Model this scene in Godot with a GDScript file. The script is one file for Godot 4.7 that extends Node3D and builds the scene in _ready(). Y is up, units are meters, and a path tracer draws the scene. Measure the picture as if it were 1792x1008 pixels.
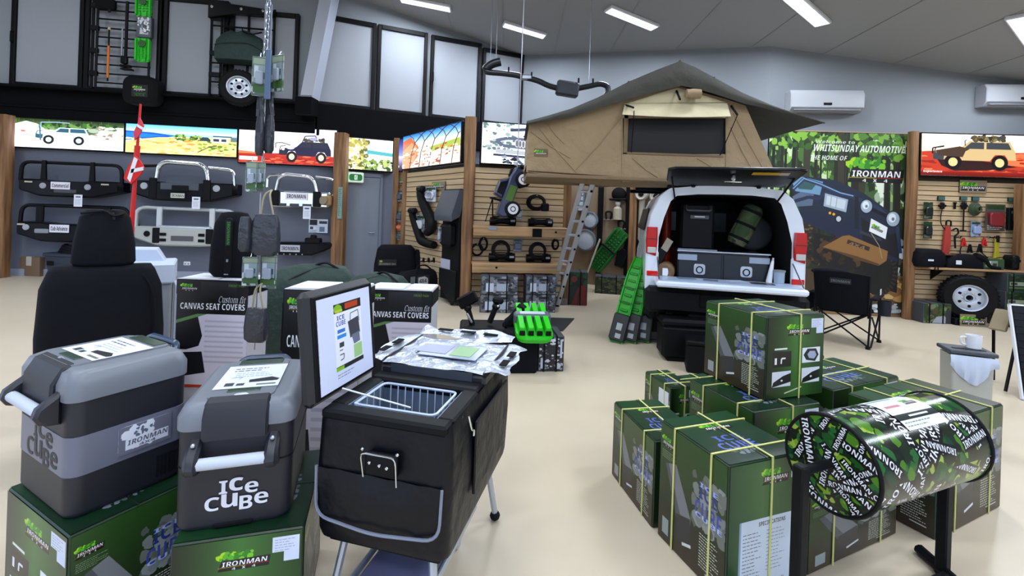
extends Node3D
# An off-road accessories showroom. Metres, y up; the camera stands at the origin's column, 1.65 m up, looking along -z.
const FPX := 800.0
const EYE := 1.65
const ROLL := deg_to_rad(2.0)
const WARM := Color(1.0, 0.93, 0.84)
var taken := {}
var mats := {}
var fonts := {}
var texts := {}
var rng := RandomNumberGenerator.new()

func _ready():
	rng.seed = 7
	set_view()
	make_materials()
	build_room()
	build_lamps()
	build_lightboxes()
	build_high_wall()
	build_bars()
	build_bay()
	build_back_recess()
	build_display_wall()
	build_truck()
	build_tent()
	build_cartons()
	build_drum()
	build_fridges()
	build_seat_corner()
	build_middle()
	build_right_side()

func set_view():
	var cam := Camera3D.new()
	cam.name = "camera"
	cam.projection = Camera3D.PROJECTION_FRUSTUM
	cam.near = 0.05
	cam.far = 200.0
	cam.size = 2.0 * 0.05 * 504.0 / FPX
	cam.frustum_offset = Vector2(0, -0.05 * 134.0 / FPX)
	cam.position = Vector3(0, EYE, 0)
	cam.rotation = Vector3(0, 0, ROLL)
	add_child(cam)
	cam.current = true
	var we := WorldEnvironment.new()
	we.name = "environment"
	var e := Environment.new()
	e.background_mode = Environment.BG_SKY
	var sky := Sky.new()
	var ps := ProceduralSkyMaterial.new()
	ps.sky_top_color = Color(0.55, 0.68, 0.90)
	ps.sky_horizon_color = Color(0.80, 0.86, 0.94)
	ps.ground_horizon_color = Color(0.55, 0.55, 0.54)
	ps.ground_bottom_color = Color(0.45, 0.44, 0.42)
	ps.sun_angle_max = 0.0
	sky.sky_material = ps
	e.sky = sky
	e.background_energy_multiplier = SKY_POWER
	e.tonemap_mode = Environment.TONE_MAPPER_LINEAR
	e.tonemap_exposure = EXPOSURE
	e.sdfgi_enabled = true
	e.ssao_enabled = true
	e.ssil_enabled = true
	we.environment = e
	add_child(we)

const EXPOSURE := 0.64
const SKY_POWER := 6.0
const LAMP_POWER := 14.0

# ---- pixels of the 1792 x 1008 frame to rays, to lay out things at their true places
func _uv(px: float, py: float) -> Vector2:
	var d := Vector2(px - 896.0, py - 370.0)
	return Vector2(d.x * cos(ROLL) + d.y * sin(ROLL), -d.x * sin(ROLL) + d.y * cos(ROLL)) / FPX

func at_depth(px: float, py: float, d: float) -> Vector3:
	var t := _uv(px, py)
	return Vector3(t.x * d, EYE - t.y * d, -d)

func at_height(px: float, py: float, h := 0.0) -> Vector3:
	return at_depth(px, py, (EYE - h) / _uv(px, py).y)

func on_plane(px: float, py: float, o: Vector3, n: Vector3) -> Vector3:
	var eye := Vector3(0, EYE, 0)
	var r := at_depth(px, py, 1.0) - eye
	return eye + r * ((o - eye).dot(n) / r.dot(n))

# a place on a wall whose frame is W (x along, y up, z into the room), `off` in front of it
func on_wall(W: Transform3D, px: float, py: float, off := 0.0) -> Vector2:
	var p := W.affine_inverse() * on_plane(px, py, W.origin + W.basis.z * off, W.basis.z)
	return Vector2(p.x, p.y)

func wall_frame(a: Vector3, b: Vector3) -> Transform3D:
	var x := (b - a).normalized()
	return Transform3D(Basis(x, Vector3.UP, x.cross(Vector3.UP)), a)

# ---- a mesh being built: a soup of triangles, counter-clockwise from outside, smoothed by angle when it is committed
class MB:
	var v := PackedVector3Array()
	var t := PackedVector2Array()
	var xf := Transform3D.IDENTITY

	func at(x: Transform3D) -> MB:
		xf = x
		return self

	func tri(a: Vector3, b: Vector3, c: Vector3, ua := Vector2.ZERO, ub := Vector2(1, 0), uc := Vector2(1, 1)):
		v.append(xf * a); v.append(xf * b); v.append(xf * c)
		t.append(ua); t.append(ub); t.append(uc)

	# a bottom left, b bottom right, c top right, d top left; v runs down the picture
	func quad(a: Vector3, b: Vector3, c: Vector3, d: Vector3, r := Rect2(0, 0, 1, 1)):
		var l := r.position
		var e := r.end
		tri(a, b, c, Vector2(l.x, e.y), Vector2(e.x, e.y), Vector2(e.x, l.y))
		tri(a, c, d, Vector2(l.x, e.y), Vector2(e.x, l.y), Vector2(l.x, l.y))

	func box(c: Vector3, s: Vector3, bev := 0.0) -> MB:
		var h := s / 2.0
		if bev <= 0.0:
			for k in 3:
				for sg in [-1.0, 1.0]:
					var n := Vector3.ZERO
					n[k] = sg
					var u := Vector3.RIGHT if k == 1 else Vector3.UP.cross(n)
					var w := n.cross(u)
					var o := c + n * h
					quad(o - u * h - w * h, o + u * h - w * h, o + u * h + w * h, o - u * h + w * h)
			return self
		bev = minf(bev, minf(h.x, minf(h.y, h.z)) * 0.98)
		for k in 3:
			for sg in [-1.0, 1.0]:
				var n := Vector3.ZERO
				n[k] = sg
				var u := Vector3.RIGHT if k == 1 else Vector3.UP.cross(n)
				var w := n.cross(u)
				var hu := (u * h).abs() - u.abs() * bev
				var hw := (w * h).abs() - w.abs() * bev
				var lu := u * (hu.x + hu.y + hu.z)
				var lw := w * (hw.x + hw.y + hw.z)
				var o := c + n * h
				quad(o - lu - lw, o + lu - lw, o + lu + lw, o - lu + lw)
				# edge chamfers towards the next axis, each edge once
				var k2 := (k + 1) % 3
				for s2 in [-1.0, 1.0]:
					var m := Vector3.ZERO
					m[k2] = s2
					var k3 := (k + 2) % 3
					var q := Vector3.ZERO
					q[k3] = h[k3] - bev
					var p1 := c + n * h[k] + m * (h[k2] - bev)
					var p2 := c + n * (h[k] - bev) + m * h[k2]
					if (sg * s2) > 0:
						quad(p1 - q, p2 - q, p2 + q, p1 + q)
					else:
						quad(p1 + q, p2 + q, p2 - q, p1 - q)
		for sx in [-1.0, 1.0]:
			for sy in [-1.0, 1.0]:
				for sz in [-1.0, 1.0]:
					var g := Vector3(sx, sy, sz)
					var px := c + g * Vector3(h.x, h.y - bev, h.z - bev)
					var py := c + g * Vector3(h.x - bev, h.y, h.z - bev)
					var pz := c + g * Vector3(h.x - bev, h.y - bev, h.z)
					if sx * sy * sz > 0:
						tri(px, py, pz)
					else:
						tri(px, pz, py)
		return self

	func inset(p: PackedVector2Array, d: float) -> PackedVector2Array:
		var o := PackedVector2Array()
		var n := p.size()
		for i in n:
			var e1 := (p[i] - p[(i + n - 1) % n]).normalized()
			var e2 := (p[(i + 1) % n] - p[i]).normalized()
			var n1 := Vector2(-e1.y, e1.x)
			var n2 := Vector2(-e2.y, e2.x)
			var m := n1 + n2
			var k := 1.0 + n1.dot(n2)
			o.append(p[i] + m * (d / maxf(k, 0.35)))
		return o

	func quad_mesh(c: Array) -> MB:
		quad(c[0], c[1], c[2], c[3])
		return self

	# a counter-clockwise polygon in x, y, drawn out from z0 to z1
	func prism(p: PackedVector2Array, z0: float, z1: float, bev := 0.0) -> MB:
		if Geometry2D.is_polygon_clockwise(p) == false and area(p) < 0.0 or area(p) < 0.0:
			p = p.duplicate()
			p.reverse()
		var n := p.size()
		var c := inset(p, bev) if bev > 0.0 else p
		var ix := Geometry2D.triangulate_polygon(c)
		var lo := p[0]
		var hi := p[0]
		for q in p:
			lo = lo.min(q)
			hi = hi.max(q)
		var sz := hi - lo
		var uvf := func(q: Vector2) -> Vector2: return Vector2((q.x - lo.x) / sz.x, (hi.y - q.y) / sz.y)
		for i in range(0, ix.size(), 3):
			var a := c[ix[i]]
			var b := c[ix[i + 1]]
			var d := c[ix[i + 2]]
			if (b - a).cross(d - a) < 0:
				var s := b
				b = d
				d = s
			tri(Vector3(a.x, a.y, z1), Vector3(b.x, b.y, z1), Vector3(d.x, d.y, z1), uvf.call(a), uvf.call(b), uvf.call(d))
			tri(Vector3(a.x, a.y, z0), Vector3(d.x, d.y, z0), Vector3(b.x, b.y, z0), uvf.call(a), uvf.call(d), uvf.call(b))
		for i in n:
			var j := (i + 1) % n
			var a := p[i]
			var b := p[j]
			quad(Vector3(a.x, a.y, z0 + bev), Vector3(b.x, b.y, z0 + bev), Vector3(b.x, b.y, z1 - bev), Vector3(a.x, a.y, z1 - bev))
			if bev > 0.0:
				var e := c[i]
				var f := c[j]
				quad(Vector3(a.x, a.y, z1 - bev), Vector3(b.x, b.y, z1 - bev), Vector3(f.x, f.y, z1), Vector3(e.x, e.y, z1))
				quad(Vector3(e.x, e.y, z0), Vector3(f.x, f.y, z0), Vector3(b.x, b.y, z0 + bev), Vector3(a.x, a.y, z0 + bev))
		return self

	func area(p: PackedVector2Array) -> float:
		var s := 0.0
		for i in p.size():
			s += p[i].cross(p[(i + 1) % p.size()])
		return s

	# rows of points; neighbours in a row run along u, rows along v
	func grid(g: Array, close_u := false, uvr := Rect2(0, 0, 1, 1)) -> MB:
		for i in g.size() - 1:
			var r: PackedVector3Array = g[i]
			var s: PackedVector3Array = g[i + 1]
			var n := r.size()
			var last := n if close_u else n - 1
			for j in last:
				var k := (j + 1) % n
				var u0 := uvr.position.x + uvr.size.x * j / last
				var u1 := uvr.position.x + uvr.size.x * (j + 1) / last
				var v0 := uvr.position.y + uvr.size.y * i / (g.size() - 1)
				var v1 := uvr.position.y + uvr.size.y * (i + 1) / (g.size() - 1)
				tri(r[j], r[k], s[k], Vector2(u0, v0), Vector2(u1, v0), Vector2(u1, v1))
				tri(r[j], s[k], s[j], Vector2(u0, v0), Vector2(u1, v1), Vector2(u0, v1))
		return self

	func fan(r: PackedVector3Array, flip := false):
		var c := Vector3.ZERO
		for p in r:
			c += p
		c /= r.size()
		for j in r.size():
			var k := (j + 1) % r.size()
			if flip:
				tri(c, r[k], r[j])
			else:
				tri(c, r[j], r[k])

	func loft(g: Array, caps := true) -> MB:
		grid(g, true)
		if caps:
			fan(g[0], true)
			fan(g[g.size() - 1])
		return self

	func tube(pts: PackedVector3Array, r, n := 8, close := false) -> MB:
		var g := []
		var m := pts.size()
		var up := Vector3.ZERO
		for i in m:
			var f: Vector3
			if close:
				f = (pts[(i + 1) % m] - pts[(i + m - 1) % m]).normalized()
			else:
				f = (pts[mini(i + 1, m - 1)] - pts[maxi(i - 1, 0)]).normalized()
			if up == Vector3.ZERO:
				up = f.cross(Vector3(0.31, 0.9, 0.2)).normalized()
				if absf(f.dot(Vector3(0.31, 0.9, 0.2))) > 0.92:
					up = f.cross(Vector3.RIGHT).normalized()
			up = (up - f * up.dot(f)).normalized()
			var w := f.cross(up)
			var rad: float = r if not (r is Array or r is PackedFloat32Array) else r[i]
			var ring := PackedVector3Array()
			for j in n:
				var a := TAU * j / n
				ring.append(pts[i] + (up * cos(a) + w * sin(a)) * rad)
			g.append(ring)
		if close:
			g.append(g[0])
			grid(g, true)
		else:
			loft(g)
		return self

	# (radius, height) pairs turned about y
	func lathe(p: PackedVector2Array, n := 24, a0 := 0.0, a1 := TAU) -> MB:
		var g := []
		for q in p:
			var ring := PackedVector3Array()
			for j in n + 1:
				var a := a0 + (a1 - a0) * j / n
				ring.append(Vector3(cos(a) * q.x, q.y, -sin(a) * q.x))
			g.append(ring)
		g.reverse()
		grid(g)
		return self

	func ball(c: Vector3, r: Vector3, nu := 14, nv := 8) -> MB:
		var g := []
		for i in nv + 1:
			var b := -PI / 2 + PI * i / nv
			var ring := PackedVector3Array()
			for j in nu:
				var a := TAU * j / nu
				ring.append(c + Vector3(cos(a) * cos(b), sin(b), -sin(a) * cos(b)) * r)
			g.append(ring)
		grid(g, true)
		return self

	func mesh(smooth := 38.0) -> ArrayMesh:
		var nt := v.size() / 3
		var fn := PackedVector3Array()
		fn.resize(nt)
		var near := {}
		for i in nt:
			fn[i] = (v[i * 3 + 1] - v[i * 3]).cross(v[i * 3 + 2] - v[i * 3])
		if smooth > 0.0:
			for i in v.size():
				var key := Vector3i((v[i] * 8000.0).round())
				if near.has(key):
					near[key].append(i / 3)
				else:
					near[key] = [i / 3]
		var n := PackedVector3Array()
		n.resize(v.size())
		var lim := cos(deg_to_rad(smooth))
		for i in v.size():
			var f := fn[i / 3]
			var s := f
			if smooth > 0.0:
				var fl := f.length()
				s = Vector3.ZERO
				for k in near[Vector3i((v[i] * 8000.0).round())]:
					var o := fn[k]
					if o.dot(f) >= lim * fl * o.length():
						s += o
			n[i] = s.normalized() if s.length_squared() > 0.0 else Vector3.UP
		var ix := PackedInt32Array()
		ix.resize(v.size())
		for i in nt:
			ix[i * 3] = i * 3
			ix[i * 3 + 1] = i * 3 + 2
			ix[i * 3 + 2] = i * 3 + 1
		var a := []
		a.resize(Mesh.ARRAY_MAX)
		a[Mesh.ARRAY_VERTEX] = v
		a[Mesh.ARRAY_NORMAL] = n
		a[Mesh.ARRAY_TEX_UV] = t
		a[Mesh.ARRAY_INDEX] = ix
		var m := ArrayMesh.new()
		m.add_surface_from_arrays(Mesh.PRIMITIVE_TRIANGLES, a)
		return m

func rrect(w: float, h: float, r: float, n := 4) -> PackedVector2Array:
	var p := PackedVector2Array()
	for k in 4:
		var c := Vector2((w / 2 - r) * [1, -1, -1, 1][k], (h / 2 - r) * [1, 1, -1, -1][k])
		for i in n + 1:
			p.append(c + Vector2.from_angle(PI / 2 * (k + float(i) / n)) * r)
	return p

func shift(p: PackedVector2Array, o: Vector2, s := Vector2.ONE) -> PackedVector2Array:
	var q := PackedVector2Array()
	for a in p:
		q.append(a * s + o)
	return q

func circle(r: float, n := 20, c := Vector2.ZERO) -> PackedVector2Array:
	var p := PackedVector2Array()
	for i in n:
		p.append(c + Vector2.from_angle(TAU * i / n) * r)
	return p

# a smooth curve through points
func curve(pts: Array, each := 6, close := false) -> PackedVector3Array:
	var o := PackedVector3Array()
	var n := pts.size()
	for i in (n if close else n - 1):
		for k in each:
			var a: Vector3 = pts[(i + n - 1) % n] if close else pts[maxi(i - 1, 0)]
			var b: Vector3 = pts[i]
			var c: Vector3 = pts[(i + 1) % n]
			var d: Vector3 = pts[(i + 2) % n] if close else pts[mini(i + 2, n - 1)]
			o.append(b.cubic_interpolate(c, a, d, float(k) / each))
	if not close:
		o.append(pts[n - 1])
	return o

# a polyline whose corners are rounded
func bend(pts: Array, r: float, n := 5) -> PackedVector3Array:
	var o := PackedVector3Array()
	for i in pts.size():
		if i == 0 or i == pts.size() - 1:
			o.append(pts[i])
			continue
		var b: Vector3 = pts[i]
		var p: Vector3 = pts[i - 1] - b
		var q: Vector3 = pts[i + 1] - b
		var d := minf(r, minf(p.length(), q.length()) * 0.49)
		var s := b + p.normalized() * d
		var e := b + q.normalized() * d
		for k in n + 1:
			var f := float(k) / n
			o.append(s.lerp(b, f).lerp(b.lerp(e, f), f))
	return o

func T(p: Vector3, yaw := 0.0) -> Transform3D:
	return Transform3D(Basis(Vector3.UP, deg_to_rad(yaw)), p)

func TE(p: Vector3, e: Vector3) -> Transform3D:
	return Transform3D(Basis.from_euler(Vector3(deg_to_rad(e.x), deg_to_rad(e.y), deg_to_rad(e.z))), p)

# ---- nodes
func numbered(s: String) -> String:
	taken[s] = taken.get(s, -1) + 1
	return s if taken[s] == 0 else "%s_%03d" % [s, taken[s]]

func tag(o: Node3D, label: String, category: String, group := "", kind := ""):
	if label: o.set_meta("label", label)
	if category: o.set_meta("category", category)
	if group: o.set_meta("group", group)
	if kind: o.set_meta("kind", kind)
	return o

func thing(called: String, label: String, category: String, where = Transform3D.IDENTITY, group := "") -> Node3D:
	var o := Node3D.new()
	o.name = numbered(called)
	o.transform = where if where is Transform3D else T(where)
	add_child(o)
	return tag(o, label, category, group)

func copy(o: Node3D, where: Transform3D, label: String, group := "") -> Node3D:
	var c := o.duplicate()
	c.name = numbered(String(o.name).rstrip("0123456789").trim_suffix("_"))
	add_child(c)
	c.transform = where
	return tag(c, label, "", group)

func put(parent: Node3D, called: String, m, material: Material, where := Transform3D.IDENTITY, label := "", smooth := 38.0) -> MeshInstance3D:
	var o := MeshInstance3D.new()
	o.name = called
	o.mesh = m.mesh(smooth) if m is MB else m
	o.material_override = material
	o.transform = where
	parent.add_child(o, true)
	if label: o.set_meta("label", label)
	return o

func alone(called: String, label: String, category: String, m, material: Material, where := Transform3D.IDENTITY, group := "") -> MeshInstance3D:
	var o := put(self, numbered(called), m, material, where)
	return tag(o, label, category, group)

func struct(called: String, m, material: Material, where := Transform3D.IDENTITY, label := "") -> MeshInstance3D:
	var o := put(self, numbered(called), m, material, where, "", 20.0)
	return tag(o, label, "", "", "structure")

# ---- materials
func mt(c: Color, rough := 0.6, metal := 0.0, more := {}) -> StandardMaterial3D:
	var key := str([c, rough, metal, more])
	if mats.has(key):
		return mats[key]
	var m := StandardMaterial3D.new()
	m.albedo_color = c
	m.roughness = rough
	m.metallic = metal
	for k in more:
		m.set(k, more[k])
	mats[key] = m
	return m

func noise_tex(freq: float, cols: Array, seed_ := 1, size := 256, octaves := 4, kind := FastNoiseLite.TYPE_SIMPLEX_SMOOTH) -> NoiseTexture2D:
	var n := FastNoiseLite.new()
	n.seed = seed_
	n.frequency = freq
	n.noise_type = kind
	n.fractal_octaves = octaves
	var t := NoiseTexture2D.new()
	t.width = size
	t.height = size
	t.seamless = true
	t.noise = n
	if cols:
		var g := Gradient.new()
		g.offsets = PackedFloat32Array()
		g.colors = PackedColorArray()
		var off := PackedFloat32Array()
		var cc := PackedColorArray()
		for i in cols.size():
			off.append(float(i) / maxi(cols.size() - 1, 1))
			cc.append(cols[i])
		g.offsets = off
		g.colors = cc
		t.color_ramp = g
	return t

func grained(cols: Array, scale: Vector3, rough: float, freq := 0.02, seed_ := 3, height := 0.0) -> StandardMaterial3D:
	var m := StandardMaterial3D.new()
	m.albedo_texture = noise_tex(freq, cols, seed_)
	m.uv1_triplanar = true
	m.uv1_scale = scale
	m.roughness = rough
	return m

var wrinkle: NoiseTexture2D
var weave: NoiseTexture2D
func cloth(c: Color, rough := 0.85, wr := 0.6, scale := 1.6) -> StandardMaterial3D:
	var m := StandardMaterial3D.new()
	m.albedo_color = c
	m.roughness = rough
	m.heightmap_enabled = true
	m.heightmap_texture = wrinkle
	m.heightmap_scale = wr
	m.uv1_triplanar = true
	m.uv1_scale = Vector3.ONE * scale
	return m

var M := {}
func make_materials():
	wrinkle = noise_tex(0.012, [], 11, 256, 5)
	M.black = mt(Color(0.045, 0.05, 0.065), 0.5, 0.0, {"metallic_specular": 0.28})
	M.black_matt = mt(Color(0.05, 0.052, 0.065), 0.8, 0.0, {"metallic_specular": 0.28})
	M.black_gloss = mt(Color(0.04, 0.045, 0.06), 0.3, 0.0, {"metallic_specular": 0.28})
	M.rubber = mt(Color(0.07, 0.07, 0.08), 0.75, 0.0, {"metallic_specular": 0.28})
	M.plastic = mt(Color(0.13, 0.135, 0.17), 0.42)
	M.steel = mt(Color(0.62, 0.64, 0.68), 0.3, 0.9)
	M.chrome = mt(Color(0.86, 0.88, 0.9), 0.14, 1.0)
	M.alloy = mt(Color(0.72, 0.75, 0.8), 0.35, 0.7)
	M.white = mt(Color(0.86, 0.87, 0.9), 0.5)
	M.white_gloss = mt(Color(0.84, 0.87, 0.93), 0.2, 0.0, {"clearcoat_enabled": true, "clearcoat": 0.7})
	M.paper = mt(Color(0.87, 0.88, 0.93), 0.7)
	M.red = mt(Color(0.78, 0.06, 0.07), 0.45)
	M.green = mt(Color(0.10, 0.72, 0.08), 0.45)
	M.cord = mt(Color(0.80, 0.80, 0.50), 0.6)
	M.timber = grained([Color(0.31, 0.20, 0.12), Color(0.49, 0.35, 0.22), Color(0.60, 0.45, 0.30)], Vector3(2.2, 0.16, 2.2), 0.65, 0.02, 5)
	M.board = grained([Color(0.52, 0.40, 0.27), Color(0.66, 0.52, 0.37), Color(0.72, 0.59, 0.44)], Vector3(0.12, 2.4, 0.12), 0.6, 0.02, 8)
	M.slats = []
	for k in 3:
		M.slats.append(grained([Color(0.66, 0.55, 0.41).lightened(0.06 * k), Color(0.75, 0.64, 0.49).lightened(0.06 * k), Color(0.80, 0.70, 0.56)], Vector3(0.1, 2.0, 0.1), 0.6, 0.02, 20 + k))
	M.canvas = cloth(Color(0.06, 0.065, 0.09), 0.8, 0.5)
	M.canvas.metallic_specular = 0.25
	M.nylon = cloth(Color(0.04, 0.045, 0.075), 0.42, 0.9, 1.3)
	M.nylon.metallic_specular = 0.35
	M.bag_green = cloth(Color(0.10, 0.19, 0.17), 0.7, 1.6, 2.0)
	M.foil = cloth(Color(0.74, 0.77, 0.83), 0.32, 1.6, 3.0)
	M.foil.metallic = 0.55

# ---- pictures: flat print that is painted once, at twice the size, then brought down
class Pic:
	var im: Image
	var w: int
	var h: int
	const S := 2.0

	func _init(w_: int, h_: int, bg: Color):
		w = w_
		h = h_
		im = Image.create(w * 2, h * 2, false, Image.FORMAT_RGB8)
		im.fill(bg)

	func rect(x: float, y: float, rw: float, rh: float, c: Color):
		im.fill_rect(Rect2i(roundi(x * S), roundi(y * S), maxi(roundi(rw * S), 1), maxi(roundi(rh * S), 1)), c)

	func poly(p: PackedVector2Array, c: Color):
		var lo := INF
		var hi := -INF
		for q in p:
			lo = minf(lo, q.y * S)
			hi = maxf(hi, q.y * S)
		var n := p.size()
		for y in range(maxi(int(floor(lo)), 0), mini(int(ceil(hi)), im.get_height() - 1) + 1):
			var yy := y + 0.5
			var xs := []
			for i in n:
				var a := p[i] * S
				var b := p[(i + 1) % n] * S
				if (a.y <= yy) != (b.y <= yy):
					xs.append(a.x + (yy - a.y) / (b.y - a.y) * (b.x - a.x))
			xs.sort()
			for i in range(0, xs.size() - 1, 2):
				var x0 := maxi(roundi(xs[i]), 0)
				var x1 := mini(roundi(xs[i + 1]), im.get_width())
				if x1 > x0:
					im.fill_rect(Rect2i(x0, y, x1 - x0, 1), c)

	func pts(a: Array) -> PackedVector2Array:
		var p := PackedVector2Array()
		for i in range(0, a.size(), 2):
			p.append(Vector2(a[i], a[i + 1]))
		return p

	func shape(a: Array, c: Color):
		poly(pts(a), c)

	func ell(cx: float, cy: float, rx: float, ry: float, c: Color, n := 18):
		var p := PackedVector2Array()
		for i in n:
			p.append(Vector2(cx + cos(TAU * i / n) * rx, cy + sin(TAU * i / n) * ry))
		poly(p, c)

	func line(a: Vector2, b: Vector2, wd: float, c: Color):
		var d := (b - a).normalized().orthogonal() * wd / 2
		poly(PackedVector2Array([a + d, b + d, b - d, a - d]), c)

	func path(a: Array, wd: float, c: Color):
		var p := pts(a)
		for i in p.size() - 1:
			line(p[i], p[i + 1], wd, c)

	func fade(x: float, y: float, rw: float, rh: float, a: Color, b: Color, across := false):
		var n := roundi((rw if across else rh) * S)
		for i in n:
			var c := a.lerp(b, float(i) / maxi(n - 1, 1))
			if across:
				im.fill_rect(Rect2i(roundi(x * S) + i, roundi(y * S), 1, roundi(rh * S)), c)
			else:
				im.fill_rect(Rect2i(roundi(x * S), roundi(y * S) + i, roundi(rw * S), 1), c)

	# soft blotches: many uneven patches
	func blobs(x: float, y: float, rw: float, rh: float, cols: Array, n: int, r0: float, r1: float, sd: int, flat := 1.0):
		var g := RandomNumberGenerator.new()
		g.seed = sd
		for i in n:
			var c := Vector2(x + g.randf() * rw, y + g.randf() * rh)
			var r := g.randf_range(r0, r1)
			var p := PackedVector2Array()
			var m := 9
			for k in m:
				p.append(c + Vector2.from_angle(TAU * k / m) * Vector2(1, flat) * r * g.randf_range(0.6, 1.15))
			poly(p, cols[g.randi() % cols.size()])

	func tris(t: PackedVector2Array, x: Transform2D, c: Color):
		for i in range(0, t.size(), 3):
			poly(PackedVector2Array([x * t[i], x * t[i + 1], x * t[i + 2]]), c)

	func soften(f := 3.0):
		var sz := im.get_size()
		im.resize(int(sz.x / f), int(sz.y / f), Image.INTERPOLATE_BILINEAR)
		im.resize(sz.x, sz.y, Image.INTERPOLATE_CUBIC)

	func tex() -> ImageTexture:
		im.resize(w, h, Image.INTERPOLATE_BILINEAR)
		return ImageTexture.create_from_image(im)

func font(kind := "Droid Sans", heavy := true) -> Font:
	var k := kind + str(heavy)
	if not fonts.has(k):
		var f := SystemFont.new()
		f.font_names = PackedStringArray([kind])
		f.font_weight = 700 if heavy else 400
		fonts[k] = f
	return fonts[k]

func text_mesh(s: String, kind := "Droid Sans", heavy := true, depth := 0.0) -> TextMesh:
	var m := TextMesh.new()
	m.text = s
	m.font = font(kind, heavy)
	m.font_size = 40
	m.pixel_size = 1.0 / 40.0
	m.depth = depth
	m.curve_step = 1.5
	m.horizontal_alignment = HORIZONTAL_ALIGNMENT_LEFT
	m.vertical_alignment = VERTICAL_ALIGNMENT_TOP
	return m

# letters as triangles; x right, y down, one em high, from the top left of the letters' own box
func letters(s: String, kind := "Droid Sans", heavy := true) -> PackedVector2Array:
	var k := s + kind + str(heavy)
	if not texts.has(k):
		var a := text_mesh(s, kind, heavy).get_mesh_arrays()
		var v: PackedVector3Array = a[Mesh.ARRAY_VERTEX]
		var ix: PackedInt32Array = a[Mesh.ARRAY_INDEX] if a[Mesh.ARRAY_INDEX] != null else PackedInt32Array(range(v.size()))
		var o := PackedVector2Array()
		var lo := Vector2(INF, INF)
		for i in ix:
			var q := Vector2(v[i].x, -v[i].y)
			lo = lo.min(q)
			o.append(q)
		for i in o.size():
			o[i] -= lo
		texts[k] = o
	return texts[k]

func extent(t: PackedVector2Array) -> Vector2:
	var hi := Vector2.ZERO
	for q in t:
		hi = hi.max(q)
	return hi

# writes s so that it fills the box x, y, w, h (w or h may be 0: keep the letters' own shape); lean skews, turn rotates about the box's corner
func write(p: Pic, s: String, x: float, y: float, w: float, h: float, c: Color, lean := 0.0, turn := 0.0, kind := "Droid Sans", heavy := true):
	var t := letters(s, kind, heavy)
	var e := extent(t)
	var k := Vector2(w / e.x, h / e.y)
	if w == 0.0: k.x = k.y
	if h == 0.0: k.y = k.x
	var m := Transform2D(turn, Vector2(x, y)) * Transform2D(Vector2(k.x, 0), Vector2(-lean * k.y, k.y), Vector2(lean * e.y * k.y, 0))
	p.tris(t, m, c)

# the shop's sign: a green clump of leaves over a black plate with white leaning letters
func logo(p: Pic, x: float, y: float, w: float, turn := 0.0, sub := true):
	var h := w * 0.5
	var m := Transform2D(turn, Vector2(x, y))
	var g := RandomNumberGenerator.new()
	g.seed = 5
	var cols := [Color(0.62, 0.80, 0.12), Color(0.32, 0.66, 0.12), Color(0.16, 0.50, 0.12), Color(0.45, 0.74, 0.15)]
	for i in 26:
		var f := i / 25.0
		var c := Vector2(w * (0.02 + 0.62 * f), h * (0.30 - 0.10 * sin(f * PI * 2.2)) + g.randf_range(-0.16, 0.16) * h)
		var q := PackedVector2Array()
		var r := w * g.randf_range(0.035, 0.085)
		for k in 7:
			q.append(m * (c + Vector2.from_angle(TAU * k / 7) * r * g.randf_range(0.6, 1.1)))
		p.poly(q, cols[clampi(int(f * 3.0 + g.randf_range(-0.4, 1.4)), 0, 3)])
	var sk := 0.06 * w
	p.poly(m * PackedVector2Array([Vector2(sk, h * 0.50), Vector2(w, h * 0.50), Vector2(w - sk * 0.5, h * (0.98 if sub else 0.84)), Vector2(0, h * (0.98 if sub else 0.84))]), Color(0.03, 0.03, 0.04))
	var t := letters("IRONMAN")
	var e := extent(t)
	var kx := w * 0.86 / e.x
	var ky := h * 0.22 / e.y
	p.tris(t, m * Transform2D(Vector2(kx, 0), Vector2(-0.12 * ky, ky), Vector2(w * 0.08, h * 0.56)), Color(0.95, 0.95, 0.97))
	p.poly(m * PackedVector2Array([Vector2(0, h * 0.80), Vector2(w * 0.5, h * 0.80), Vector2(w * 0.5, h * 0.82), Vector2(0, h * 0.82)]), Color(0.75, 0.68, 0.1))
	p.poly(m * PackedVector2Array([Vector2(w * 0.5, h * 0.80), Vector2(w * 0.97, h * 0.80), Vector2(w * 0.97, h * 0.82), Vector2(w * 0.5, h * 0.82)]), Color(0.7, 0.08, 0.06))
	if sub:
		for k in 3:
			var u := letters(["4", "x", "4"][k])
			var ee := extent(u)
			p.tris(u, m * Transform2D(Vector2(w * 0.07 / ee.x, 0), Vector2(0, h * 0.11 / ee.y), Vector2(w * (0.26 + 0.19 * k), h * 0.85)), Color(0.9, 0.9, 0.92))

# rows of thin dashes that read as small print
func small_print(p: Pic, x: float, y: float, w: float, rows: int, step: float, c: Color, sd := 1, thick := 0.35):
	var g := RandomNumberGenerator.new()
	g.seed = sd
	for i in rows:
		var xx := x
		var stop := x + w * g.randf_range(0.6, 1.0)
		while xx < stop:
			var l := step * g.randf_range(0.5, 1.6)
			p.rect(xx, y + i * step, minf(l, stop - xx), step * thick, c)
			xx += l + step * 0.3

func picture(t: Texture2D, rough := 0.5, glow := 0.0) -> StandardMaterial3D:
	var m := StandardMaterial3D.new()
	m.albedo_texture = t
	m.roughness = rough
	m.texture_repeat = false
	if glow > 0.0:
		m.albedo_color = Color(0.1, 0.1, 0.1)
		m.emission_enabled = true
		m.emission_texture = t
		m.emission_operator = BaseMaterial3D.EMISSION_OP_MULTIPLY
		m.emission = Color.WHITE
		m.emission_energy_multiplier = glow
	return m

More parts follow.
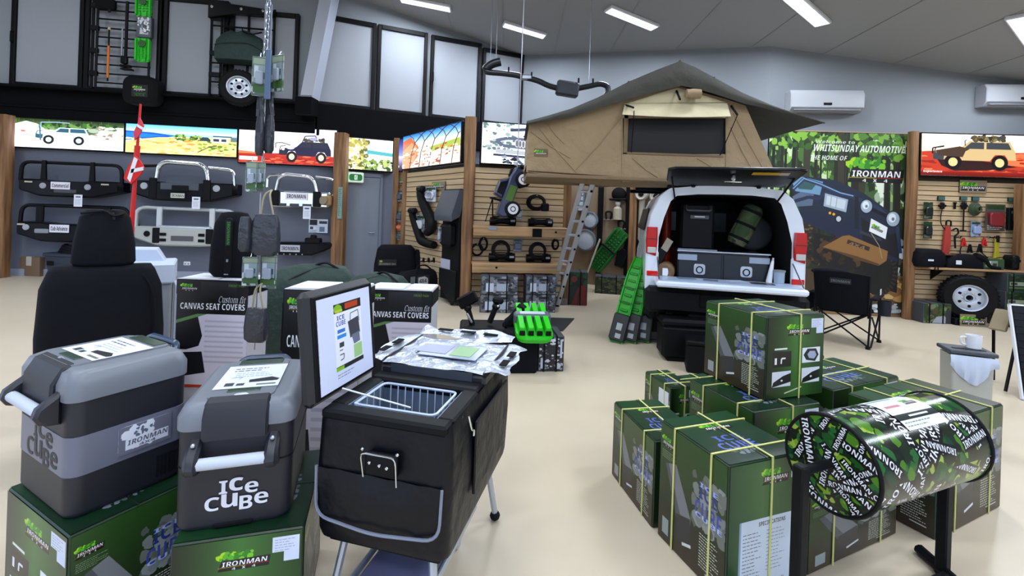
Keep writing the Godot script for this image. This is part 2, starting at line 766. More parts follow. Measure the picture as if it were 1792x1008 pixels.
# a printed sheet, standing up in its own x, y, lower left at `o`
func sheet(parent: Node3D, called: String, o: Vector3, w: float, h: float, m: Material, thick := 0.002, label := "") -> MeshInstance3D:
	return put(parent, called, MB.new().box(Vector3(o.x + w / 2, o.y + h / 2, o.z), Vector3(w, h, thick)), m, Transform3D.IDENTITY, label)

func V(x: float, y: float, z: float) -> Vector3:
	return Vector3(x, y, z)

func mb() -> MB:
	return MB.new()

func soft(parent: Node3D, called: String, m, material: Material) -> MeshInstance3D:
	return put(parent, called, m, material, Transform3D.IDENTITY, "", 60.0)

# ---- the room
const ROOF_A := 6.01
const ROOF_X := -0.1546
const ROOF_Z := 0.0234
var WA: Transform3D
var WB: Transform3D
var WC: Transform3D
var WD: Transform3D

func roof(x: float,z: float) -> float:
	return ROOF_A + ROOF_X * x + ROOF_Z * z

# one straight wall of pieces x0..x1,y0..y1 in the frame W,0.2 thick
func wall_mesh(cells: Array,thick := 0.2) -> MB:
	var m = mb()
	for c in cells:
		m.box(V((c[0] + c[1]) / 2.0,(c[2] + c[3]) / 2.0,-thick / 2),V(c[1] - c[0],c[3] - c[2],thick))
	return m

func build_room():
	var paint_dark = mt(Color(0.37,0.39,0.45),0.75)
	var paint = mt(Color(0.535,0.555,0.585),0.85)
	var p0 = V(-12.2,0,-8.98)
	var p1 = V(-4.35,0,-10.03)
	var p2 = V(0.1,0,-11.9)
	var p3 = V(4.94,0,-8.9)
	var p4 = V(10.8,0,-8.3)
	WA = wall_frame(p0,p1)
	WB = wall_frame(p1,p2)
	WC = wall_frame(p2,p3)
	WD = wall_frame(p3,p4)
	# floor
	var fl = StandardMaterial3D.new()
	fl.albedo_texture = noise_tex(0.006,[Color(0.785,0.725,0.635),Color(0.80,0.742,0.655),Color(0.815,0.76,0.675)],4,512)
	fl.uv1_triplanar = true
	fl.uv1_world_triplanar = true
	fl.uv1_scale = Vector3.ONE * 0.21
	fl.roughness = 0.33
	fl.metallic_specular = 0.42
	struct("floor",mb().box(V(-0.7,-0.1,-3.5),V(23.6,0.2,17.6)),fl)
	# ceiling: one slope of sheeting with ribs
	var cm = mb()
	var x0 = -12.4
	var x1 = 11.0
	var z0 = -12.3
	var z1 = 4.8
	var c00 = V(x0,roof(x0,z1),z1)
	var c10 = V(x1,roof(x1,z1),z1)
	var c11 = V(x1,roof(x1,z0),z0)
	var c01 = V(x0,roof(x0,z0),z0)
	var up = V(0,0.2,0)
	cm.quad(c01,c11,c10,c00)
	cm.quad(c00 + up,c10 + up,c11 + up,c01 + up)
	cm.quad(c00,c10,c10 + up,c00 + up)
	cm.quad(c11,c01,c01 + up,c11 + up)
	cm.quad(c10,c11,c11 + up,c10 + up)
	cm.quad(c01,c00,c00 + up,c01 + up)
	var ceil = struct("ceiling",cm,mt(Color(0.60,0.605,0.61),0.85))
	var jm = mb()
	jm.box(Vector3.ZERO,V(0.03,0.012,17.0))
	var jmesh = jm.mesh(0.0)
	for k in 18:
		var x = -11.6 + k * 1.25
		var o = put(ceil,"joint",jmesh,mt(Color(0.585,0.59,0.595),0.85))
		o.transform = TE(V(x,roof(x,-3.7) - 0.004,-3.7),V(-rad_to_deg(atan(ROOF_Z)),0,0))
	# walls
	var la = p0.distance_to(p1)
	var lb = p1.distance_to(p2)
	var lc = p2.distance_to(p3)
	var ld = p3.distance_to(p4)
	var wa = struct("wall_left",wall_mesh([[-0.2,la,0,3.86]]),paint_dark,WA)
	put(wa,"upper_wall",wall_mesh([[-0.2,la,3.86,8.4]]),paint)
	var wb = struct("wall_rear_left",wall_mesh([[0,lb,0,3.86]]),paint_dark,WB)
	put(wb,"upper_wall",wall_mesh([[0,lb,3.86,7.4]]),paint)
	struct("wall_back",wall_mesh([[0,lc,0,6.2]]),paint,WC)
	struct("wall_back",wall_mesh([[0,ld + 0.2,0,5.6]]),paint,WD)
	var ws = wall_frame(V(10.8,0,-8.5),V(10.8,0,4.6))
	struct("wall_right",wall_mesh([[0,13.1,0,4.9]]),paint,ws)
	var wf = wall_frame(V(11.0,0,4.6),V(-12.4,0,4.6))
	# the shop front behind the photographer,glazed
	struct("wall_front",wall_mesh([[0,5.5,0,8.6],[21.0,23.4,0,8.6],[5.5,21.0,3.4,8.6],[5.5,21.0,0,0.3]]),paint,wf)
	for k in 5:
		var wn = struct("window_%d" % (k + 5),mb().box(V(5.55 + 3.1 * k,1.85,-0.1),V(0.1,3.1,0.12)),M.black,wf)
		put(wn,"pane",mb().box(V(7.05 + 3.1 * k,1.85,-0.1),V(2.95,3.05,0.01)),glass())
	var wl = wall_frame(V(-12.2,0,4.8),V(-12.2,0,-9.0))
	struct("wall_street",wall_mesh([[0,1.5,0,8.6],[11.5,13.9,0,8.6],[1.5,11.5,3.4,8.6],[1.5,11.5,0,0.3]]),paint,wl)
	for k in 4:
		var wn = struct("window_%d" % (k + 10),mb().box(V(1.55 + 2.5 * k,1.85,-0.1),V(0.1,3.1,0.12)),M.black,wl)
		put(wn,"pane",mb().box(V(2.8 + 2.5 * k,1.85,-0.1),V(2.4,3.05,0.01)),glass())
	# black ledge and band over the lit pictures
	var bandm = mt(Color(0.03,0.033,0.048),0.7,0,{"metallic_specular": 0.2})
	var ta = struct("trim_1",mb().box(V(la / 2 - 0.1,3.52,0.06),V(la + 0.2,0.66,0.12),0.01),bandm,WA)
	put(ta,"ledge",mb().box(V(la / 2 - 0.1,3.80,0.14),V(la + 0.2,0.05,0.28),0.01),bandm)
	put(ta,"rail",mb().box(V(la / 2 - 0.1,3.42,0.13),V(la + 0.2,0.05,0.04),0.01),bandm)
	struct("trim_2",mb().box(V(lb / 2,3.50,0.06),V(lb,0.70,0.12),0.01),bandm,WB)
	struct("baseboard_left",mb().box(V(la / 2,0.07,0.012),V(la,0.14,0.024),0.006),mt(Color(0.55,0.57,0.64),0.5),WA)
	struct("baseboard_rear",mb().box(V(lb * 0.5,0.07,0.012),V(lb,0.14,0.024),0.006),mt(Color(0.45,0.47,0.54),0.5),WB)
	# painted steel frame column
	var ct = at_depth(577,-6,9.75)
	var cb = at_depth(541,178,9.75)
	var dirc = (ct - cb).normalized()
	var col = mb()
	var g = []
	for k in 2:
		var c: Vector3 = [cb - dirc * 0.0,ct + dirc * 0.35][k]
		g.append(PackedVector3Array([c + V(-0.13,0,0.14),c + V(0.10,0,0.14),c + V(0.10,0,-0.25),c + V(-0.13,0,-0.25)]))
	col.loft(g)
	var cs = struct("trim_3",col,mt(Color(0.62,0.64,0.70),0.5))
	put(cs,"flange",mb().at(Transform3D(Basis(Vector3.RIGHT,dirc,Vector3.RIGHT.cross(dirc)),cb.lerp(ct,0.5))).box(V(0.0,0.05,0.16),V(0.26,cb.distance_to(ct) * 0.96,0.02),0.004),mt(Color(0.66,0.68,0.74),0.5))
	var foot = at_depth(536,200,9.75)
	put(cs,"column_base",mb().box((cb + foot) / 2 + V(-0.02,0.02,0.0),V(0.36,cb.y - foot.y + 0.1,0.34),0.01),bandm)
	# high windows,blanked off with pale boards in black frames
	high_window("window_1",WA,24,150,5.9,true)
	high_window("window_2",WA,152,285,5.9,false)
	high_window("window_3",WA,288,400,5.9,false)
	high_window("window_4",WA,404,523,5.76,false)
	high_window("window_20",WB,552,656,5.82,false)
	high_window("window_21",WB,659,746,5.82,false)
	high_window("window_22",WB,752,840,5.8,true)
	high_window("window_23",WB,843,914,5.72,false)
	# the plain door under the exit sign
	var d0 = on_wall(WB,604,400).x
	var d1 = on_wall(WB,662,400).x
	var door = struct("door_1",mb().box(V((d0 + d1) / 2,1.16,0.03),V(d1 - d0,2.3,0.05),0.006),mt(Color(0.47,0.50,0.56),0.55),WB)
	put(door,"door_frame",mb().box(V(d0 - 0.03,1.2,0.03),V(0.06,2.4,0.09),0.005).box(V(d1 + 0.03,1.2,0.03),V(0.06,2.4,0.09),0.005).box(V((d0 + d1) / 2,2.36,0.03),V(d1 - d0 + 0.12,0.09,0.09),0.005),mt(Color(0.42,0.45,0.52),0.55))
	put(door,"door_handle",mb().tube(PackedVector3Array([V(d1 - 0.1,1.05,0.06),V(d1 - 0.1,1.05,0.12),V(d1 - 0.22,1.05,0.12)]),0.012),M.steel)

var _glass: StandardMaterial3D
func glass() -> StandardMaterial3D:
	if _glass == null:
		_glass = StandardMaterial3D.new()
		_glass.albedo_color = Color(0.9,0.95,0.95,0.08)
		_glass.transparency = BaseMaterial3D.TRANSPARENCY_ALPHA
		_glass.roughness = 0.02
	return _glass

func high_window(called: String,W: Transform3D,pa: float,pb: float,top: float,latch: bool):
	var x0 = on_wall(W,pa,120).x
	var x1 = on_wall(W,pb,120).x
	var y0 = 3.84
	var w = x1 - x0
	var f = mb()
	f.box(V(x0 + 0.04,(y0 + top) / 2,0.05),V(0.08,top - y0,0.1),0.008)
	f.box(V(x1 - 0.04,(y0 + top) / 2,0.05),V(0.08,top - y0,0.1),0.008)
	f.box(V((x0 + x1) / 2,top - 0.05,0.05),V(w - 0.16,0.1,0.1),0.008)
	f.box(V((x0 + x1) / 2,y0 + 0.03,0.05),V(w - 0.16,0.06,0.1),0.008)
	var o = struct(called,f,mt(Color(0.03,0.034,0.05),0.5,0,{"metallic_specular": 0.3}),W)
	put(o,"pane",mb().box(V((x0 + x1) / 2,(y0 + top) / 2,0.03),V(w - 0.16,top - y0 - 0.16,0.03)),mt(Color(0.58,0.595,0.63),0.85))
	if latch:
		put(o,"latch",mb().tube(bend([V(x0 + 0.06,4.9,0.1),V(x0 + 0.06,4.9,0.16),V(x0 + 0.06,4.68,0.16),V(x0 + 0.06,4.68,0.1)],0.03),0.014,6),M.black)

# ---- ceiling lamps: the ones in view,and unseen ones added to light the room
func build_lamps():
	var n = 0
	var seen = [[700,-5,790,13,"first"],[881,39,955,61,""],[1064,12,1148,46,""],[1362,-30,1441,39,""],[1775,15,1840,110,""]]
	var names = ["long white strip lamp cut by the frame above the black framed wall panels","white strip lamp in the ceiling over the hanging exhaust pipe","white strip lamp in the ceiling above the tent's ridge","white strip lamp in the ceiling above the white air conditioner by the tent","white strip lamp in the ceiling above the red desert picture"]
	for s in seen:
		var a = on_roof(s[0],s[1])
		var b = on_roof(s[2],s[3])
		lamp(a,b,names[n])
		n += 1
	for iz in 4:
		for ix in 5:
			var x = -9.2 + 4.3 * ix
			var z = -5.4 + 2.9 * iz
			if ix == 4 and iz == 0:
				continue
			var d = V(0.53,0,-0.28)
			var a = V(x,0,z) - d
			var b = V(x,0,z) + d
			a.y = roof(a.x,a.z)
			b.y = roof(b.x,b.z)
			lamp(a,b,"unseen white strip lamp added in the ceiling to light the shop floor")

func on_roof(px: float,py: float) -> Vector3:
	return on_plane(px,py,V(0,ROOF_A,0),V(-ROOF_X,1,-ROOF_Z).normalized())

func lamp(a: Vector3,b: Vector3,label: String):
	var x = (b - a).normalized()
	var up = V(-ROOF_X,1,-ROOF_Z).normalized()
	var z = x.cross(up).normalized()
	up = z.cross(x)
	var l = clampf(a.distance_to(b),1.0,1.9)
	var o = thing("strip_lamp",label,"ceiling lamp",Transform3D(Basis(x,up,z),(a + b) / 2),"strip lamps in the ceiling")
	put(o,"casing",mb().box(V(0,-0.03,0),V(l,0.06,0.27),0.012),M.white)
	put(o,"lamp_diffuser",mb().box(V(0,-0.062,0),V(l - 0.05,0.012,0.22),0.004),mt(Color(0.9,0.92,1.0),0.5,0,{"emission_enabled": true,"emission": Color(0.93,0.95,1.0),"emission_energy_multiplier": 2.2}))
	var li = AreaLight3D.new()
	li.name = "light"
	li.area_size = Vector2(l - 0.05,0.22)
	li.light_color = Color(0.92,0.96,1.0)
	li.light_energy = LAMP_POWER
	li.shadow_enabled = true
	li.rotation = V(-PI / 2,0,0)
	li.position = V(0,-0.085,0)
	li.area_range = 30.0
	li.area_attenuation = 2.0
	o.add_child(li)

# ---- lit pictures above the displays
func rig(p: Pic,x: float,y: float,w: float,body: Color,dark: Color,rim := Color(0.6,0.6,0.62),laden := true):
	var h = w * 0.42
	# wheels
	for k in 2:
		var cx = x + w * [0.22,0.80][k]
		p.ell(cx,y + h * 0.84,w * 0.105,w * 0.115,Color(0.05,0.05,0.06))
		p.ell(cx,y + h * 0.84,w * 0.058,w * 0.065,rim)
	# body
	p.shape([x,y + h * 0.72,x + w * 0.01,y + h * 0.44,x + w * 0.30,y + h * 0.36,x + w * 0.42,y + h * 0.08,x + w * 0.92,y + h * 0.08,x + w * 0.99,y + h * 0.44,x + w,y + h * 0.74,x + w * 0.91,y + h * 0.74,x + w * 0.86,y + h * 0.56,x + w * 0.74,y + h * 0.56,x + w * 0.68,y + h * 0.78,x + w * 0.33,y + h * 0.78,x + w * 0.28,y + h * 0.56,x + w * 0.16,y + h * 0.56,x + w * 0.11,y + h * 0.76],body)
	p.shape([x + w * 0.35,y + h * 0.36,x + w * 0.44,y + h * 0.13,x + w * 0.60,y + h * 0.13,x + w * 0.60,y + h * 0.36],dark)
	p.shape([x + w * 0.63,y + h * 0.36,x + w * 0.63,y + h * 0.13,x + w * 0.90,y + h * 0.13,x + w * 0.94,y + h * 0.36],dark)
	p.shape([x - w * 0.03,y + h * 0.75,x - w * 0.03,y + h * 0.52,x + w * 0.11,y + h * 0.52,x + w * 0.10,y + h * 0.78],dark)
	p.path([x - w * 0.02,y + h * 0.52,x,y + h * 0.34,x + w * 0.10,y + h * 0.30],w * 0.015,dark)
	p.ell(x + w * 0.05,y + h * 0.47,w * 0.03,w * 0.03,Color(0.95,0.95,0.9))
	if laden:
		p.blobs(x + w * 0.45,y - h * 0.08,w * 0.42,h * 0.12,[dark,Color(0.25,0.22,0.18),Color(0.4,0.38,0.3)],14,w * 0.02,w * 0.05,9)

func lightbox(called_label: String,W: Transform3D,corners: Array,m: Material,off := 0.10) -> Node3D:
	# corners: px0,py top,px1,py bottom of the frame
	var a = on_wall(W,corners[0],corners[1],off)
	var b = on_wall(W,corners[2],corners[3],off)
	return lightbox_at(called_label,W,a.x,b.x,b.y,a.y,m,off)

func lightbox_at(label: String,W: Transform3D,x0: float,x1: float,y0: float,y1: float,m: Material,off := 0.10,energy := 0.5) -> Node3D:
	var o = thing("lightbox",label,"lightbox",W * Transform3D(Basis(),V((x0 + x1) / 2,(y0 + y1) / 2,0)),"lit pictures along the walls")
	var w = x1 - x0
	var h = y1 - y0
	put(o,"frame",mb().box(V(0,0,off * 0.5 - 0.01),V(w,h,off - 0.01),0.01),M.black)
	put(o,"lightbox_screen",mb().box(V(0,0,off - 0.006),V(w - 0.05,h - 0.05,0.012)),m)
	var li = AreaLight3D.new()
	li.name = "light"
	li.area_size = Vector2(w - 0.06,h - 0.06)
	li.light_color = Color(0.95,0.95,1.0)
	li.light_energy = energy * w
	li.shadow_enabled = true
	li.rotation = V(0,PI,0)
	li.position = V(0,0,off + 0.02)
	li.area_range = 12.0
	li.area_attenuation = 2.0
	o.add_child(li)
	return o

const GLOW := 3.0
func build_lightboxes():
	var dark = Color(0.12,0.13,0.2)
	# forest track with a pale rig among boulders
	var p = Pic.new(512,176,Color(0.95,0.97,1.0))
	p.fade(0,0,512,70,Color(0.10,0.16,0.07),Color(0.55,0.68,0.45))
	for k in 60:
		p.rect(rng.randf() * 512,rng.randf() * 12,2.0,rng.randf_range(25,58),[Color(0.05,0.09,0.04),Color(0.3,0.45,0.2),Color(0.2,0.3,0.12)][k % 3])
	p.blobs(60,20,420,42,[Color(0.2,0.42,0.14),Color(0.38,0.55,0.25),Color(0.1,0.2,0.08)],90,5,14,2)
	p.shape([0,176,0,40,60,16,110,30,150,64,330,74,400,50,470,56,512,30,512,176],Color(0.94,0.96,1.0))
	p.blobs(0,70,120,60,[Color(0.8,0.83,0.85),Color(0.98,0.98,1.0),Color(0.7,0.72,0.7),Color(0.75,0.8,0.7)],40,6,18,3,0.5)
	p.blobs(330,36,180,70,[Color(0.75,0.74,0.70),Color(0.98,0.98,0.98),Color(0.55,0.5,0.42),Color(0.86,0.85,0.82)],60,6,22,4,0.6)
	p.shape([318,76,330,56,380,40,400,50,392,72,340,92],Color(0.30,0.36,0.24))
	p.ell(372,58,26,14,Color(0.6,0.68,0.6))
	rig(p,112,40,240,Color(0.80,0.90,0.94),Color(0.16,0.32,0.40),Color(0.75,0.85,0.88),false)
	p.path([128,60,128,20,196,16,260,18],5,Color(0.55,0.72,0.78))
	p.path([128,130,124,60,120,40],7,Color(0.25,0.38,0.46))
	p.ell(48,78,12,6,Color(0.85,0.45,0.42))
	p.shape([0,176,0,150,200,162,512,150,512,176],Color(0.98,0.99,1.0))
	p.soften(2)
	lightbox("lit wall picture of a pale blue off-road car between boulders and forest",WA,[20,203,217,267],picture(p.tex(),0.4,GLOW))
	# coast with dunes
	p = Pic.new(512,176,Color.WHITE)
	p.fade(0,0,512,60,Color(0.06,0.50,0.72),Color(0.75,0.93,0.99))
	p.fade(0,60,512,30,Color(0.75,0.93,0.99),Color(0.45,0.80,0.95))
	p.shape([0,62,120,66,230,78,140,100,0,112],Color(0.08,0.32,0.72))
	p.shape([0,70,90,74,180,80,90,94,0,100],Color(0.10,0.45,0.85))
	p.shape([0,176,0,118,60,104,150,90,260,84,512,74,512,176],Color(0.90,0.80,0.50))
	p.blobs(0,100,512,76,[Color(0.98,0.90,0.62),Color(0.72,0.58,0.28),Color(0.95,0.86,0.6),Color(0.80,0.70,0.40)],110,8,30,5,0.3)
	p.blobs(200,72,150,26,[Color(0.16,0.30,0.10),Color(0.35,0.45,0.15),Color(0.6,0.7,0.3)],60,4,12,6,0.6)
	p.blobs(330,100,180,50,[Color(0.30,0.48,0.14),Color(0.5,0.62,0.2),Color(0.8,0.85,0.5)],60,5,16,7,0.5)
	p.rect(396,76,76,28,Color(0.92,0.93,0.95))
	p.rect(402,84,28,14,Color(0.15,0.2,0.26))
	p.rect(440,84,24,14,Color(0.18,0.22,0.28))
	p.rect(400,68,90,6,Color(0.2,0.25,0.3))
	p.shape([340,88,352,78,376,78,390,92,388,100,340,98],Color(0.16,0.22,0.26))
	p.rect(484,72,30,24,Color(0.35,0.42,0.46))
	p.path([330,160,380,132,420,120],4,Color(0.25,0.22,0.12))
	p.soften(2)
	lightbox("lit wall picture of blue sea, sand dunes and parked touring cars",WA,[219,205,415,277],picture(p.tex(),0.4,GLOW))
	# red desert under a white sky,dark loaded rig
	p = Pic.new(448,176,Color(0.98,0.97,1.0))
	p.fade(0,0,448,110,Color(0.90,0.90,1.0),Color(1,0.98,0.96))
	p.shape([0,176,0,118,120,128,260,122,448,132,448,176],Color(0.62,0.13,0.08))
	p.shape([0,132,0,118,90,126,120,132],Color(0.92,0.45,0.28))
	p.blobs(0,136,448,36,[Color(0.75,0.22,0.12),Color(0.5,0.09,0.06),Color(0.88,0.4,0.25)],50,8,26,4,0.2)
	p.rect(4,146,82,18,Color(0.98,0.9,0.88))
	rig(p,190,56,236,Color(0.10,0.09,0.2),dark,Color(0.85,0.75,0.68),true)
	p.path([168,100,166,76,196,72,236,84],4,Color(0.2,0.2,0.3))
	p.path([290,64,302,36,350,32,360,60],5,Color(0.15,0.15,0.25))
	p.ell(235,94,20,10,Color(0.75,0.8,0.95))
	p.ell(340,48,20,8,Color(0.55,0.58,0.75))
	lightbox("lit wall picture of a dark loaded off-road car on red sand under white sky",WA,[417,217,589,293],picture(p.tex(),0.4,GLOW))
	# sliver at the far end
	p = Pic.new(128,96,Color(0.1,0.25,0.6))
	p.fade(0,0,128,40,Color(0.06,0.2,0.55),Color(0.75,0.8,0.9))
	p.fade(0,40,128,56,Color(1,0.85,0.6),Color(0.75,0.35,0.1))
	p.blobs(0,60,128,36,[Color(0.95,0.7,0.4),Color(0.5,0.2,0.08),Color(1,0.95,0.85)],30,4,14,2)
	lightbox("lit wall picture with orange ground under dark blue sky, cut by the frame",WA,[-130,203,15,266],picture(p.tex(),0.4,GLOW))
	# bushes and white surf
	p = Pic.new(256,176,Color(0.96,0.98,0.97))
	p.fade(0,0,256,60,Color(0.99,0.98,0.94),Color(0.9,0.95,0.98))
	p.shape([110,62,256,72,256,110,110,100],Color(0.28,0.62,0.66))
	p.shape([120,84,256,92,256,128,110,128],Color(0.93,0.97,0.98))
	p.blobs(0,0,110,176,[Color(0.62,0.58,0.28),Color(0.80,0.76,0.45),Color(0.34,0.36,0.16),Color(0.95,0.92,0.7)],120,5,18,2)
	p.blobs(90,120,166,56,[Color(0.45,0.55,0.25),Color(0.88,0.92,0.75),Color(0.18,0.28,0.12),Color(0.65,0.72,0.4)],90,5,16,3)
	p.soften(2)
	lightbox("lit wall picture of pale bushes above white surf, over the grey door",WB,[606,238,688,302],picture(p.tex(),0.4,GLOW),0.2)
	p = Pic.new(64,128,Color(0.2,0.25,0.6))
	p.fade(0,0,64,70,Color(0.10,0.14,0.42),Color(0.55,0.6,0.9))
	p.fade(0,70,64,58,Color(0.85,0.8,0.95),Color(0.12,0.12,0.2))
	p.rect(6,108,26,8,Color.WHITE)
	tall_sliver = picture(p.tex(),0.4,GLOW)
	# red rock with dark arching boughs
	p = Pic.new(384,256,Color(0.98,0.95,0.92))
	p.fade(0,0,384,90,Color(0.10,0.42,0.72),Color(0.92,0.97,1.0))
	p.shape([0,256,0,40,60,20,120,100,140,256],Color(0.72,0.34,0.18))
	p.shape([0,120,70,60,120,120,80,256,0,256],Color(0.86,0.52,0.34))
	p.shape([200,120,384,96,384,170,200,176],Color(0.58,0.66,0.24))
	p.shape([60,256,130,160,384,150,384,256],Color(0.96,0.90,0.84))
	p.blobs(0,110,384,140,[Color(0.98,0.92,0.86),Color(0.80,0.45,0.28),Color(0.55,0.24,0.12),Color(0.98,0.96,0.93)],90,5,20,6,0.6)
	for k in 5:
		var bx = 60.0 + k * 70
		p.path([bx,256,bx + 10,150,bx + 34,70,bx + 90,10,bx + 120,-8],7 - k * 0.6,Color(0.18,0.08,0.10))
		p.path([bx + 34,70,bx + 20,30,bx - 10,0],4,Color(0.25,0.10,0.10))
	p.blobs(150,110,60,120,[Color(0.98,0.96,0.95),Color(0.4,0.36,0.36),Color(0.75,0.7,0.68)],30,4,10,8)
	rock_picture = picture(p.tex(),0.4,GLOW)
	# suspension and snow-white sky
	p = Pic.new(384,256,Color(0.95,0.97,1.0))
	p.fade(0,0,384,256,Color(0.80,0.90,0.97),Color(0.98,0.99,1.0))
	p.blobs(0,0,140,170,[Color(0.35,0.42,0.42),Color(0.75,0.82,0.85),Color(0.55,0.62,0.6),Color(0.9,0.95,0.98)],80,4,14,5)
	p.path([120,40,220,26,270,60,266,120,200,150,90,140,60,110,110,92,240,100],20,Color(0.30,0.34,0.42))
	p.path([120,40,220,26,270,60,266,120],9,Color(0.12,0.14,0.2))
	p.path([60,176,240,186],26,Color(0.62,0.64,0.68))
	p.path([50,200,300,214],14,Color(0.16,0.18,0.25))
	p.blobs(90,196,220,56,[Color(0.08,0.09,0.14),Color(0.25,0.3,0.4),Color(0.5,0.55,0.62)],70,4,13,9)
	p.blobs(180,40,90,60,[Color(0.1,0.12,0.2),Color(0.3,0.36,0.45)],26,4,12,10)
	for k in 6:
		p.ell(150 + k * 14,122 + k * 2,9,26,Color(0.72,0.72,0.72))
		p.ell(150 + k * 14,122 + k * 2,5,20,Color(0.35,0.36,0.4))
	spring_picture = picture(p.tex(),0.4,GLOW)
	# pale rig on red sand
	p = Pic.new(512,224,Color(0.98,0.90,0.80))
	p.fade(0,0,512,120,Color(1.0,0.96,0.90),Color(0.98,0.86,0.74))
	p.shape([0,96,70,90,160,104,512,88,512,224,0,224],Color(0.66,0.20,0.12))
	p.shape([380,110,440,96,512,100,512,170,380,160],Color(0.80,0.40,0.24))
	p.blobs(0,120,512,104,[Color(0.58,0.14,0.08),Color(0.74,0.28,0.16),Color(0.86,0.48,0.32),Color(0.5,0.12,0.08)],90,10,34,4,0.2)
	p.fade(0,200,512,24,Color(0.5,0.10,0.06),Color(0.34,0.05,0.04))
	p.shape([60,120,200,130,340,150,430,168,300,190,150,196,90,170],Color(0.16,0.07,0.07))
	rig(p,62,22,360,Color(0.72,0.62,0.44),Color(0.20,0.22,0.24),Color(0.80,0.72,0.5),true)
	p.shape([62,88,170,64,214,78,196,90,184,122,74,116],Color(0.24,0.18,0.14))
	p.path([48,106,48,76,100,64],7,Color(0.10,0.09,0.09))
	p.blobs(220,6,110,26,[Color(0.30,0.26,0.16),Color(0.16,0.15,0.12),Color(0.45,0.40,0.26)],40,5,13,8)
	p.path([194,60,192,34,200,30],4,Color(0.1,0.1,0.1))
	write(p,"Experience",10,196,84,15,Color(0.98,0.95,0.92))
	desert_picture = picture(p.tex(),0.4,GLOW)

var tall_sliver: Material
var rock_picture: Material
var spring_picture: Material
var desert_picture: Material

# ---- the wall of bars: what hangs above and below the lit pictures
func disc(r: float,depth: float,n := 20) -> MB:
	return mb().prism(circle(r,n),0,depth,minf(depth * 0.3,r * 0.2))

# a wheel facing +z,its centre at the origin
func make_wheel(o: Node3D,r: float,w: float,rim_m: Material,holes := 8,rim_share := 0.60):
	var rr = r * rim_share
	var turn = TE(Vector3.ZERO,V(90,0,0))
	var ty = mb().at(turn)
	ty.lathe(PackedVector2Array([Vector2(rr,-w * 0.40),Vector2(rr * 1.06,-w * 0.47),Vector2(r * 0.90,-w * 0.5),Vector2(r * 0.98,-w * 0.40),Vector2(r,-w * 0.30),Vector2(r,w * 0.30),Vector2(r * 0.98,w * 0.40),Vector2(r * 0.90,w * 0.5),Vector2(r * 0.80,w * 0.48),Vector2(r * 0.72,w * 0.5),Vector2(rr * 1.06,w * 0.47),Vector2(rr,w * 0.40),Vector2(rr,-w * 0.40)]),40)
	put(o,"tyre",ty,M.rubber)
	var tr = mb()
	for k in 36:
		tr.at(Transform3D(Basis(Vector3.BACK,TAU * k / 36),Vector3.ZERO)).box(V(r * 1.0,0,0),V(r * 0.05,r * 0.10,w * 0.84),r * 0.012)
	put(o,"tread",tr,M.rubber)
	var rim = mb().at(turn)
	rim.lathe(PackedVector2Array([Vector2(rr * 0.98,-w * 0.40),Vector2(rr * 0.98,w * 0.44),Vector2(rr * 1.04,w * 0.47),Vector2(rr * 1.04,w * 0.49),Vector2(rr * 0.96,w * 0.47),Vector2(rr * 0.88,w * 0.30),Vector2(rr * 0.72,w * 0.34),Vector2(rr * 0.50,w * 0.36),Vector2(rr * 0.34,w * 0.30),Vector2(rr * 0.30,w * 0.38),Vector2(rr * 0.22,w * 0.38),Vector2(rr * 0.20,w * 0.12),Vector2(0.0,w * 0.12)]),40)
	var rn = put(o,"rim",rim,rim_m)
	for k in holes:
		var a = TAU * (k + 0.5) / holes
		put(rn,"vent",mb().prism(shift(rrect(rr * 0.22,rr * 0.20,rr * 0.08,3),Vector2.ZERO),0,w * 0.02,0.002),M.black_matt,Transform3D(Basis(Vector3.BACK,a),V(cos(a) * rr * 0.66,sin(a) * rr * 0.66,w * 0.345)))
	for k in 6:
		var a = TAU * k / 6
		put(rn,"nut",disc(rr * 0.045,w * 0.05,8),M.chrome,T(V(cos(a) * rr * 0.42,sin(a) * rr * 0.42,w * 0.325)))
	put(rn,"hub",disc(rr * 0.19,w * 0.06,24),M.black_matt,T(V(0,0,w * 0.12)))

func recovery_board(o: Node3D,w: float,l: float,t := 0.05,m: Material = null,sleeve := Color(0.12,0.12,0.13)):
	# a traction board lying in x (width),y (length),facing +z
	m = m if m else M.green
	var p = PackedVector2Array()
	var n = 7
	for k in n:
		p.append(Vector2(-w / 2,-l / 2 + l * k / (n - 1)))
	put(o,"board_plate",mb().prism(rrect(w,l,w * 0.22,4),0,t * 0.35,0.004),m)
	put(o,"side_rail",mb().box(V(-w * 0.43,0,t * 0.5),V(w * 0.12,l * 0.88,t),0.008).box(V(w * 0.43,0,t * 0.5),V(w * 0.12,l * 0.88,t),0.008),m)
	for s in [-1.0,1.0]:
		put(o,"grip",mb().box(V(-w * 0.2,s * l * 0.42,t * 0.5),V(w * 0.09,l * 0.11,t * 0.8),0.005).box(V(w * 0.2,s * l * 0.42,t * 0.5),V(w * 0.09,l * 0.11,t * 0.8),0.005),m)
	var cl = mb()
	for r in 11:
		for c in 3:
			cl.box(V((c - 1) * w * 0.23,(r - 5) * l * 0.066,t * 0.45),V(w * 0.13,l * 0.028,t * 0.7),0.004)
	put(o,"cleat",cl,m)

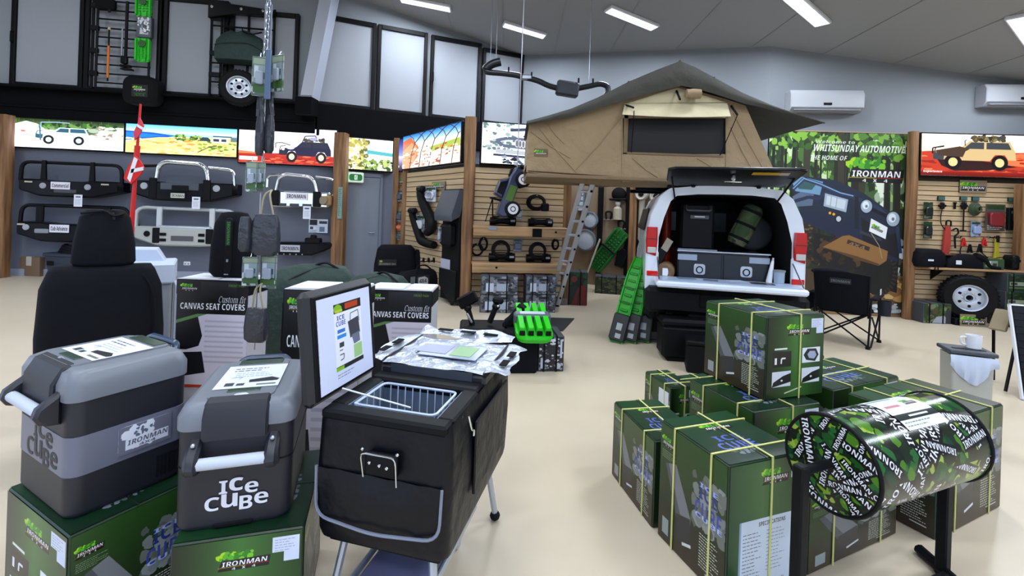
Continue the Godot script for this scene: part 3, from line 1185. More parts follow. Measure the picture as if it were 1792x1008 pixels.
func build_high_wall():
	# roof rack hung upright
	var a = on_wall(WA,154,152,0.2)
	var b = on_wall(WA,272,152,0.2)
	var x0 = a.x
	var x1 = b.x
	var y0 = 3.86
	var y1 = 6.3
	var rk = thing("roof_rack","black steel roof rack hung upright on the high wall, holding green boards and tools","roof rack",WA * T(V(0,0,0.12)),"roof racks on the high wall")
	var w = x1 - x0
	put(rk,"side_rail",mb().tube(PackedVector3Array([V(x0,y0,0),V(x0,y1,0)]),0.028,8),M.black)
	put(rk,"side_rail",mb().tube(PackedVector3Array([V(x1,y0,0),V(x1,y1,0)]),0.028,8),M.black)
	put(rk,"side_rail",mb().tube(PackedVector3Array([V(x0 + w * 0.12,y0,0.10),V(x0 + w * 0.12,y1,0.10)]),0.022,8),M.black)
	put(rk,"side_rail",mb().tube(PackedVector3Array([V(x1 - w * 0.10,y0,0.10),V(x1 - w * 0.10,y1,0.10)]),0.022,8),M.black)
	for k in 13:
		var y = y0 + 0.12 + 0.185 * k
		put(rk,"crossbar",mb().tube(PackedVector3Array([V(x0 + w * 0.12,y,0.06),V(x1 - w * 0.10,y,0.06)]),0.018,6),M.black)
	for k in 5:
		var y = y0 + 0.3 + 0.46 * k
		put(rk,"bracket",mb().box(V(x0 + w * 0.06,y,0.06),V(w * 0.13,0.10,0.05),0.01),M.black)
	# things strapped to it
	var sp = on_wall(WA,188,142,0.24)
	var st = on_wall(WA,188,48,0.24)
	var sh = thing("long_handled_tool","slim tool with an orange handle clipped to the hanging roof rack","hand tool",WA * T(V(sp.x,sp.y,0.24)))
	var L = st.y - sp.y
	put(sh,"handle",mb().tube(PackedVector3Array([V(0,L * 0.06,0),V(0,L * 0.66,0)]),0.022,8),mt(Color(0.80,0.42,0.08),0.5))
	put(sh,"shaft",mb().tube(PackedVector3Array([V(0,0,0),V(0,L * 0.06,0)]),0.016,8).tube(PackedVector3Array([V(0,L * 0.66,0),V(0,L * 0.97,0)]),0.016,8),M.black)
	put(sh,"tip",mb().ball(V(0,L * 0.98,0),V(0.025,0.035,0.025),10,6),mt(Color(0.8,0.75,0.55),0.5))
	# farm jack
	var j0 = on_wall(WA,219,120,0.22)
	var j1 = on_wall(WA,219,2,0.22)
	var jk = thing("farm_jack","tall black lifting jack with grey running gear on the hanging roof rack","jack",WA * T(V(j0.x,j0.y,0.22)))
	var jl = j1.y - j0.y
	var jb = mb().box(V(0,jl / 2,0),V(0.05,jl,0.035),0.006)
	put(jk,"bar",jb,M.black)
	for k in 12:
		put(jk,"hole",disc(0.012,0.004,8),M.rubber,T(V(0,jl * (0.12 + 0.07 * k),0.018)))
	put(jk,"running_gear",mb().box(V(0.0,jl * 0.12,0.03),V(0.11,0.16,0.09),0.015).box(V(0.03,jl * 0.03,0.03),V(0.2,0.05,0.09),0.012),M.black_gloss)
	put(jk,"handle",mb().tube(PackedVector3Array([V(-0.055,jl * 0.14,0.03),V(-0.055,jl * 0.58,0.03)]),0.018,8),mt(Color(0.5,0.52,0.56),0.4,0.5))
	put(jk,"foot",mb().box(V(0.05,-0.02,0.02),V(0.20,0.03,0.12),0.008),M.black)
	# small black pack at the top of the rack
	var cp = on_wall(WA,186,8,0.2)
	var pk = thing("recovery_pouch","small black pouch at the top of the hanging roof rack","pouch",WA * T(V(cp.x,cp.y,0.2)))
	put(pk,"pouch_body",mb().prism(rrect(0.36,0.22,0.05),-0.04,0.05,0.015),M.black_matt)
	put(pk,"buckle",mb().box(V(0.08,-0.12,0.03),V(0.05,0.09,0.02),0.005),M.black)
	# green boards with a silver sleeve between
	var tops = [[238,268,-34,30],[237,265,68,108]]
	var bl = ["green recovery board, the upper one on the hanging roof rack, above the silver sleeve","green recovery board, the lower one on the hanging roof rack, below the silver sleeve"]
	for k in 2:
		var r: Array = tops[k]
		var c0 = on_wall(WA,r[0],r[3],0.25)
		var c1 = on_wall(WA,r[1],r[2],0.25)
		var o = thing("recovery_board",bl[k],"recovery board",WA * T(V((c0.x + c1.x) / 2,(c0.y + c1.y) / 2,0.25)),"recovery boards on the high wall")
		recovery_board(o,c1.x - c0.x,absf(c1.y - c0.y),0.06)
		put(o,"badge",mb().prism(circle(0.07,16),0.045,0.06,0.004),mt(Color(0.06,0.30,0.05),0.5),T(V(0,-0.08 + 0.2 * k,0)))
	var s0 = on_wall(WA,240,66,0.26)
	var s1 = on_wall(WA,268,31,0.26)
	var sv = thing("packing_sleeve","silver and black printed sleeve between two green recovery boards","packaging",WA * T(V((s0.x + s1.x) / 2,(s0.y + s1.y) / 2,0.24)))
	var pp = Pic.new(96,110,Color(0.25,0.27,0.32))
	pp.blobs(10,8,76,80,[Color(0.75,0.77,0.8),Color(0.5,0.52,0.58),Color(0.12,0.13,0.16),Color(0.9,0.9,0.92)],40,4,14,3)
	pp.rect(20,90,60,5,Color(0.8,0.8,0.82))
	put(sv,"sleeve",mb().prism(rrect(s1.x - s0.x,s1.y - s0.y,0.03),-0.03,0.06,0.012),mt(Color(0.22,0.24,0.28),0.4))
	put(sv,"print",mb().box(V(0,0,0.062),V((s1.x - s0.x) * 0.92,(s1.y - s0.y) * 0.94,0.003)),picture(pp.tex(),0.35))
	# wheel cover
	var wc = on_wall(WA,245,156,0.4)
	var wr = (on_wall(WA,276,156,0.4).x - on_wall(WA,214,156,0.4).x) / 2
	var cv = thing("spare_wheel_cover","black fabric spare wheel cover with a small green sign print, on the black ledge","wheel cover",WA * T(V(wc.x,wc.y - 0.02,0.3)))
	put(cv,"cover",mb().prism(rrect(wr * 2,wr * 1.75,wr * 0.5,7),-0.16,0.14,0.05),M.black_matt)
	var lp = Pic.new(160,128,Color(0.045,0.05,0.06))
	logo(lp,14,8,130)
	lp.fade(20,88,120,5,Color(0.06,0.4,0.15),Color(0.06,0.4,0.15))
	write(lp,"4X4",30,94,100,26,Color(0.06,0.36,0.16))
	put(cv,"print",mb().box(V(0.02,-0.02,0.142),V(wr * 0.9,wr * 0.75,0.003)),picture(lp.tex(),0.7))
	put(cv,"mount",mb().box(V(0,0,-0.22),V(0.1,0.1,0.14)),M.black)
	# the second rack,with tray top,green bag and spare wheel
	var r0 = on_wall(WA,364,160,0.2).x
	var r1 = on_wall(WA,478,100,0.2).x
	var rt = on_wall(WA,420,10,0.2).y
	var r2 = thing("roof_rack","black roof rack with a bent tray top, hung upright behind the spare wheel","roof rack",WA * T(V(0,0,0.12)),"roof racks on the high wall")
	for x in [r0,r0 + 0.20,(r0 + r1) / 2 + 0.1,r1 - 0.02]:
		put(r2,"side_rail",mb().tube(PackedVector3Array([V(x,3.86,0.02),V(x,rt,0.02)]),0.026,8),M.black)
	for y in [rt - 0.18,rt - 0.45,4.55,4.72,4.15]:
		put(r2,"crossbar",mb().tube(PackedVector3Array([V(r0,y,0.05),V(r1,y,0.05)]),0.02,6),M.black)
	for y in [4.3,4.75,rt - 0.3]:
		put(r2,"bracket",mb().box(V(r0 + 0.10,y,0.05),V(0.22,0.10,0.05),0.01),M.black)
	var tray = PackedVector2Array([Vector2(r0 - 0.02,rt - 0.32),Vector2(r0 - 0.02,rt - 0.06),Vector2(r0 + 0.10,rt + 0.02),Vector2(r1 + 0.02,rt - 0.06),Vector2(r1 + 0.02,rt - 0.18),Vector2(r0 + 0.5,rt - 0.2),Vector2(r0 + 0.25,rt - 0.26)])
	put(r2,"tray_top",mb().prism(tray,0.04,0.16,0.015),M.black_gloss)
	for x in [r0 + 0.06,(r0 + r1) / 2,r1 - 0.2]:
		put(r2,"bolt",disc(0.03,0.02,10),M.chrome,T(V(x,rt - 0.1,0.16)))
	# the black frame corner above
	# green canvas bag
	var g0 = on_wall(WA,376,104,0.4)
	var g1 = on_wall(WA,466,53,0.4)
	var gb = thing("canvas_bag","dark green canvas bag strapped across the roof rack above the spare wheel","bag",WA * T(V((g0.x + g1.x) / 2,g0.y,0.3)))
	var gw = (g1.x - g0.x) / 2
	var gh = g1.y - g0.y
	var g = []
	for k in 9:
		var f = k / 8.0
		var x = lerpf(-gw,gw,f)
		var top = gh * [0.66,0.86,0.97,0.92,1.0,0.96,0.86,0.78,0.52][k]
		var dp: float = 0.17 * [0.75,0.95,1,1,1,1,0.95,0.9,0.7][k]
		g.append(PackedVector3Array([V(x,0.02,dp),V(x,top * 0.5,dp * 1.12),V(x,top * 0.9,dp * 0.7),V(x,top,0),V(x,top * 0.9,-dp * 0.7),V(x,top * 0.4,-dp),V(x,0.0,-dp),V(x,-0.02,0)]))
	g.reverse()
	soft(gb,"bag_body",mb().loft(g),M.bag_green)
	put(gb,"zip_seam",mb().tube(curve([V(-gw * 0.98,gh * 0.42,0.17),V(-gw * 0.4,gh * 0.48,0.205),V(gw * 0.4,gh * 0.50,0.205),V(gw * 0.97,gh * 0.30,0.16)],4),0.008,5),mt(Color(0.05,0.09,0.09),0.7))
	put(gb,"strap",mb().tube(curve([V(0.0,gh * 1.0,0.06),V(0.08,gh * 0.86,0.17),V(0.25,gh * 0.8,0.19),V(0.4,gh * 0.92,0.10)],4),0.014,5),M.black_matt)
	# spare wheel
	var wp = on_wall(WA,417,153,0.42)
	var wrad = (on_wall(WA,448,153,0.42).x - on_wall(WA,386,153,0.42).x) / 2 * 1.06
	var sw = thing("spare_wheel_unit","spare wheel with a silver steel rim, high on the hanging roof rack","wheel",WA * T(V(wp.x,wp.y,0.36),16))
	make_wheel(sw,wrad,0.24,M.alloy,8)
	put(sw,"mount",mb().box(V(0,0,-0.16),V(0.14,0.14,0.16)),M.black)

# ---- bull bars
func plate(o: Node3D,s: String,x: float,y: float,z: float,w: float,h: float,bg := Color(0.86,0.85,0.9),fg := Color(0.05,0.05,0.07),framed := false):
	var p = Pic.new(128,40,bg)
	if framed:
		p.rect(0,0,128,3,fg); p.rect(0,37,128,3,fg); p.rect(0,0,3,40,fg); p.rect(125,0,3,40,fg)
	write(p,s,9,9,110,22,fg)
	put(o,"name_plate",mb().box(V(x,y,z),V(w,h,0.008)),picture(p.tex(),0.5))

func price_tag(o: Node3D,x: float,y: float,z: float,w: float,h: float):
	if not M.has("tag"):
		var p = Pic.new(48,72,Color(0.84,0.86,0.92))
		p.rect(10,10,28,7,Color(0.25,0.25,0.35))
		small_print(p,6,28,36,5,7,Color(0.6,0.62,0.7),4)
		M.tag = picture(p.tex(),0.6)
	put(o,"price_tag",mb().box(V(x,y,z),V(w,h,0.003)),M.tag)

# body sections: [share of half width,bottom,top,how far back]; y from 0 to bh
func bar_body(hw: float,bh: float,secs: Array,deep := 0.26) -> MB:
	var g = []
	for s in secs:
		var x: float = s[0] * hw
		var y0: float = s[1] * bh
		var y1: float = s[2] * bh
		var z: float = 0.36 - s[3]
		var b = minf(0.03,(y1 - y0) * 0.3)
		g.append(PackedVector3Array([V(x,y0 + b,z),V(x,y1 - b,z),V(x,y1,z - b),V(x,y1,z - deep),V(x,y0,z - deep),V(x,y0,z - b)]))
	g.reverse()
	var m = mb()
	m.loft(g)
	return m

func brackets(o: Node3D,hw: float,y: float):
	for s in [-1.0,1.0]:
		put(o,"wall_bracket",mb().box(V(s * hw * 0.45,y,0.09),V(0.07,0.09,0.2),0.008),M.black)

func bar_frame(px0: float,px1: float,ybot: float,ytop: float) -> Array:
	var m = (px0 + px1) / 2
	var a = on_wall(WA,px0,ybot,0.34)
	var b = on_wall(WA,px1,ybot,0.34)
	var c = on_wall(WA,m,ybot,0.34)
	var t = on_wall(WA,m,ytop,0.34)
	return [WA * T(V((a.x + b.x) / 2,c.y,0)),(b.x - a.x) / 2,t.y - c.y]

const SWEPT := [[-1,0.42,0.98,0.14],[-0.93,0.34,1.0,0.06],[-0.5,0.02,1.0,0.0],[-0.3,0.0,0.93,-0.02],[0.3,0.0,0.93,-0.02],[0.5,0.02,1.0,0.0],[0.93,0.34,1.0,0.06],[1,0.42,0.98,0.14]]

func build_bars():
	var grp = "bull bars on the grey wall"
	# 1: black,loop right across
	var f = bar_frame(22,208,345,315)
	var o = thing("bull_bar","black steel bull bar with a full width loop, under the forest picture, topmost","bull bar",f[0],grp)
	var hw: float = f[1]
	var bh: float = f[2]
	put(o,"bar_body",bar_body(hw,bh,SWEPT),M.black_gloss)
	put(o,"loop",mb().tube(bend([V(-hw * 0.97,bh * 0.9,0.22),V(-hw * 0.95,bh * 2.0,0.22),V(hw * 0.95,bh * 2.0,0.22),V(hw * 0.97,bh * 0.9,0.22)],0.16),0.035,10),M.black_gloss)
	for s in [-1.0,1.0]:
		put(o,"upright",mb().prism(PackedVector2Array([Vector2(-0.05,0),Vector2(0.05,0),Vector2(0.03,bh * 1.15),Vector2(-0.03,bh * 1.15)]),-0.03,0.03,0.01),M.black,T(V(s * hw * 0.46 - 0.04,bh * 0.97,0.26)))
		put(o,"fog_lamp",disc(0.06,0.03,14),mt(Color(0.55,0.56,0.6),0.2),T(V(s * hw * 0.42,bh * 0.62,0.36)))
		put(o,"indicator",mb().box(V(s * hw * 0.72,bh * 0.82,0.335),V(0.14,0.03,0.02),0.005),mt(Color(0.7,0.68,0.6),0.3))
	put(o,"winch_slot",mb().box(V(0.0,bh * 0.35,0.375),V(hw * 0.42,0.07,0.02),0.005),mt(Color(0.22,0.22,0.25),0.4))
	plate(o,"Commercial",-hw * 0.08,bh * 0.66,0.39,hw * 0.36,bh * 0.42)
	price_tag(o,hw * 0.26,-bh * 0.18,0.39,hw * 0.16,bh * 0.7)
	brackets(o,hw,bh * 0.5)
	# 2: black,below it
	f = bar_frame(18,223,424,390)
	o = thing("bull_bar","black steel bull bar on the grey wall, half hidden by the black headrest","bull bar",f[0],grp)
	hw = f[1]
	bh = f[2]
	put(o,"bar_body",bar_body(hw,bh,SWEPT),M.black_gloss)
	put(o,"loop",mb().tube(bend([V(-hw * 0.94,bh * 0.9,0.22),V(-hw * 0.92,bh * 1.85,0.22),V(hw * 0.92,bh * 1.85,0.22),V(hw * 0.94,bh * 0.9,0.22)],0.16),0.035,10),M.black_gloss)
	for s in [-1.0,1.0]:
		put(o,"upright",mb().box(V(s * hw * 0.58,bh * 1.0,0.26),V(0.13,bh * 1.75,0.07),0.02),M.black)
		put(o,"fog_lamp",disc(0.06,0.03,14),mt(Color(0.6,0.62,0.66),0.2),T(V(s * hw * 0.75,bh * 0.72,0.325)))
		put(o,"indicator",mb().box(V(s * hw * 0.85,bh * 0.86,0.315),V(0.14,0.035,0.02),0.005),mt(Color(0.7,0.68,0.62),0.3))
		put(o,"lamp_cluster",mb().box(V(s * hw * 0.46,bh * 0.55,0.37),V(0.26,0.09,0.03),0.02),mt(Color(0.5,0.52,0.56),0.25))
	plate(o,"Cub Advance",-hw * 0.15,bh * 0.70,0.39,hw * 0.33,bh * 0.40)
	brackets(o,hw,bh * 0.5)
	# 3: black body,polished centre loop
	f = bar_frame(218,410,352,318)
	o = thing("bull_bar","black bull bar with a polished silver centre loop, behind the red flag","bull bar",f[0],grp)
	hw = f[1]
	bh = f[2]
	put(o,"bar_body",bar_body(hw,bh,SWEPT),M.black_gloss)
	put(o,"centre_loop",mb().tube(bend([V(-hw * 0.47,bh * 0.8,0.30),V(-hw * 0.43,bh * 2.0,0.30),V(hw * 0.43,bh * 1.95,0.30),V(hw * 0.50,bh * 0.8,0.30)],0.2),0.045,10),M.chrome)
	put(o,"side_loop",mb().tube(bend([V(hw * 0.47,bh * 1.8,0.28),V(hw * 0.93,bh * 1.72,0.24),V(hw * 0.95,bh * 0.9,0.24)],0.12),0.03,8),M.chrome)
	put(o,"side_loop",mb().tube(bend([V(-hw * 0.43,bh * 1.8,0.28),V(-hw * 0.93,bh * 1.72,0.24),V(-hw * 0.95,bh * 0.9,0.24)],0.12),0.03,8),M.black)
	for s in [-1.0,1.0]:
		put(o,"fog_lamp",disc(0.07,0.03,14),mt(Color(0.62,0.64,0.68),0.2),T(V(s * hw * 0.66,bh * 0.72,0.33)))
		put(o,"post_plate",mb().box(V(s * hw * 0.49,bh * 0.6,0.36),V(0.14,bh * 1.1,0.06),0.015),M.black)
	put(o,"grille_plate",mb().box(V(0,bh * 0.75,0.375),V(hw * 0.7,bh * 0.36,0.03),0.01),mt(Color(0.32,0.34,0.38),0.35,0.5))
	put(o,"winch",mb().box(V(0.02,bh * 0.66,0.40),V(hw * 0.3,bh * 0.3,0.03),0.01),M.black)
	plate(o,"IRONMAN",-hw * 0.02,bh * 0.28,0.40,hw * 0.26,bh * 0.28,Color(0.8,0.8,0.76),Color(0.1,0.12,0.12),true)
	price_tag(o,hw * 0.32,-bh * 0.06,0.40,hw * 0.15,bh * 0.62)
	brackets(o,hw,bh * 0.5)
	# 4: bare metal
	f = bar_frame(226,412,431,398)
	o = thing("bull_bar","unpainted cream and silver bull bar on the grey wall, beside the flagpole","bull bar",f[0],grp)
	hw = f[1]
	bh = f[2]
	var cream = mt(Color(0.66,0.67,0.66),0.45)
	put(o,"bar_body",bar_body(hw,bh,SWEPT),cream)
	put(o,"loop",mb().tube(bend([V(-hw * 0.96,bh * 0.9,0.22),V(-hw * 0.97,bh * 2.0,0.22),V(hw * 0.93,bh * 1.95,0.22),V(hw * 0.96,bh * 0.9,0.22)],0.2),0.04,10),mt(Color(0.72,0.74,0.77),0.3,0.4))
	put(o,"cross_tube",mb().tube(PackedVector3Array([V(-hw * 0.5,bh * 0.96,0.30),V(hw * 0.5,bh * 0.96,0.30)]),0.05,10),mt(Color(0.70,0.73,0.77),0.3,0.4))
	for s in [-1.0,1.0]:
		put(o,"upright",mb().box(V(s * hw * 0.5,bh * 1.5,0.27),V(0.10,bh * 1.1,0.06),0.015),mt(Color(0.75,0.77,0.80),0.4))
		put(o,"post_plate",mb().box(V(s * hw * 0.5,bh * 0.55,0.34),V(0.14,bh * 0.8,0.08),0.015),M.black)
		put(o,"lamp_hole",disc(0.06,0.01,14),M.black_matt,T(V(s * hw * 0.68,bh * 0.62,0.345)))
		for k in 2:
			put(o,"slot",mb().box(V(s * hw * 0.36,bh * (0.62 - 0.3 * k),0.385),V(0.12,0.06,0.012),0.004),M.black_matt)
	put(o,"winch_slot",mb().box(V(0,bh * 0.42,0.385),V(hw * 0.42,bh * 0.26,0.014),0.004),mt(Color(0.3,0.3,0.32),0.4))
	brackets(o,hw,bh * 0.5)
	# 5: chrome bar
	f = bar_frame(462,585,363,335)
	o = thing("bull_bar","bright chrome bull bar with looped tubes, beside the timber post","bull bar",f[0],grp)
	hw = f[1]
	bh = f[2]
	put(o,"bar_body",bar_body(hw * 0.86,bh,[[-1,0.1,1,0.08],[-0.9,0.0,1,0.02],[-0.3,0.0,1,0],[0.3,0,1,0],[0.9,0.0,1,0.02],[1,0.1,1,0.08]],0.12),M.chrome)
	put(o,"centre_loop",mb().tube(bend([V(-hw * 0.7,bh * 0.9,0.30),V(-hw * 0.62,bh * 2.05,0.30),V(hw * 0.35,bh * 1.95,0.30),V(hw * 0.48,bh * 0.9,0.30)],0.18),0.04,10),M.chrome)
	put(o,"side_loop",mb().tube(bend([V(hw * 0.40,bh * 1.95,0.27),V(hw * 0.95,bh * 1.85,0.22),V(hw * 0.97,bh * 0.8,0.22),V(hw * 0.4,bh * 0.78,0.24)],0.10),0.028,8),M.chrome)
	put(o,"side_loop",mb().tube(bend([V(-hw * 0.62,bh * 2.0,0.27),V(-hw * 0.98,bh * 1.95,0.22),V(-hw * 0.99,bh * 1.2,0.22)],0.10),0.028,8),M.chrome)
	for x in [-0.68,0.50]:
		put(o,"post_plate",mb().box(V(hw * x,bh * 0.55,0.37),V(0.16,bh * 0.95,0.06),0.015),M.black)
	var lamp_m = mt(Color(0.55,0.42,0.26),0.3)
	put(o,"lamp_housing",mb().box(V(hw * 0.74,bh * 0.48,0.32),V(hw * 0.34,bh * 0.6,0.08),0.02),lamp_m)
	put(o,"fog_lamp",disc(0.09,0.04,16),mt(Color(0.5,0.45,0.38),0.25),T(V(hw * 0.68,bh * 0.48,0.36)))
	for k in 3:
		put(o,"slot",mb().box(V(hw * (-0.5 + 0.36 * k),bh * 0.14,0.365),V(hw * 0.26,bh * 0.18,0.01),0.004),mt(Color(0.2,0.21,0.24),0.4))
	plate(o,"IRONMAN",-hw * 0.08,bh * 0.68,0.38,hw * 0.62,bh * 0.42)
	price_tag(o,hw * 0.24,-bh * 0.3,0.40,hw * 0.22,bh * 0.8)
	brackets(o,hw,bh * 0.5)
	# 6: rear bar
	f = bar_frame(476,582,447,424)
	o = thing("rear_bumper_bar","low black bumper bar without loops, near the foot of the timber post","bumper",f[0])
	hw = f[1]
	bh = f[2]
	put(o,"bar_body",bar_body(hw,bh,[[-1,0.2,0.8,0.1],[-0.9,0.0,0.95,0.02],[0.3,0.0,1,0],[0.7,0.35,1.0,0.02],[1,0.72,1.0,0.1]]),M.black_gloss)
	put(o,"socket_box",mb().box(V(hw * 0.3,bh * 1.12,0.24),V(0.32,0.12,0.16),0.02).box(V(hw * 0.3,bh * 1.35,0.24),V(0.12,0.12,0.1),0.02),M.black)
	plate(o,"IRONMAN",-hw * 0.40,bh * 0.52,0.37,hw * 0.64,bh * 0.52,Color(0.72,0.72,0.78))
	for k in 5:
		put(o,"bolt",disc(0.015,0.012,8),M.steel,T(V(hw * (-0.8 + 0.2 * k),bh * 0.08,0.36)))
	brackets(o,hw,bh * 0.5)
	# sheet with pictures on the wall
	var q = Pic.new(96,72,Color(0.80,0.83,0.9))
	q.rect(4,4,38,28,Color(0.08,0.09,0.12))
	q.rect(52,10,40,14,Color(0.16,0.18,0.24))
	q.rect(4,38,30,28,Color(0.85,0.88,0.95))
	q.rect(6,40,16,14,Color(0.2,0.22,0.28))
	q.rect(54,40,26,26,Color(0.36,0.44,0.56))
	small_print(q,4,58,44,3,5,Color(0.3,0.3,0.38),2)
	var a = on_wall(WA,540,407,0.01)
	var b = on_wall(WA,574,384,0.01)
	alone("wall_notice","small white notice with dark pictures on the grey wall below the chrome bar","notice",mb().box(V(0,0,0.004),V(b.x - a.x,b.y - a.y,0.006)),picture(q.tex(),0.6),WA * T(V((a.x + b.x) / 2,(a.y + b.y) / 2,0)))
	# power point
	a = on_wall(WA,327,461,0.01)
	o = thing("power_point","white double power point low on the grey wall","power outlet",WA * T(V(a.x,a.y,0)))
	put(o,"plate",mb().prism(rrect(0.13,0.08,0.012),0,0.012,0.003),M.white)
	for s in [-1.0,1.0]:
		put(o,"socket",mb().box(V(s * 0.03,-0.01,0.013),V(0.022,0.022,0.004)),mt(Color(0.25,0.25,0.3),0.5))
	# floor below: carton,grey tote,coil
	var fp = at_height(35,481)
	var fq = at_height(70,484)
	o = thing("cardboard_box","small brown cardboard box taped shut, on the floor by the timber post","box",T((fp + fq) / 2 + V(0,0,-0.16),-5))
	var cw = fp.distance_to(fq)
	put(o,"carton",mb().box(V(0,0.19,0),V(cw,0.38,0.4),0.006),mt(Color(0.44,0.35,0.27),0.8))
	put(o,"flap",mb().box(V(0,0.385,0.105),V(cw * 0.98,0.008,0.19)).box(V(0,0.385,-0.105),V(cw * 0.98,0.008,0.19)),mt(Color(0.48,0.38,0.29),0.8))
	put(o,"tape",mb().box(V(0.03,0.30,0.202),V(0.12,0.18,0.003)).box(V(0.03,0.391,0.1),V(0.12,0.003,0.2)),mt(Color(0.72,0.70,0.66),0.3))
	fp = at_height(72,487)
	o = thing("storage_tote","blue grey storage tote with a lid, on the floor behind the black seat","tote",T(fp + V(0.72,0,-0.25),-6))
	var gm = mt(Color(0.14,0.18,0.24),0.5)
	var tb = mb()
	tb.loft([ring_rect(1.3,0.5,0.02,0.06),ring_rect(1.42,0.58,0.44,0.06)])
	put(o,"tub",tb,gm)
	put(o,"lid",mb().prism(rrect(1.48,0.62,0.06),0.44,0.50,0.012),gm,TE(V(0,0,0),V(0,0,0)) * TE(V(0,0.94,0),V(90,0,0)) * T(V(0,0,0)))
	put(o,"handle",mb().box(V(-0.55,0.3,0.285),V(0.14,0.09,0.03),0.01),M.black_matt)
	var cl = mb()
	for k in 4:
		var pts = []
		for i in 20:
			pts.append(V(cos(TAU * i / 20) * (0.52 - 0.02 * k),0.54 + 0.04 * k + 0.012 * sin(i * 1.7 + k),sin(TAU * i / 20) * (0.22 - 0.01 * k)))
		cl.tube(PackedVector3Array(pts),0.03,6,true)
	alone("rubber_hose","flat coil of black rubber hose lying on the grey storage tote","hose",cl,M.rubber,T(fp + V(0.62,-0.03,-0.25),-6))

func ring_rect(w: float,d: float,y: float,r: float,n := 3) -> PackedVector3Array:
	var o = PackedVector3Array()
	for q in rrect(w,d,r,n):
		o.append(V(q.x,y,-q.y))
	return o

# ---- the timber display bay in the middle
func post(px: float,py: float,d: float,w: float,top: float,lean := 0.0,y0 := 0.0):
	var b = at_depth(px,py,d)
	var g = []
	for k in 8:
		var f = k / 7.0
		var r = w / 2 * (1.0 + 0.03 * sin(k * 2.1 + px))
		var ring = PackedVector3Array()
		for q in rrect(r * 2,r * 2,r * 0.45,3):
			ring.append(V(b.x + q.x + 0.006 * sin(k * 1.7),lerpf(y0,top,f),b.z - q.y))
		g.append(ring)
	struct("pillar",mb().loft(g),M.timber,T(Vector3.ZERO),"rough timber post")

func slat_wall(called: String,W: Transform3D,x0: float,x1: float,y0: float,y1: float,pitch: float,thick := 0.10) -> Node3D:
	var o = struct(called,mb().box(V((x0 + x1) / 2,(0.02 + y1) / 2,-thick / 2 - 0.02),V(x1 - x0,y1 - 0.02,thick)),mt(Color(0.20,0.15,0.10),0.8),W)
	var n = int((y1 - y0) / pitch)
	var mesh = mb().box(Vector3.ZERO,V(x1 - x0,pitch - 0.012,0.022),0.004).mesh(0.0)
	for k in n:
		put(o,"slat",mesh,M.slats[(k * 7 + int(x1 * 3)) % 3],T(V((x0 + x1) / 2,y0 + pitch * (k + 0.5),-0.009)))
	return o

func loop_coil(c: Vector3,r: float,n: int,t: float,flat := 1.0) -> MB:
	var m = mb()
	for k in n:
		var p = PackedVector3Array()
		for i in 20:
			var a = TAU * i / 20
			p.append(c + V(cos(a) * (r - 0.012 * k),sin(a) * (r - 0.012 * k) * flat,0.02 * k + 0.006 * sin(a * 2 + k)))
		m.tube(p,t,6,true)
	return m

func winch(label: String,W: Transform3D,x: float,y: float,z: float,s: float,loop := false):
	var o = thing("winch",label,"winch",W * T(V(x,y,z)),"winches on the bay's shelves")
	var q = V(0,0,0)
	var side = Basis(Vector3.BACK,PI / 2)
	put(o,"drum",mb().at(Transform3D(side,V(0,s * 0.17,0))).lathe(PackedVector2Array([Vector2(0,-s * 0.22),Vector2(s * 0.13,-s * 0.22),Vector2(s * 0.11,-s * 0.1),Vector2(s * 0.11,s * 0.1),Vector2(s * 0.13,s * 0.22),Vector2(0,s * 0.22)]),16),M.black)
	put(o,"motor",mb().at(Transform3D(side,V(-s * 0.36,s * 0.17,0))).lathe(PackedVector2Array([Vector2(0,-s * 0.14),Vector2(s * 0.12,-s * 0.14),Vector2(s * 0.14,-s * 0.1),Vector2(s * 0.14,s * 0.12),Vector2(0,s * 0.14)]),16),M.black_gloss)
	put(o,"gearbox",mb().at(Transform3D(side,V(s * 0.36,s * 0.17,0))).lathe(PackedVector2Array([Vector2(0,-s * 0.14),Vector2(s * 0.15,-s * 0.13),Vector2(s * 0.15,s * 0.1),Vector2(s * 0.1,s * 0.16),Vector2(0,s * 0.16)]),16),M.black)
	put(o,"tie_bar",mb().box(V(0,s * 0.33,s * 0.05),V(s * 0.8,s * 0.04,s * 0.04),0.008),M.black_matt)
	put(o,"mounting_foot",mb().box(V(0,s * 0.015,0),V(s * 0.95,s * 0.03,s * 0.3),0.006),M.black_matt)
	put(o,"name_label",mb().box(V(s * 0.36,s * 0.19,s * 0.152),V(s * 0.16,s * 0.07,0.004)),mt(Color(0.55,0.57,0.6),0.4))
	if loop:
		put(o,"cable_loop",loop_coil(V(-s * 0.05,s * 0.45,s * 0.08),s * 0.33,4,0.014),M.rubber)

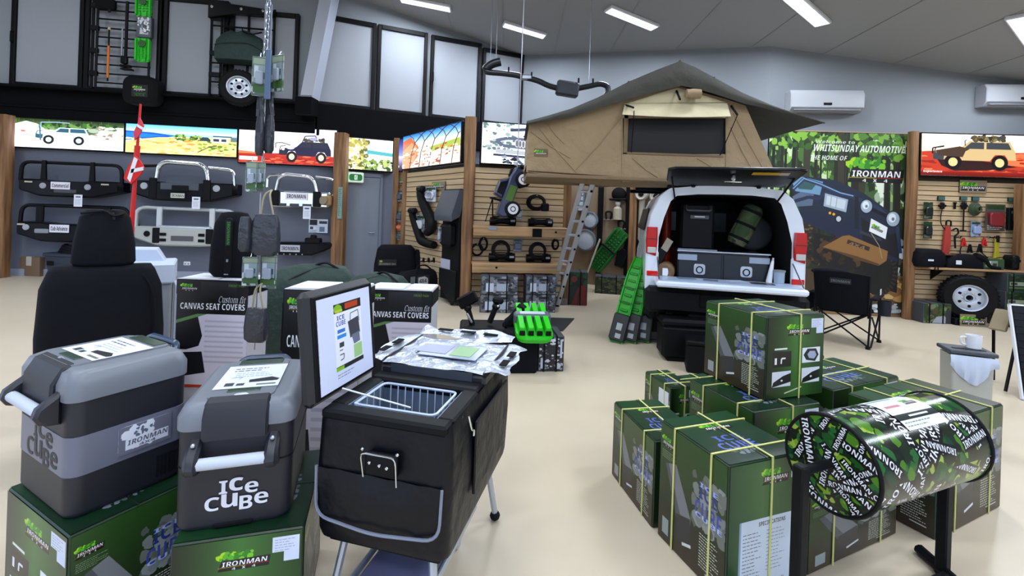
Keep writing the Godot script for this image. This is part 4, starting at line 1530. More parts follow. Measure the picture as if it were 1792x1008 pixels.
func blister(o_label: String,W: Transform3D,px0: float,py0: float,px1: float,py1: float,cols: Array,sd: int,off := 0.06,group := "small packs on the display boards",title := Color(0.1,0.25,0.1)):
	var a = on_wall(W,px0,py1,off)
	var b = on_wall(W,px1,py0,off)
	var w = b.x - a.x
	var h = b.y - a.y
	var o = thing("product_pack",o_label,"product pack",W * T(V((a.x + b.x) / 2,(a.y + b.y) / 2,0)),group)
	put(o,"hook",mb().tube(PackedVector3Array([V(0,h * 0.47,0),V(0,h * 0.45,off * 1.1),V(0,h * 0.49,off * 1.35)]),0.006,5),M.steel)
	var p = Pic.new(64,96,cols[0])
	p.blobs(0,16,64,78,cols,26,5,15,sd,0.8)
	p.rect(4,4,56,14,title)
	small_print(p,6,76,50,3,6,Color(0.85,0.87,0.85),sd)
	put(o,"backing_card",mb().box(V(0,0,off - 0.004),V(w,h,0.006)),picture(p.tex(),0.35))
	put(o,"bubble",mb().prism(rrect(w * 0.74,h * 0.5,w * 0.16,3),0,minf(0.05,w * 0.3),0.012),mt(cols[cols.size() - 1],0.25),T(V(0,-h * 0.06,off)))

func small_sign(label: String,W: Transform3D,px0: float,py0: float,px1: float,py1: float,off := 0.03):
	if not M.has("sign"):
		var p = Pic.new(192,112,Color(0.52,0.46,0.38))
		logo(p,8,8,176)
		M.sign = picture(p.tex(),0.5)
	var a = on_wall(W,px0,py1,off)
	var b = on_wall(W,px1,py0,off)
	var o = thing("shop_sign",label,"sign",W * T(V((a.x + b.x) / 2,(a.y + b.y) / 2,0)),"small leaf signs on the boards")
	put(o,"sign_board",mb().box(V(0,0,off * 0.6),V(b.x - a.x,b.y - a.y,0.014),0.004),M.black)
	put(o,"print",mb().box(V(0,0,off * 0.6 + 0.009),V(b.x - a.x - 0.006,b.y - a.y - 0.006,0.004)),M.sign)

func camo_pic(w: int,h: int,sd: int,boxes: bool) -> StandardMaterial3D:
	var p = Pic.new(w,h,Color(0.30,0.32,0.36))
	p.blobs(0,0,w,h,[Color(0.18,0.19,0.22),Color(0.42,0.44,0.48),Color(0.55,0.56,0.60),Color(0.25,0.27,0.3),Color(0.12,0.13,0.16)],130,4,13,sd,0.7)
	if boxes:
		p.rect(w * 0.12,h * 0.38,w * 0.22,h * 0.5,Color(0.72,0.76,0.84))
		p.rect(w * 0.42,h * 0.40,w * 0.32,h * 0.44,Color(0.62,0.66,0.74))
		p.rect(w * 0.44,h * 0.12,w * 0.36,h * 0.14,Color(0.1,0.1,0.13))
	return picture(p.tex(),0.5)

func camo_box(label: String,base: Transform3D,w: float,h: float,d: float,m: Material,cat := "carton",group := "grey camouflage cartons under the shelf"):
	var o = thing("camo_carton",label,cat,base,group)
	put(o,"carton",mb().box(V(0,h / 2,0),V(w,h,d),0.006),mt(Color(0.22,0.24,0.27),0.6))
	put(o,"printed_face",mb().box(V(0,h / 2,d / 2),V(w - 0.02,h - 0.02,0.004)),m)
	for x in [-0.28,0.2]:
		put(o,"strap",mb().box(V(x * w,h / 2,0),V(0.02,h + 0.008,d + 0.012)),M.black)

var WL: Transform3D
var WR: Transform3D
func build_bay():
	WL = wall_frame(V(-2.40,0,-10.05),V(-0.84,0,-7.98))
	WR = wall_frame(V(-0.74,0,-7.98),V(1.05,0,-8.25))
	var ll = 2.59
	var lr = 1.81
	post(4,400,9.0,0.21,3.2)
	post(593,400,9.95,0.27,3.22)
	post(690,400,10.25,0.12,3.2)
	post(709,400,10.0,0.17,3.2)
	post(818,400,7.86,0.19,3.24)
	post(990,400,8.3,0.16,2.6)
	slat_wall("wall_bay_side",WL,0.05,ll,0.12,2.46,0.104)
	slat_wall("wall_bay_front",WR,0.0,lr,0.12,2.46,0.104)
	# the bay's end wall,back to the shop's rear wall
	struct("wall_bay_end",mb().box(V(1.4,1.28,-0.06),V(2.8,2.56,0.1)),M.board,wall_frame(V(1.05,0,-8.25),V(1.0,0,-11.05)))
	struct("baseboard_bay",mb().box(V(ll / 2,0.06,0.015),V(ll,0.12,0.03),0.005),mt(Color(0.42,0.40,0.40),0.6),WL)
	struct("baseboard_bay",mb().box(V(lr / 2,0.06,0.015),V(lr,0.12,0.03),0.005),mt(Color(0.42,0.40,0.40),0.6),WR)
	lightbox_at("lit wall picture of red rock and dark arching boughs on the bay's side",WL,0.1,ll - 0.02,2.46,3.2,rock_picture,0.1)
	lightbox_at("lit wall picture of dark springs on white, on the bay's front above the toy car",WR,0.14,lr - 0.05,2.45,3.2,spring_picture,0.1)
	var wn = wall_frame(at_depth(686,400,10.35) * V(1,0,1),at_depth(714,400,10.2) * V(1,0,1))
	struct("wall_bay_narrow",mb().box(V(0.17,1.25,-0.03),V(0.36,2.5,0.05)),M.board,wn)
	lightbox_at("narrow lit picture of a violet evening sky between two timber posts",wn,0.08,0.29,2.45,3.2,tall_sliver,0.08)
	# narrow board's little packs
	var steel_blue = [Color(0.35,0.42,0.5),Color(0.55,0.6,0.66),Color(0.2,0.22,0.28)]
	blister("small blue grey pack on the narrow board, topmost of three",wn,693,333,706,353,steel_blue,1)
	blister("small grey pack on the narrow board, above the orange one",wn,693,369,706,388,steel_blue,2)
	blister("small orange pack on the narrow board between the posts",wn,693,391,706,403,[Color(0.7,0.25,0.1),Color(0.8,0.4,0.2)],3)
	blister("small grey pack on the narrow board, lowest, under the orange one",wn,693,408,706,420,steel_blue,4)
	small_sign("tiny dark leaf sign at the top of the narrow board",wn,695,310,706,324)
	# the bay's side: snorkels,packs,the tall stand
	small_sign("small leaf sign on the bay's side, above the snorkels",WL,755,317,779,332)
	var W = WL
	var f = func(px: float,py: float,z: float) -> Vector3:
		var q = on_wall(W,px,py,z)
		return V(q.x,q.y,z)
	var s1 = thing("snorkel","black air snorkel on the bay's side, the upper longer one","snorkel",W,"air snorkels on the bay's side")
	put(s1,"snorkel_tube",mb().tube(curve([f.call(735,336,0.12),f.call(739,352,0.12),f.call(747,370,0.12),f.call(755,388,0.12),f.call(755,400,0.12),f.call(748,407,0.12)],5),PackedFloat32Array(range(26).map(func(i): return 0.075 + 0.03 * sin(i * 0.12))),10),M.black)
	put(s1,"snorkel_head",mb().at(T(f.call(737,331,0.12))).box(Vector3.ZERO,V(0.24,0.13,0.14),0.04),M.black)
	var s2 = thing("snorkel","black air snorkel on the bay's side, the lower one with a bent foot","snorkel",W,"air snorkels on the bay's side")
	put(s2,"snorkel_tube",mb().tube(curve([f.call(721,375,0.12),f.call(726,390,0.12),f.call(733,410,0.12),f.call(738,421,0.12),f.call(748,426,0.12),f.call(760,429,0.12)],5),PackedFloat32Array(range(26).map(func(i): return 0.07 + 0.02 * sin(i * 0.12))),10),M.black)
	put(s2,"snorkel_head",mb().at(T(f.call(722,369,0.12))).box(Vector3.ZERO,V(0.26,0.13,0.14),0.04),M.black)
	var silver = [Color(0.62,0.66,0.74),Color(0.35,0.38,0.45),Color(0.8,0.83,0.88)]
	blister("silver pack beside the upper snorkel on the bay's side",WL,744,327,763,353,silver,5,0.08)
	blister("silver pack between the two snorkels on the bay's side",WL,728,377,743,405,silver,6,0.08)
	for k in 4:
		var q = f.call(733 + k * 9,455,0.0)
		var hk = thing("wall_hook","empty black hook low on the bay's side, the " + ["first after the lower snorkel's foot","second after the lower snorkel's foot","second before the tall black stand","first before the tall black stand"][k],"hook",W * T(q),"empty hooks on the bay's side")
		put(hk,"back_plate",mb().box(V(0,0,0.012),V(0.07,0.09,0.02),0.006),M.black)
		put(hk,"prong",mb().tube(PackedVector3Array([V(0,-0.02,0.02),V(0,-0.03,0.10),V(0,0.01,0.12)]),0.012,6),M.black)
	# stand with grey hood
	var t0 = f.call(766,498,0.22)
	var t1 = f.call(801,330,0.22)
	var sw: float = t1.x - t0.x
	var sh: float = t1.y - 0.06
	var st = thing("display_stand","tall black product stand with a sloping grey hood, by the round timber post","display stand",W * T(V((t0.x + t1.x) / 2,0,0.0)))
	put(st,"back_board",mb().box(V(0,sh / 2 + 0.06,0.10),V(sw,sh,0.14),0.015),M.black_matt)
	put(st,"hood",mb().at(Transform3D(Basis(V(0,0,1),V(0,1,0),V(-1,0,0)),V(0,0,0))).prism(PackedVector2Array([Vector2(0.16,sh - 0.42),Vector2(0.32,sh - 0.5),Vector2(0.34,sh - 0.4),Vector2(0.2,sh + 0.04),Vector2(0.03,sh + 0.04)]),-sw * 0.52,sw * 0.52,0.01),mt(Color(0.26,0.28,0.32),0.45))
	put(st,"rubber_boot",mb().box(V(0.05,sh * 0.62,0.24),V(sw * 0.6,sh * 0.2,0.18),0.05),M.black)
	put(st,"print",mb().box(V(-sw * 0.14,sh * 0.62,0.335),V(sw * 0.22,sh * 0.13,0.004)),camo_pic(32,64,8,true))
	put(st,"notice",mb().box(V(-sw * 0.2,sh * 0.31,0.178),V(sw * 0.56,sh * 0.17,0.006)),mt(Color(0.66,0.68,0.76),0.6))
	put(st,"skirt",mb().prism(PackedVector2Array([Vector2(-sw * 0.5,0.3),Vector2(sw * 0.3,0.0),Vector2(sw * 0.5,0.1),Vector2(sw * 0.5,0.6),Vector2(-sw * 0.5,0.6)]),0.17,0.21,0.01),M.black)
	# bags on the floor
	var bp = at_height(697,497)
	var bo = thing("cargo_bag","large black canvas bag with a small pale print, on the floor near the grey door","bag",T(V(-2.34,0,-9.35),14))
	soft(bo,"bag_body",mb().loft([ring_rect(0.78,0.5,0,0.1),ring_rect(0.86,0.56,0.12,0.12),ring_rect(0.84,0.52,0.5,0.14),ring_rect(0.74,0.44,0.80,0.14),ring_rect(0.6,0.3,0.88,0.12)]),M.canvas)
	put(bo,"side_pocket",mb().loft([ring_rect(0.22,0.4,0.05,0.08),ring_rect(0.3,0.44,0.3,0.1),ring_rect(0.26,0.4,0.66,0.1),ring_rect(0.12,0.3,0.8,0.05)]),M.canvas,T(V(0.46,0,-0.02)),"",60.0)
	put(bo,"carry_handle",mb().tube(bend([V(-0.42,0.3,0.15),V(-0.56,0.28,0.15),V(-0.56,0.02,0.15),V(-0.44,0.02,0.15)],0.1),0.022,7),M.black)
	var lp = Pic.new(160,56,Color(0.07,0.07,0.09))
	write(lp,"IRONMAN 4X4",10,30,140,16,Color(0.55,0.55,0.5))
	lp.ell(26,16,14,9,Color(0.55,0.6,0.3))
	put(bo,"print",mb().box(V(-0.16,0.55,0.262),V(0.36,0.13,0.004)),picture(lp.tex(),0.8),T(V(0,0,0.022)))
	put(bo,"patch",mb().box(V(0.14,0.2,0.284),V(0.22,0.13,0.004)),mt(Color(0.25,0.27,0.3),0.7))
	var du = thing("duffel_bag","black duffel bag with a white block print, on the floor below the snorkels","bag",T(V(-1.70,0,-8.66),48))
	soft(du,"bag_body",mb().at(Transform3D(Basis(Vector3.BACK,PI / 2),V(0,0.25,0))).loft([ring_rect(0.30,0.30,-0.44,0.13),ring_rect(0.46,0.48,-0.36,0.2),ring_rect(0.50,0.52,0,0.22),ring_rect(0.46,0.48,0.36,0.2),ring_rect(0.30,0.30,0.44,0.13)]),M.canvas)
	lp = Pic.new(96,96,Color(0.08,0.08,0.10))
	lp.shape([10,10,60,6,84,20,86,60,70,86,30,90,8,70],Color(0.72,0.73,0.76))
	write(lp,"4X4",18,20,56,24,Color(0.08,0.08,0.1))
	write(lp,"CC",22,54,44,24,Color(0.08,0.08,0.1))
	put(du,"print",mb().box(V(-0.12,0.27,0.262),V(0.28,0.30,0.004)),picture(lp.tex(),0.7))
	put(du,"print",mb().box(V(-0.34,0.3,0.25),V(0.10,0.22,0.004)),mt(Color(0.4,0.42,0.45),0.7))
	put(du,"carry_handle",mb().tube(curve([V(-0.2,0.44,0.16),V(-0.1,0.56,0.06),V(0.1,0.56,0.06),V(0.2,0.44,0.16)],5),0.016,6),M.black_matt)
	# shelves on the bay's front
	var ys = [on_wall(WR,900,396,0.4).y,on_wall(WR,900,460,0.4).y]
	for k in 2:
		var sf = thing("shelf",["upper thick pale timber shelf on the bay's front, under the toy car","lower thick pale timber shelf on the bay's front, over the camouflage cartons"][k],"shelf",WR,"shelves on the bay's front")
		put(sf,"shelf_board",mb().box(V(lr / 2 - 0.04,ys[k] - 0.03,0.21),V(lr - 0.18,0.05,0.42),0.008),M.board)
		put(sf,"front_board",mb().box(V(lr / 2 - 0.04,ys[k] - 0.09,0.42),V(lr - 0.18,0.16,0.04),0.008),M.board)
		put(sf,"knot",disc(0.02,0.006,10),M.black_matt,T(V(lr * (0.8 - 0.55 * k),ys[k] - 0.08,0.44)))
		if k == 0:
			put(sf,"label_strip",mb().box(V(lr * 0.62,ys[k] - 0.1,0.445),V(0.16,0.14,0.006)),M.black_matt)
			put(sf,"label_strip",mb().box(V(lr * 0.2,ys[k] - 0.04,0.445),V(0.14,0.06,0.006)),mt(Color(0.5,0.55,0.6),0.5))
	var wx = func(px: float) -> float: return on_wall(WR,px,390,0.25).x
	winch("black winch on the upper shelf, under the blue toy car",WR,wx.call(880),ys[0],0.22,0.46)
	winch("black winch on the upper shelf beside the label, under a coiled lead",WR,wx.call(946),ys[0],0.22,0.44)
	winch("black winch with a looped cable on the lower shelf, nearer the timber post",WR,wx.call(880),ys[1],0.24,0.46,true)
	winch("black winch with a looped cable on the lower shelf, nearer the ladder",WR,wx.call(944),ys[1],0.24,0.44,true)
	var lead = thing("control_lead","thick black coiled lead hung above the upper shelf, beside the toy car","cable",WR * T(V(wx.call(940),ys[0] + 0.42,0.08)))
	put(lead,"coil",loop_coil(V(0,0,0.02),0.16,4,0.02,0.8),M.rubber)
	put(lead,"controller",mb().box(V(0.14,-0.08,0.12),V(0.14,0.14,0.07),0.02),M.black)
	put(lead,"hook",mb().tube(PackedVector3Array([V(0,0.13,-0.08),V(0,0.12,0.1)]),0.01,6),M.steel)
	for k in 3:
		var q: Array = [[835,437],[846,427],[972,428]][k]
		var p = on_wall(WR,q[0],q[1],0.06)
		var co = thing("cable_coil",["thin black cable ring on the bay's front, close to the timber post","narrow black cable coil between the ring and the looped winch","small black cable hung at the shelf end nearest the ladder"][k],"cable",WR * T(V(p.x,p.y,0.03)),"cable coils over the lower shelf")
		put(co,"coil",loop_coil(V(0,0,0.02),[0.10,0.07,0.06][k],2,0.014,[1.0,1.6,1.5][k]),M.rubber)
		put(co,"hook",mb().tube(PackedVector3Array([V(0,0.1,-0.03),V(0,0.1,0.06)]),0.008,5),M.steel)
	blister("small blue and red pack over the lower shelf between the two winches",WR,898,418,914,440,[Color(0.42,0.48,0.56),Color(0.55,0.2,0.12),Color(0.4,0.45,0.55)],7)
	blister("small pale pack behind the toy car's rear wheel",WR,902,366,914,384,[Color(0.6,0.62,0.68),Color(0.7,0.72,0.76)],8)
	toy_car()
	# camouflage cartons on the floor
	var cm = camo_pic(128,64,3,true)
	var cl = ["grey camouflage carton on the floor by the timber post, lower of two","grey camouflage carton by the timber post, on top of another","grey camouflage carton on the floor behind the ladder foot, lower of two","grey camouflage carton behind the ladder foot, on top of another"]
	for k in 4:
		var p = at_height([872,872,943,943][k],[532,532,527,527][k])
		var d = [-7.6,-7.6,-7.75,-7.75][k]
		var x: float = p.x * d / p.z
		camo_box(cl[k],T(V(x,0.30 * (k % 2),d + 0.02 * (k % 2)),4),[0.62,0.60,0.50,0.50][k],0.30,0.4,cm)

func toy_car():
	var p = on_wall(WR,891,336,0.34)
	var o = thing("toy_car","blue toy pickup with white wheels hung nose up on the bay's front","toy car",WR * T(V(p.x,p.y,0.34)) * TE(Vector3.ZERO,V(0,0,72)))
	var blue = mt(Color(0.06,0.13,0.28),0.25,0,{"clearcoat_enabled": true,"clearcoat": 0.8})
	var side = PackedVector2Array([Vector2(-0.42,-0.10),Vector2(0.40,-0.10),Vector2(0.44,-0.04),Vector2(0.42,0.05),Vector2(0.24,0.09),Vector2(-0.42,0.09),Vector2(-0.45,0.0)])
	put(o,"car_body",mb().prism(side,-0.16,0.16,0.03),blue)
	put(o,"cab",mb().prism(PackedVector2Array([Vector2(-0.16,0.08),Vector2(0.22,0.08),Vector2(0.12,0.23),Vector2(-0.12,0.24)]),-0.14,0.14,0.03),blue)
	put(o,"side_window",mb().prism(PackedVector2Array([Vector2(-0.10,0.11),Vector2(0.15,0.11),Vector2(0.09,0.21),Vector2(-0.08,0.21)]),0.138,0.146),M.black_gloss)
	put(o,"windscreen",mb().quad_mesh([V(0.225,0.10,0.11),V(0.225,0.10,-0.11),V(0.14,0.22,-0.10),V(0.14,0.22,0.10)]),M.black_gloss)
	put(o,"side_print",mb().box(V(-0.02,-0.02,0.162),V(0.26,0.12,0.004)),mt(Color(0.28,0.42,0.12),0.5))
	put(o,"roll_bar",mb().tube(bend([V(-0.18,0.08,0.12),V(-0.2,0.26,0.12),V(-0.2,0.26,-0.12),V(-0.18,0.08,-0.12)],0.05),0.014,6).tube(PackedVector3Array([V(-0.2,0.24,0.12),V(-0.52,0.12,0.10)]),0.012,6).tube(PackedVector3Array([V(-0.45,-0.06,0.12),V(-0.60,0.22,0.10),V(-0.2,0.24,0.12)]),0.012,6),M.black)
	put(o,"front_bar",mb().box(V(0.46,-0.05,0),V(0.06,0.10,0.34),0.02),M.black)
	put(o,"spotlight",disc(0.035,0.03,12),M.white,TE(V(0.45,0.07,0.09),V(0,90,0)))
	put(o,"hood_scoop",mb().box(V(0.32,0.09,0),V(0.14,0.03,0.14),0.01),M.black)
	for s in [-1.0,1.0]:
		for x in [-0.26,0.26]:
			var w = put(o,"wheel",mb().at(TE(Vector3.ZERO,V(90,0,0))).lathe(PackedVector2Array([Vector2(0,-0.05),Vector2(0.11,-0.05),Vector2(0.13,-0.03),Vector2(0.13,0.03),Vector2(0.11,0.05),Vector2(0.085,0.055),Vector2(0.0,0.05)]),24),M.rubber,T(V(x,-0.13,s * 0.17)))
			put(w,"wheel_rim",mb().at(TE(Vector3.ZERO,V(90,0,0))).lathe(PackedVector2Array([Vector2(0.045,s * 0.052),Vector2(0.05,s * 0.06),Vector2(0.085,s * 0.062),Vector2(0.09,s * 0.05)]),24),M.white)
			put(w,"hub_cap",mb().at(TE(Vector3.ZERO,V(90,0,0))).lathe(PackedVector2Array([Vector2(0.0,s * 0.064),Vector2(0.03,s * 0.062),Vector2(0.035,s * 0.045)]),16),M.white)
	put(o,"hanger",mb().box(V(0.0,-0.02,-0.25),V(0.08,0.08,0.2)),M.black)

# ---- the boards behind the tent and the car
func build_back_recess():
	var a = on_wall(WC,990,400).x
	var b = on_wall(WC,1180,400).x
	struct("wall_board",mb().box(V((a + b) / 2,1.5,0.02),V(b - a,3.0,0.04)),mt(Color(0.50,0.43,0.35),0.7),WC)
	for k in 4:
		var q: Array = [[1050,10],[1100,12],[1117,12],[1152,6]][k]
		var c = on_wall(WC,q[0],400,0.06)
		struct("trim_%d" % (k + 5),mb().box(V(c.x,1.5,0.07),V(q[1] * 0.012,3.0,0.06),0.008),M.black,WC)
	var pc = on_wall(WC,1108,400,0.1)
	struct("pillar",mb().box(V(pc.x,1.5,0.12),V(0.16,3.0,0.14),0.02),M.timber,WC)
	var W = WC
	var at = func(px: float,py: float) -> Vector3:
		var q = on_wall(W,px,py,0.1)
		return V(q.x,q.y,0.1)
	var lamp_m = mt(Color(0.42,0.46,0.52),0.35,0.4)
	for k in 2:
		var q: Array = [[1026,420,0.26],[1034,385,0.2]][k]
		var o = thing("driving_lamp",["grey round driving lamp on the back board beside the ladder","grey slanted driving lamp on the back board, above the round one"][k],"driving lamp",W * Transform3D(TE(Vector3.ZERO,V(0,0,-50 * k)).basis,at.call(q[0],q[1])),"driving lamps on the back board")
		put(o,"lamp_housing",mb().at(TE(Vector3.ZERO,V(90,0,0))).lathe(PackedVector2Array([Vector2(0,-0.08),Vector2(q[2] * 0.7,-0.06),Vector2(q[2],0.02),Vector2(q[2],0.06),Vector2(q[2] * 0.85,0.07),Vector2(q[2] * 0.8,0.04),Vector2(0,0.05)]),24),lamp_m)
		put(o,"lamp_lens",mb().at(TE(V(0,0,0.05),V(90,0,0))).lathe(PackedVector2Array([Vector2(0,0.012),Vector2(q[2] * 0.55,0.0),Vector2(q[2] * 0.8,-0.01)]),20),mt(Color(0.66,0.7,0.76),0.1))
		if k == 1:
			put(o,"lamp_bracket",mb().box(V(-0.3,0,0),V(0.45,0.16,0.1),0.03),lamp_m)
	var shov = at.call(1018,352)
	var lb = thing("light_bar","short grey light bar on the back board beside the ladder's top","driving lamp",W * T(shov))
	put(lb,"lamp_housing",mb().box(Vector3.ZERO,V(0.16,0.5,0.12),0.03),lamp_m)
	for k in 4:
		put(lb,"lamp_lens",mb().box(V(0,-0.18 + 0.12 * k,0.06),V(0.12,0.09,0.012),0.004),mt(Color(0.7,0.74,0.8),0.15))
	var pole = thing("pale_pole","pale slim pole leaning against the back board, right of the ladder","pole",W)
	put(pole,"pole_shaft",mb().tube(PackedVector3Array([at.call(1029,466) + V(0,-0.5,0.35),at.call(1050,418)]),0.022,8),mt(Color(0.62,0.60,0.56),0.5))
	put(pole,"pole_foot",mb().box(at.call(1029,466) + V(-0.0,-0.62,0.35),V(0.5,0.14,0.16),0.03),M.black)
	# green board slung on the wall
	var rb = thing("recovery_board","dark green recovery board slung slantwise on the back board, above a camouflage box","recovery board",W * Transform3D(TE(Vector3.ZERO,V(0,0,-36)).basis,at.call(1065,438)))
	recovery_board(rb,0.36,1.15,0.08,mt(Color(0.05,0.40,0.14),0.5))
	put(rb,"grip_cut",mb().box(V(0,0.05,0.1),V(0.36,0.05,0.03),0.01),M.black)
	var bits = [[1083,340,"black hooded winch cover on the back board, topmost",0],[1081,369,"small white bottle on the back board under the black cover",1],[1065,378,"little black shackle on the back board",2],[1087,394,"black shackle with a pin on the back board, above the green board",2],[1092,436,"black hand tool hanging beside the slung green board",3]]
	for e in bits:
		var p: Vector3 = at.call(e[0],e[1])
		var o: Node3D
		if e[3] == 0:
			o = thing("winch_cover",e[2],"cover",W * T(p))
			put(o,"dome",mb().ball(Vector3.ZERO,V(0.17,0.16,0.12),14,8),M.black_matt)
			put(o,"peak",mb().box(V(0.0,-0.12,0.05),V(0.4,0.05,0.12),0.02),M.black)
		elif e[3] == 1:
			o = thing("spray_bottle",e[2],"bottle",W * T(p))
			put(o,"bottle",mb().lathe(PackedVector2Array([Vector2(0,-0.2),Vector2(0.10,-0.2),Vector2(0.10,0.05),Vector2(0.05,0.1),Vector2(0.05,0.14),Vector2(0,0.14)]),16),mt(Color(0.66,0.63,0.56),0.5))
			put(o,"cap",mb().lathe(PackedVector2Array([Vector2(0,0.14),Vector2(0.06,0.14),Vector2(0.06,0.2),Vector2(0,0.2)]),14),M.white)
		elif e[3] == 2:
			o = thing("shackle",e[2],"shackle",W * T(p),"shackles on the back board")
			put(o,"bow",mb().tube(bend([V(-0.05,-0.08,0),V(-0.08,0.1,0),V(0.08,0.1,0),V(0.05,-0.08,0)],0.07),0.022,7),M.black)
			put(o,"pin",mb().tube(PackedVector3Array([V(-0.11,-0.08,0),V(0.11,-0.08,0)]),0.018,7),M.steel)
		else:
			o = thing("hand_tool",e[2],"tool",W * T(p) * TE(Vector3.ZERO,V(0,0,-15)))
			put(o,"tool_blade",mb().prism(PackedVector2Array([Vector2(-0.10,-0.42),Vector2(0.10,-0.42),Vector2(0.13,-0.1),Vector2(0.03,0.0),Vector2(-0.03,0.0),Vector2(-0.13,-0.1)]),-0.02,0.03,0.01),M.black)
			put(o,"tool_handle",mb().tube(PackedVector3Array([Vector3.ZERO,V(0,0.45,0)]),0.022,7),M.black_matt)
	# two white tubes with round caps
	for k in 2:
		var q: Array = [[1124,340],[1150,344]][k]
		var p: Vector3 = at.call(q[0],q[1])
		var o = thing("awning_tube",["white tube with a round end cap on the back board beside the timber post","white tube with a round end cap on the back board, half behind the car"][k],"tube",W * T(p),"white tubes on the back board")
		put(o,"tube",mb().tube(PackedVector3Array([V(0.0,-1.02,0),V(0,-0.05,0)]),0.07,12),mt(Color(0.62,0.6,0.56),0.45))
		put(o,"end_cap",mb().at(TE(Vector3.ZERO,V(90,0,0))).lathe(PackedVector2Array([Vector2(0,-0.08),Vector2(0.12,-0.08),Vector2(0.135,-0.04),Vector2(0.135,0.10),Vector2(0.11,0.13),Vector2(0.09,0.10),Vector2(0,0.10)]),20),mt(Color(0.72,0.70,0.66),0.4))
		put(o,"cap_hole",disc(0.06,0.01,14),M.black,T(V(0,0,0.10)))
		put(o,"bracket",mb().box(V(0.0,-1.15,0.0),V(0.12,0.34,0.12),0.02),M.black)
	# cartons on the floor in front of it
	var cg = camo_pic(96,64,12,false)
	camo_box("olive camouflage carton on the floor under the slung green board",T(at_height(1067,512),-12),0.62,0.36,0.4,picture(camo_green(96,64,5),0.6),"carton","")
	var p = Pic.new(96,96,Color(0.06,0.16,0.09))
	p.shape([30,96,60,40,90,36,96,96],Color(0.45,0.08,0.09))
	p.blobs(0,0,96,36,[Color(0.12,0.3,0.12),Color(0.05,0.1,0.07)],24,5,12,4)
	p.ell(40,20,12,10,Color(0.5,0.18,0.14))
	p.line(Vector2(66,40),Vector2(60,96),4,Color(0.05,0.05,0.05))
	camo_box("green and red printed carton on the floor behind the ladder",T(at_height(1003,527) * V(1,0,0.98),-4),0.42,0.6,0.4,picture(p.tex(),0.5),"carton","")

func camo_green(w: int,h: int,sd: int) -> Texture2D:
	var p = Pic.new(w,h,Color(0.13,0.18,0.10))
	p.blobs(0,0,w,h,[Color(0.08,0.12,0.07),Color(0.24,0.30,0.16),Color(0.34,0.36,0.26),Color(0.16,0.24,0.12)],80,4,13,sd,0.7)
	return p.tex()

# ---- the display wall at the far right: printed mural,slatted board and what hangs there
var WE: Transform3D

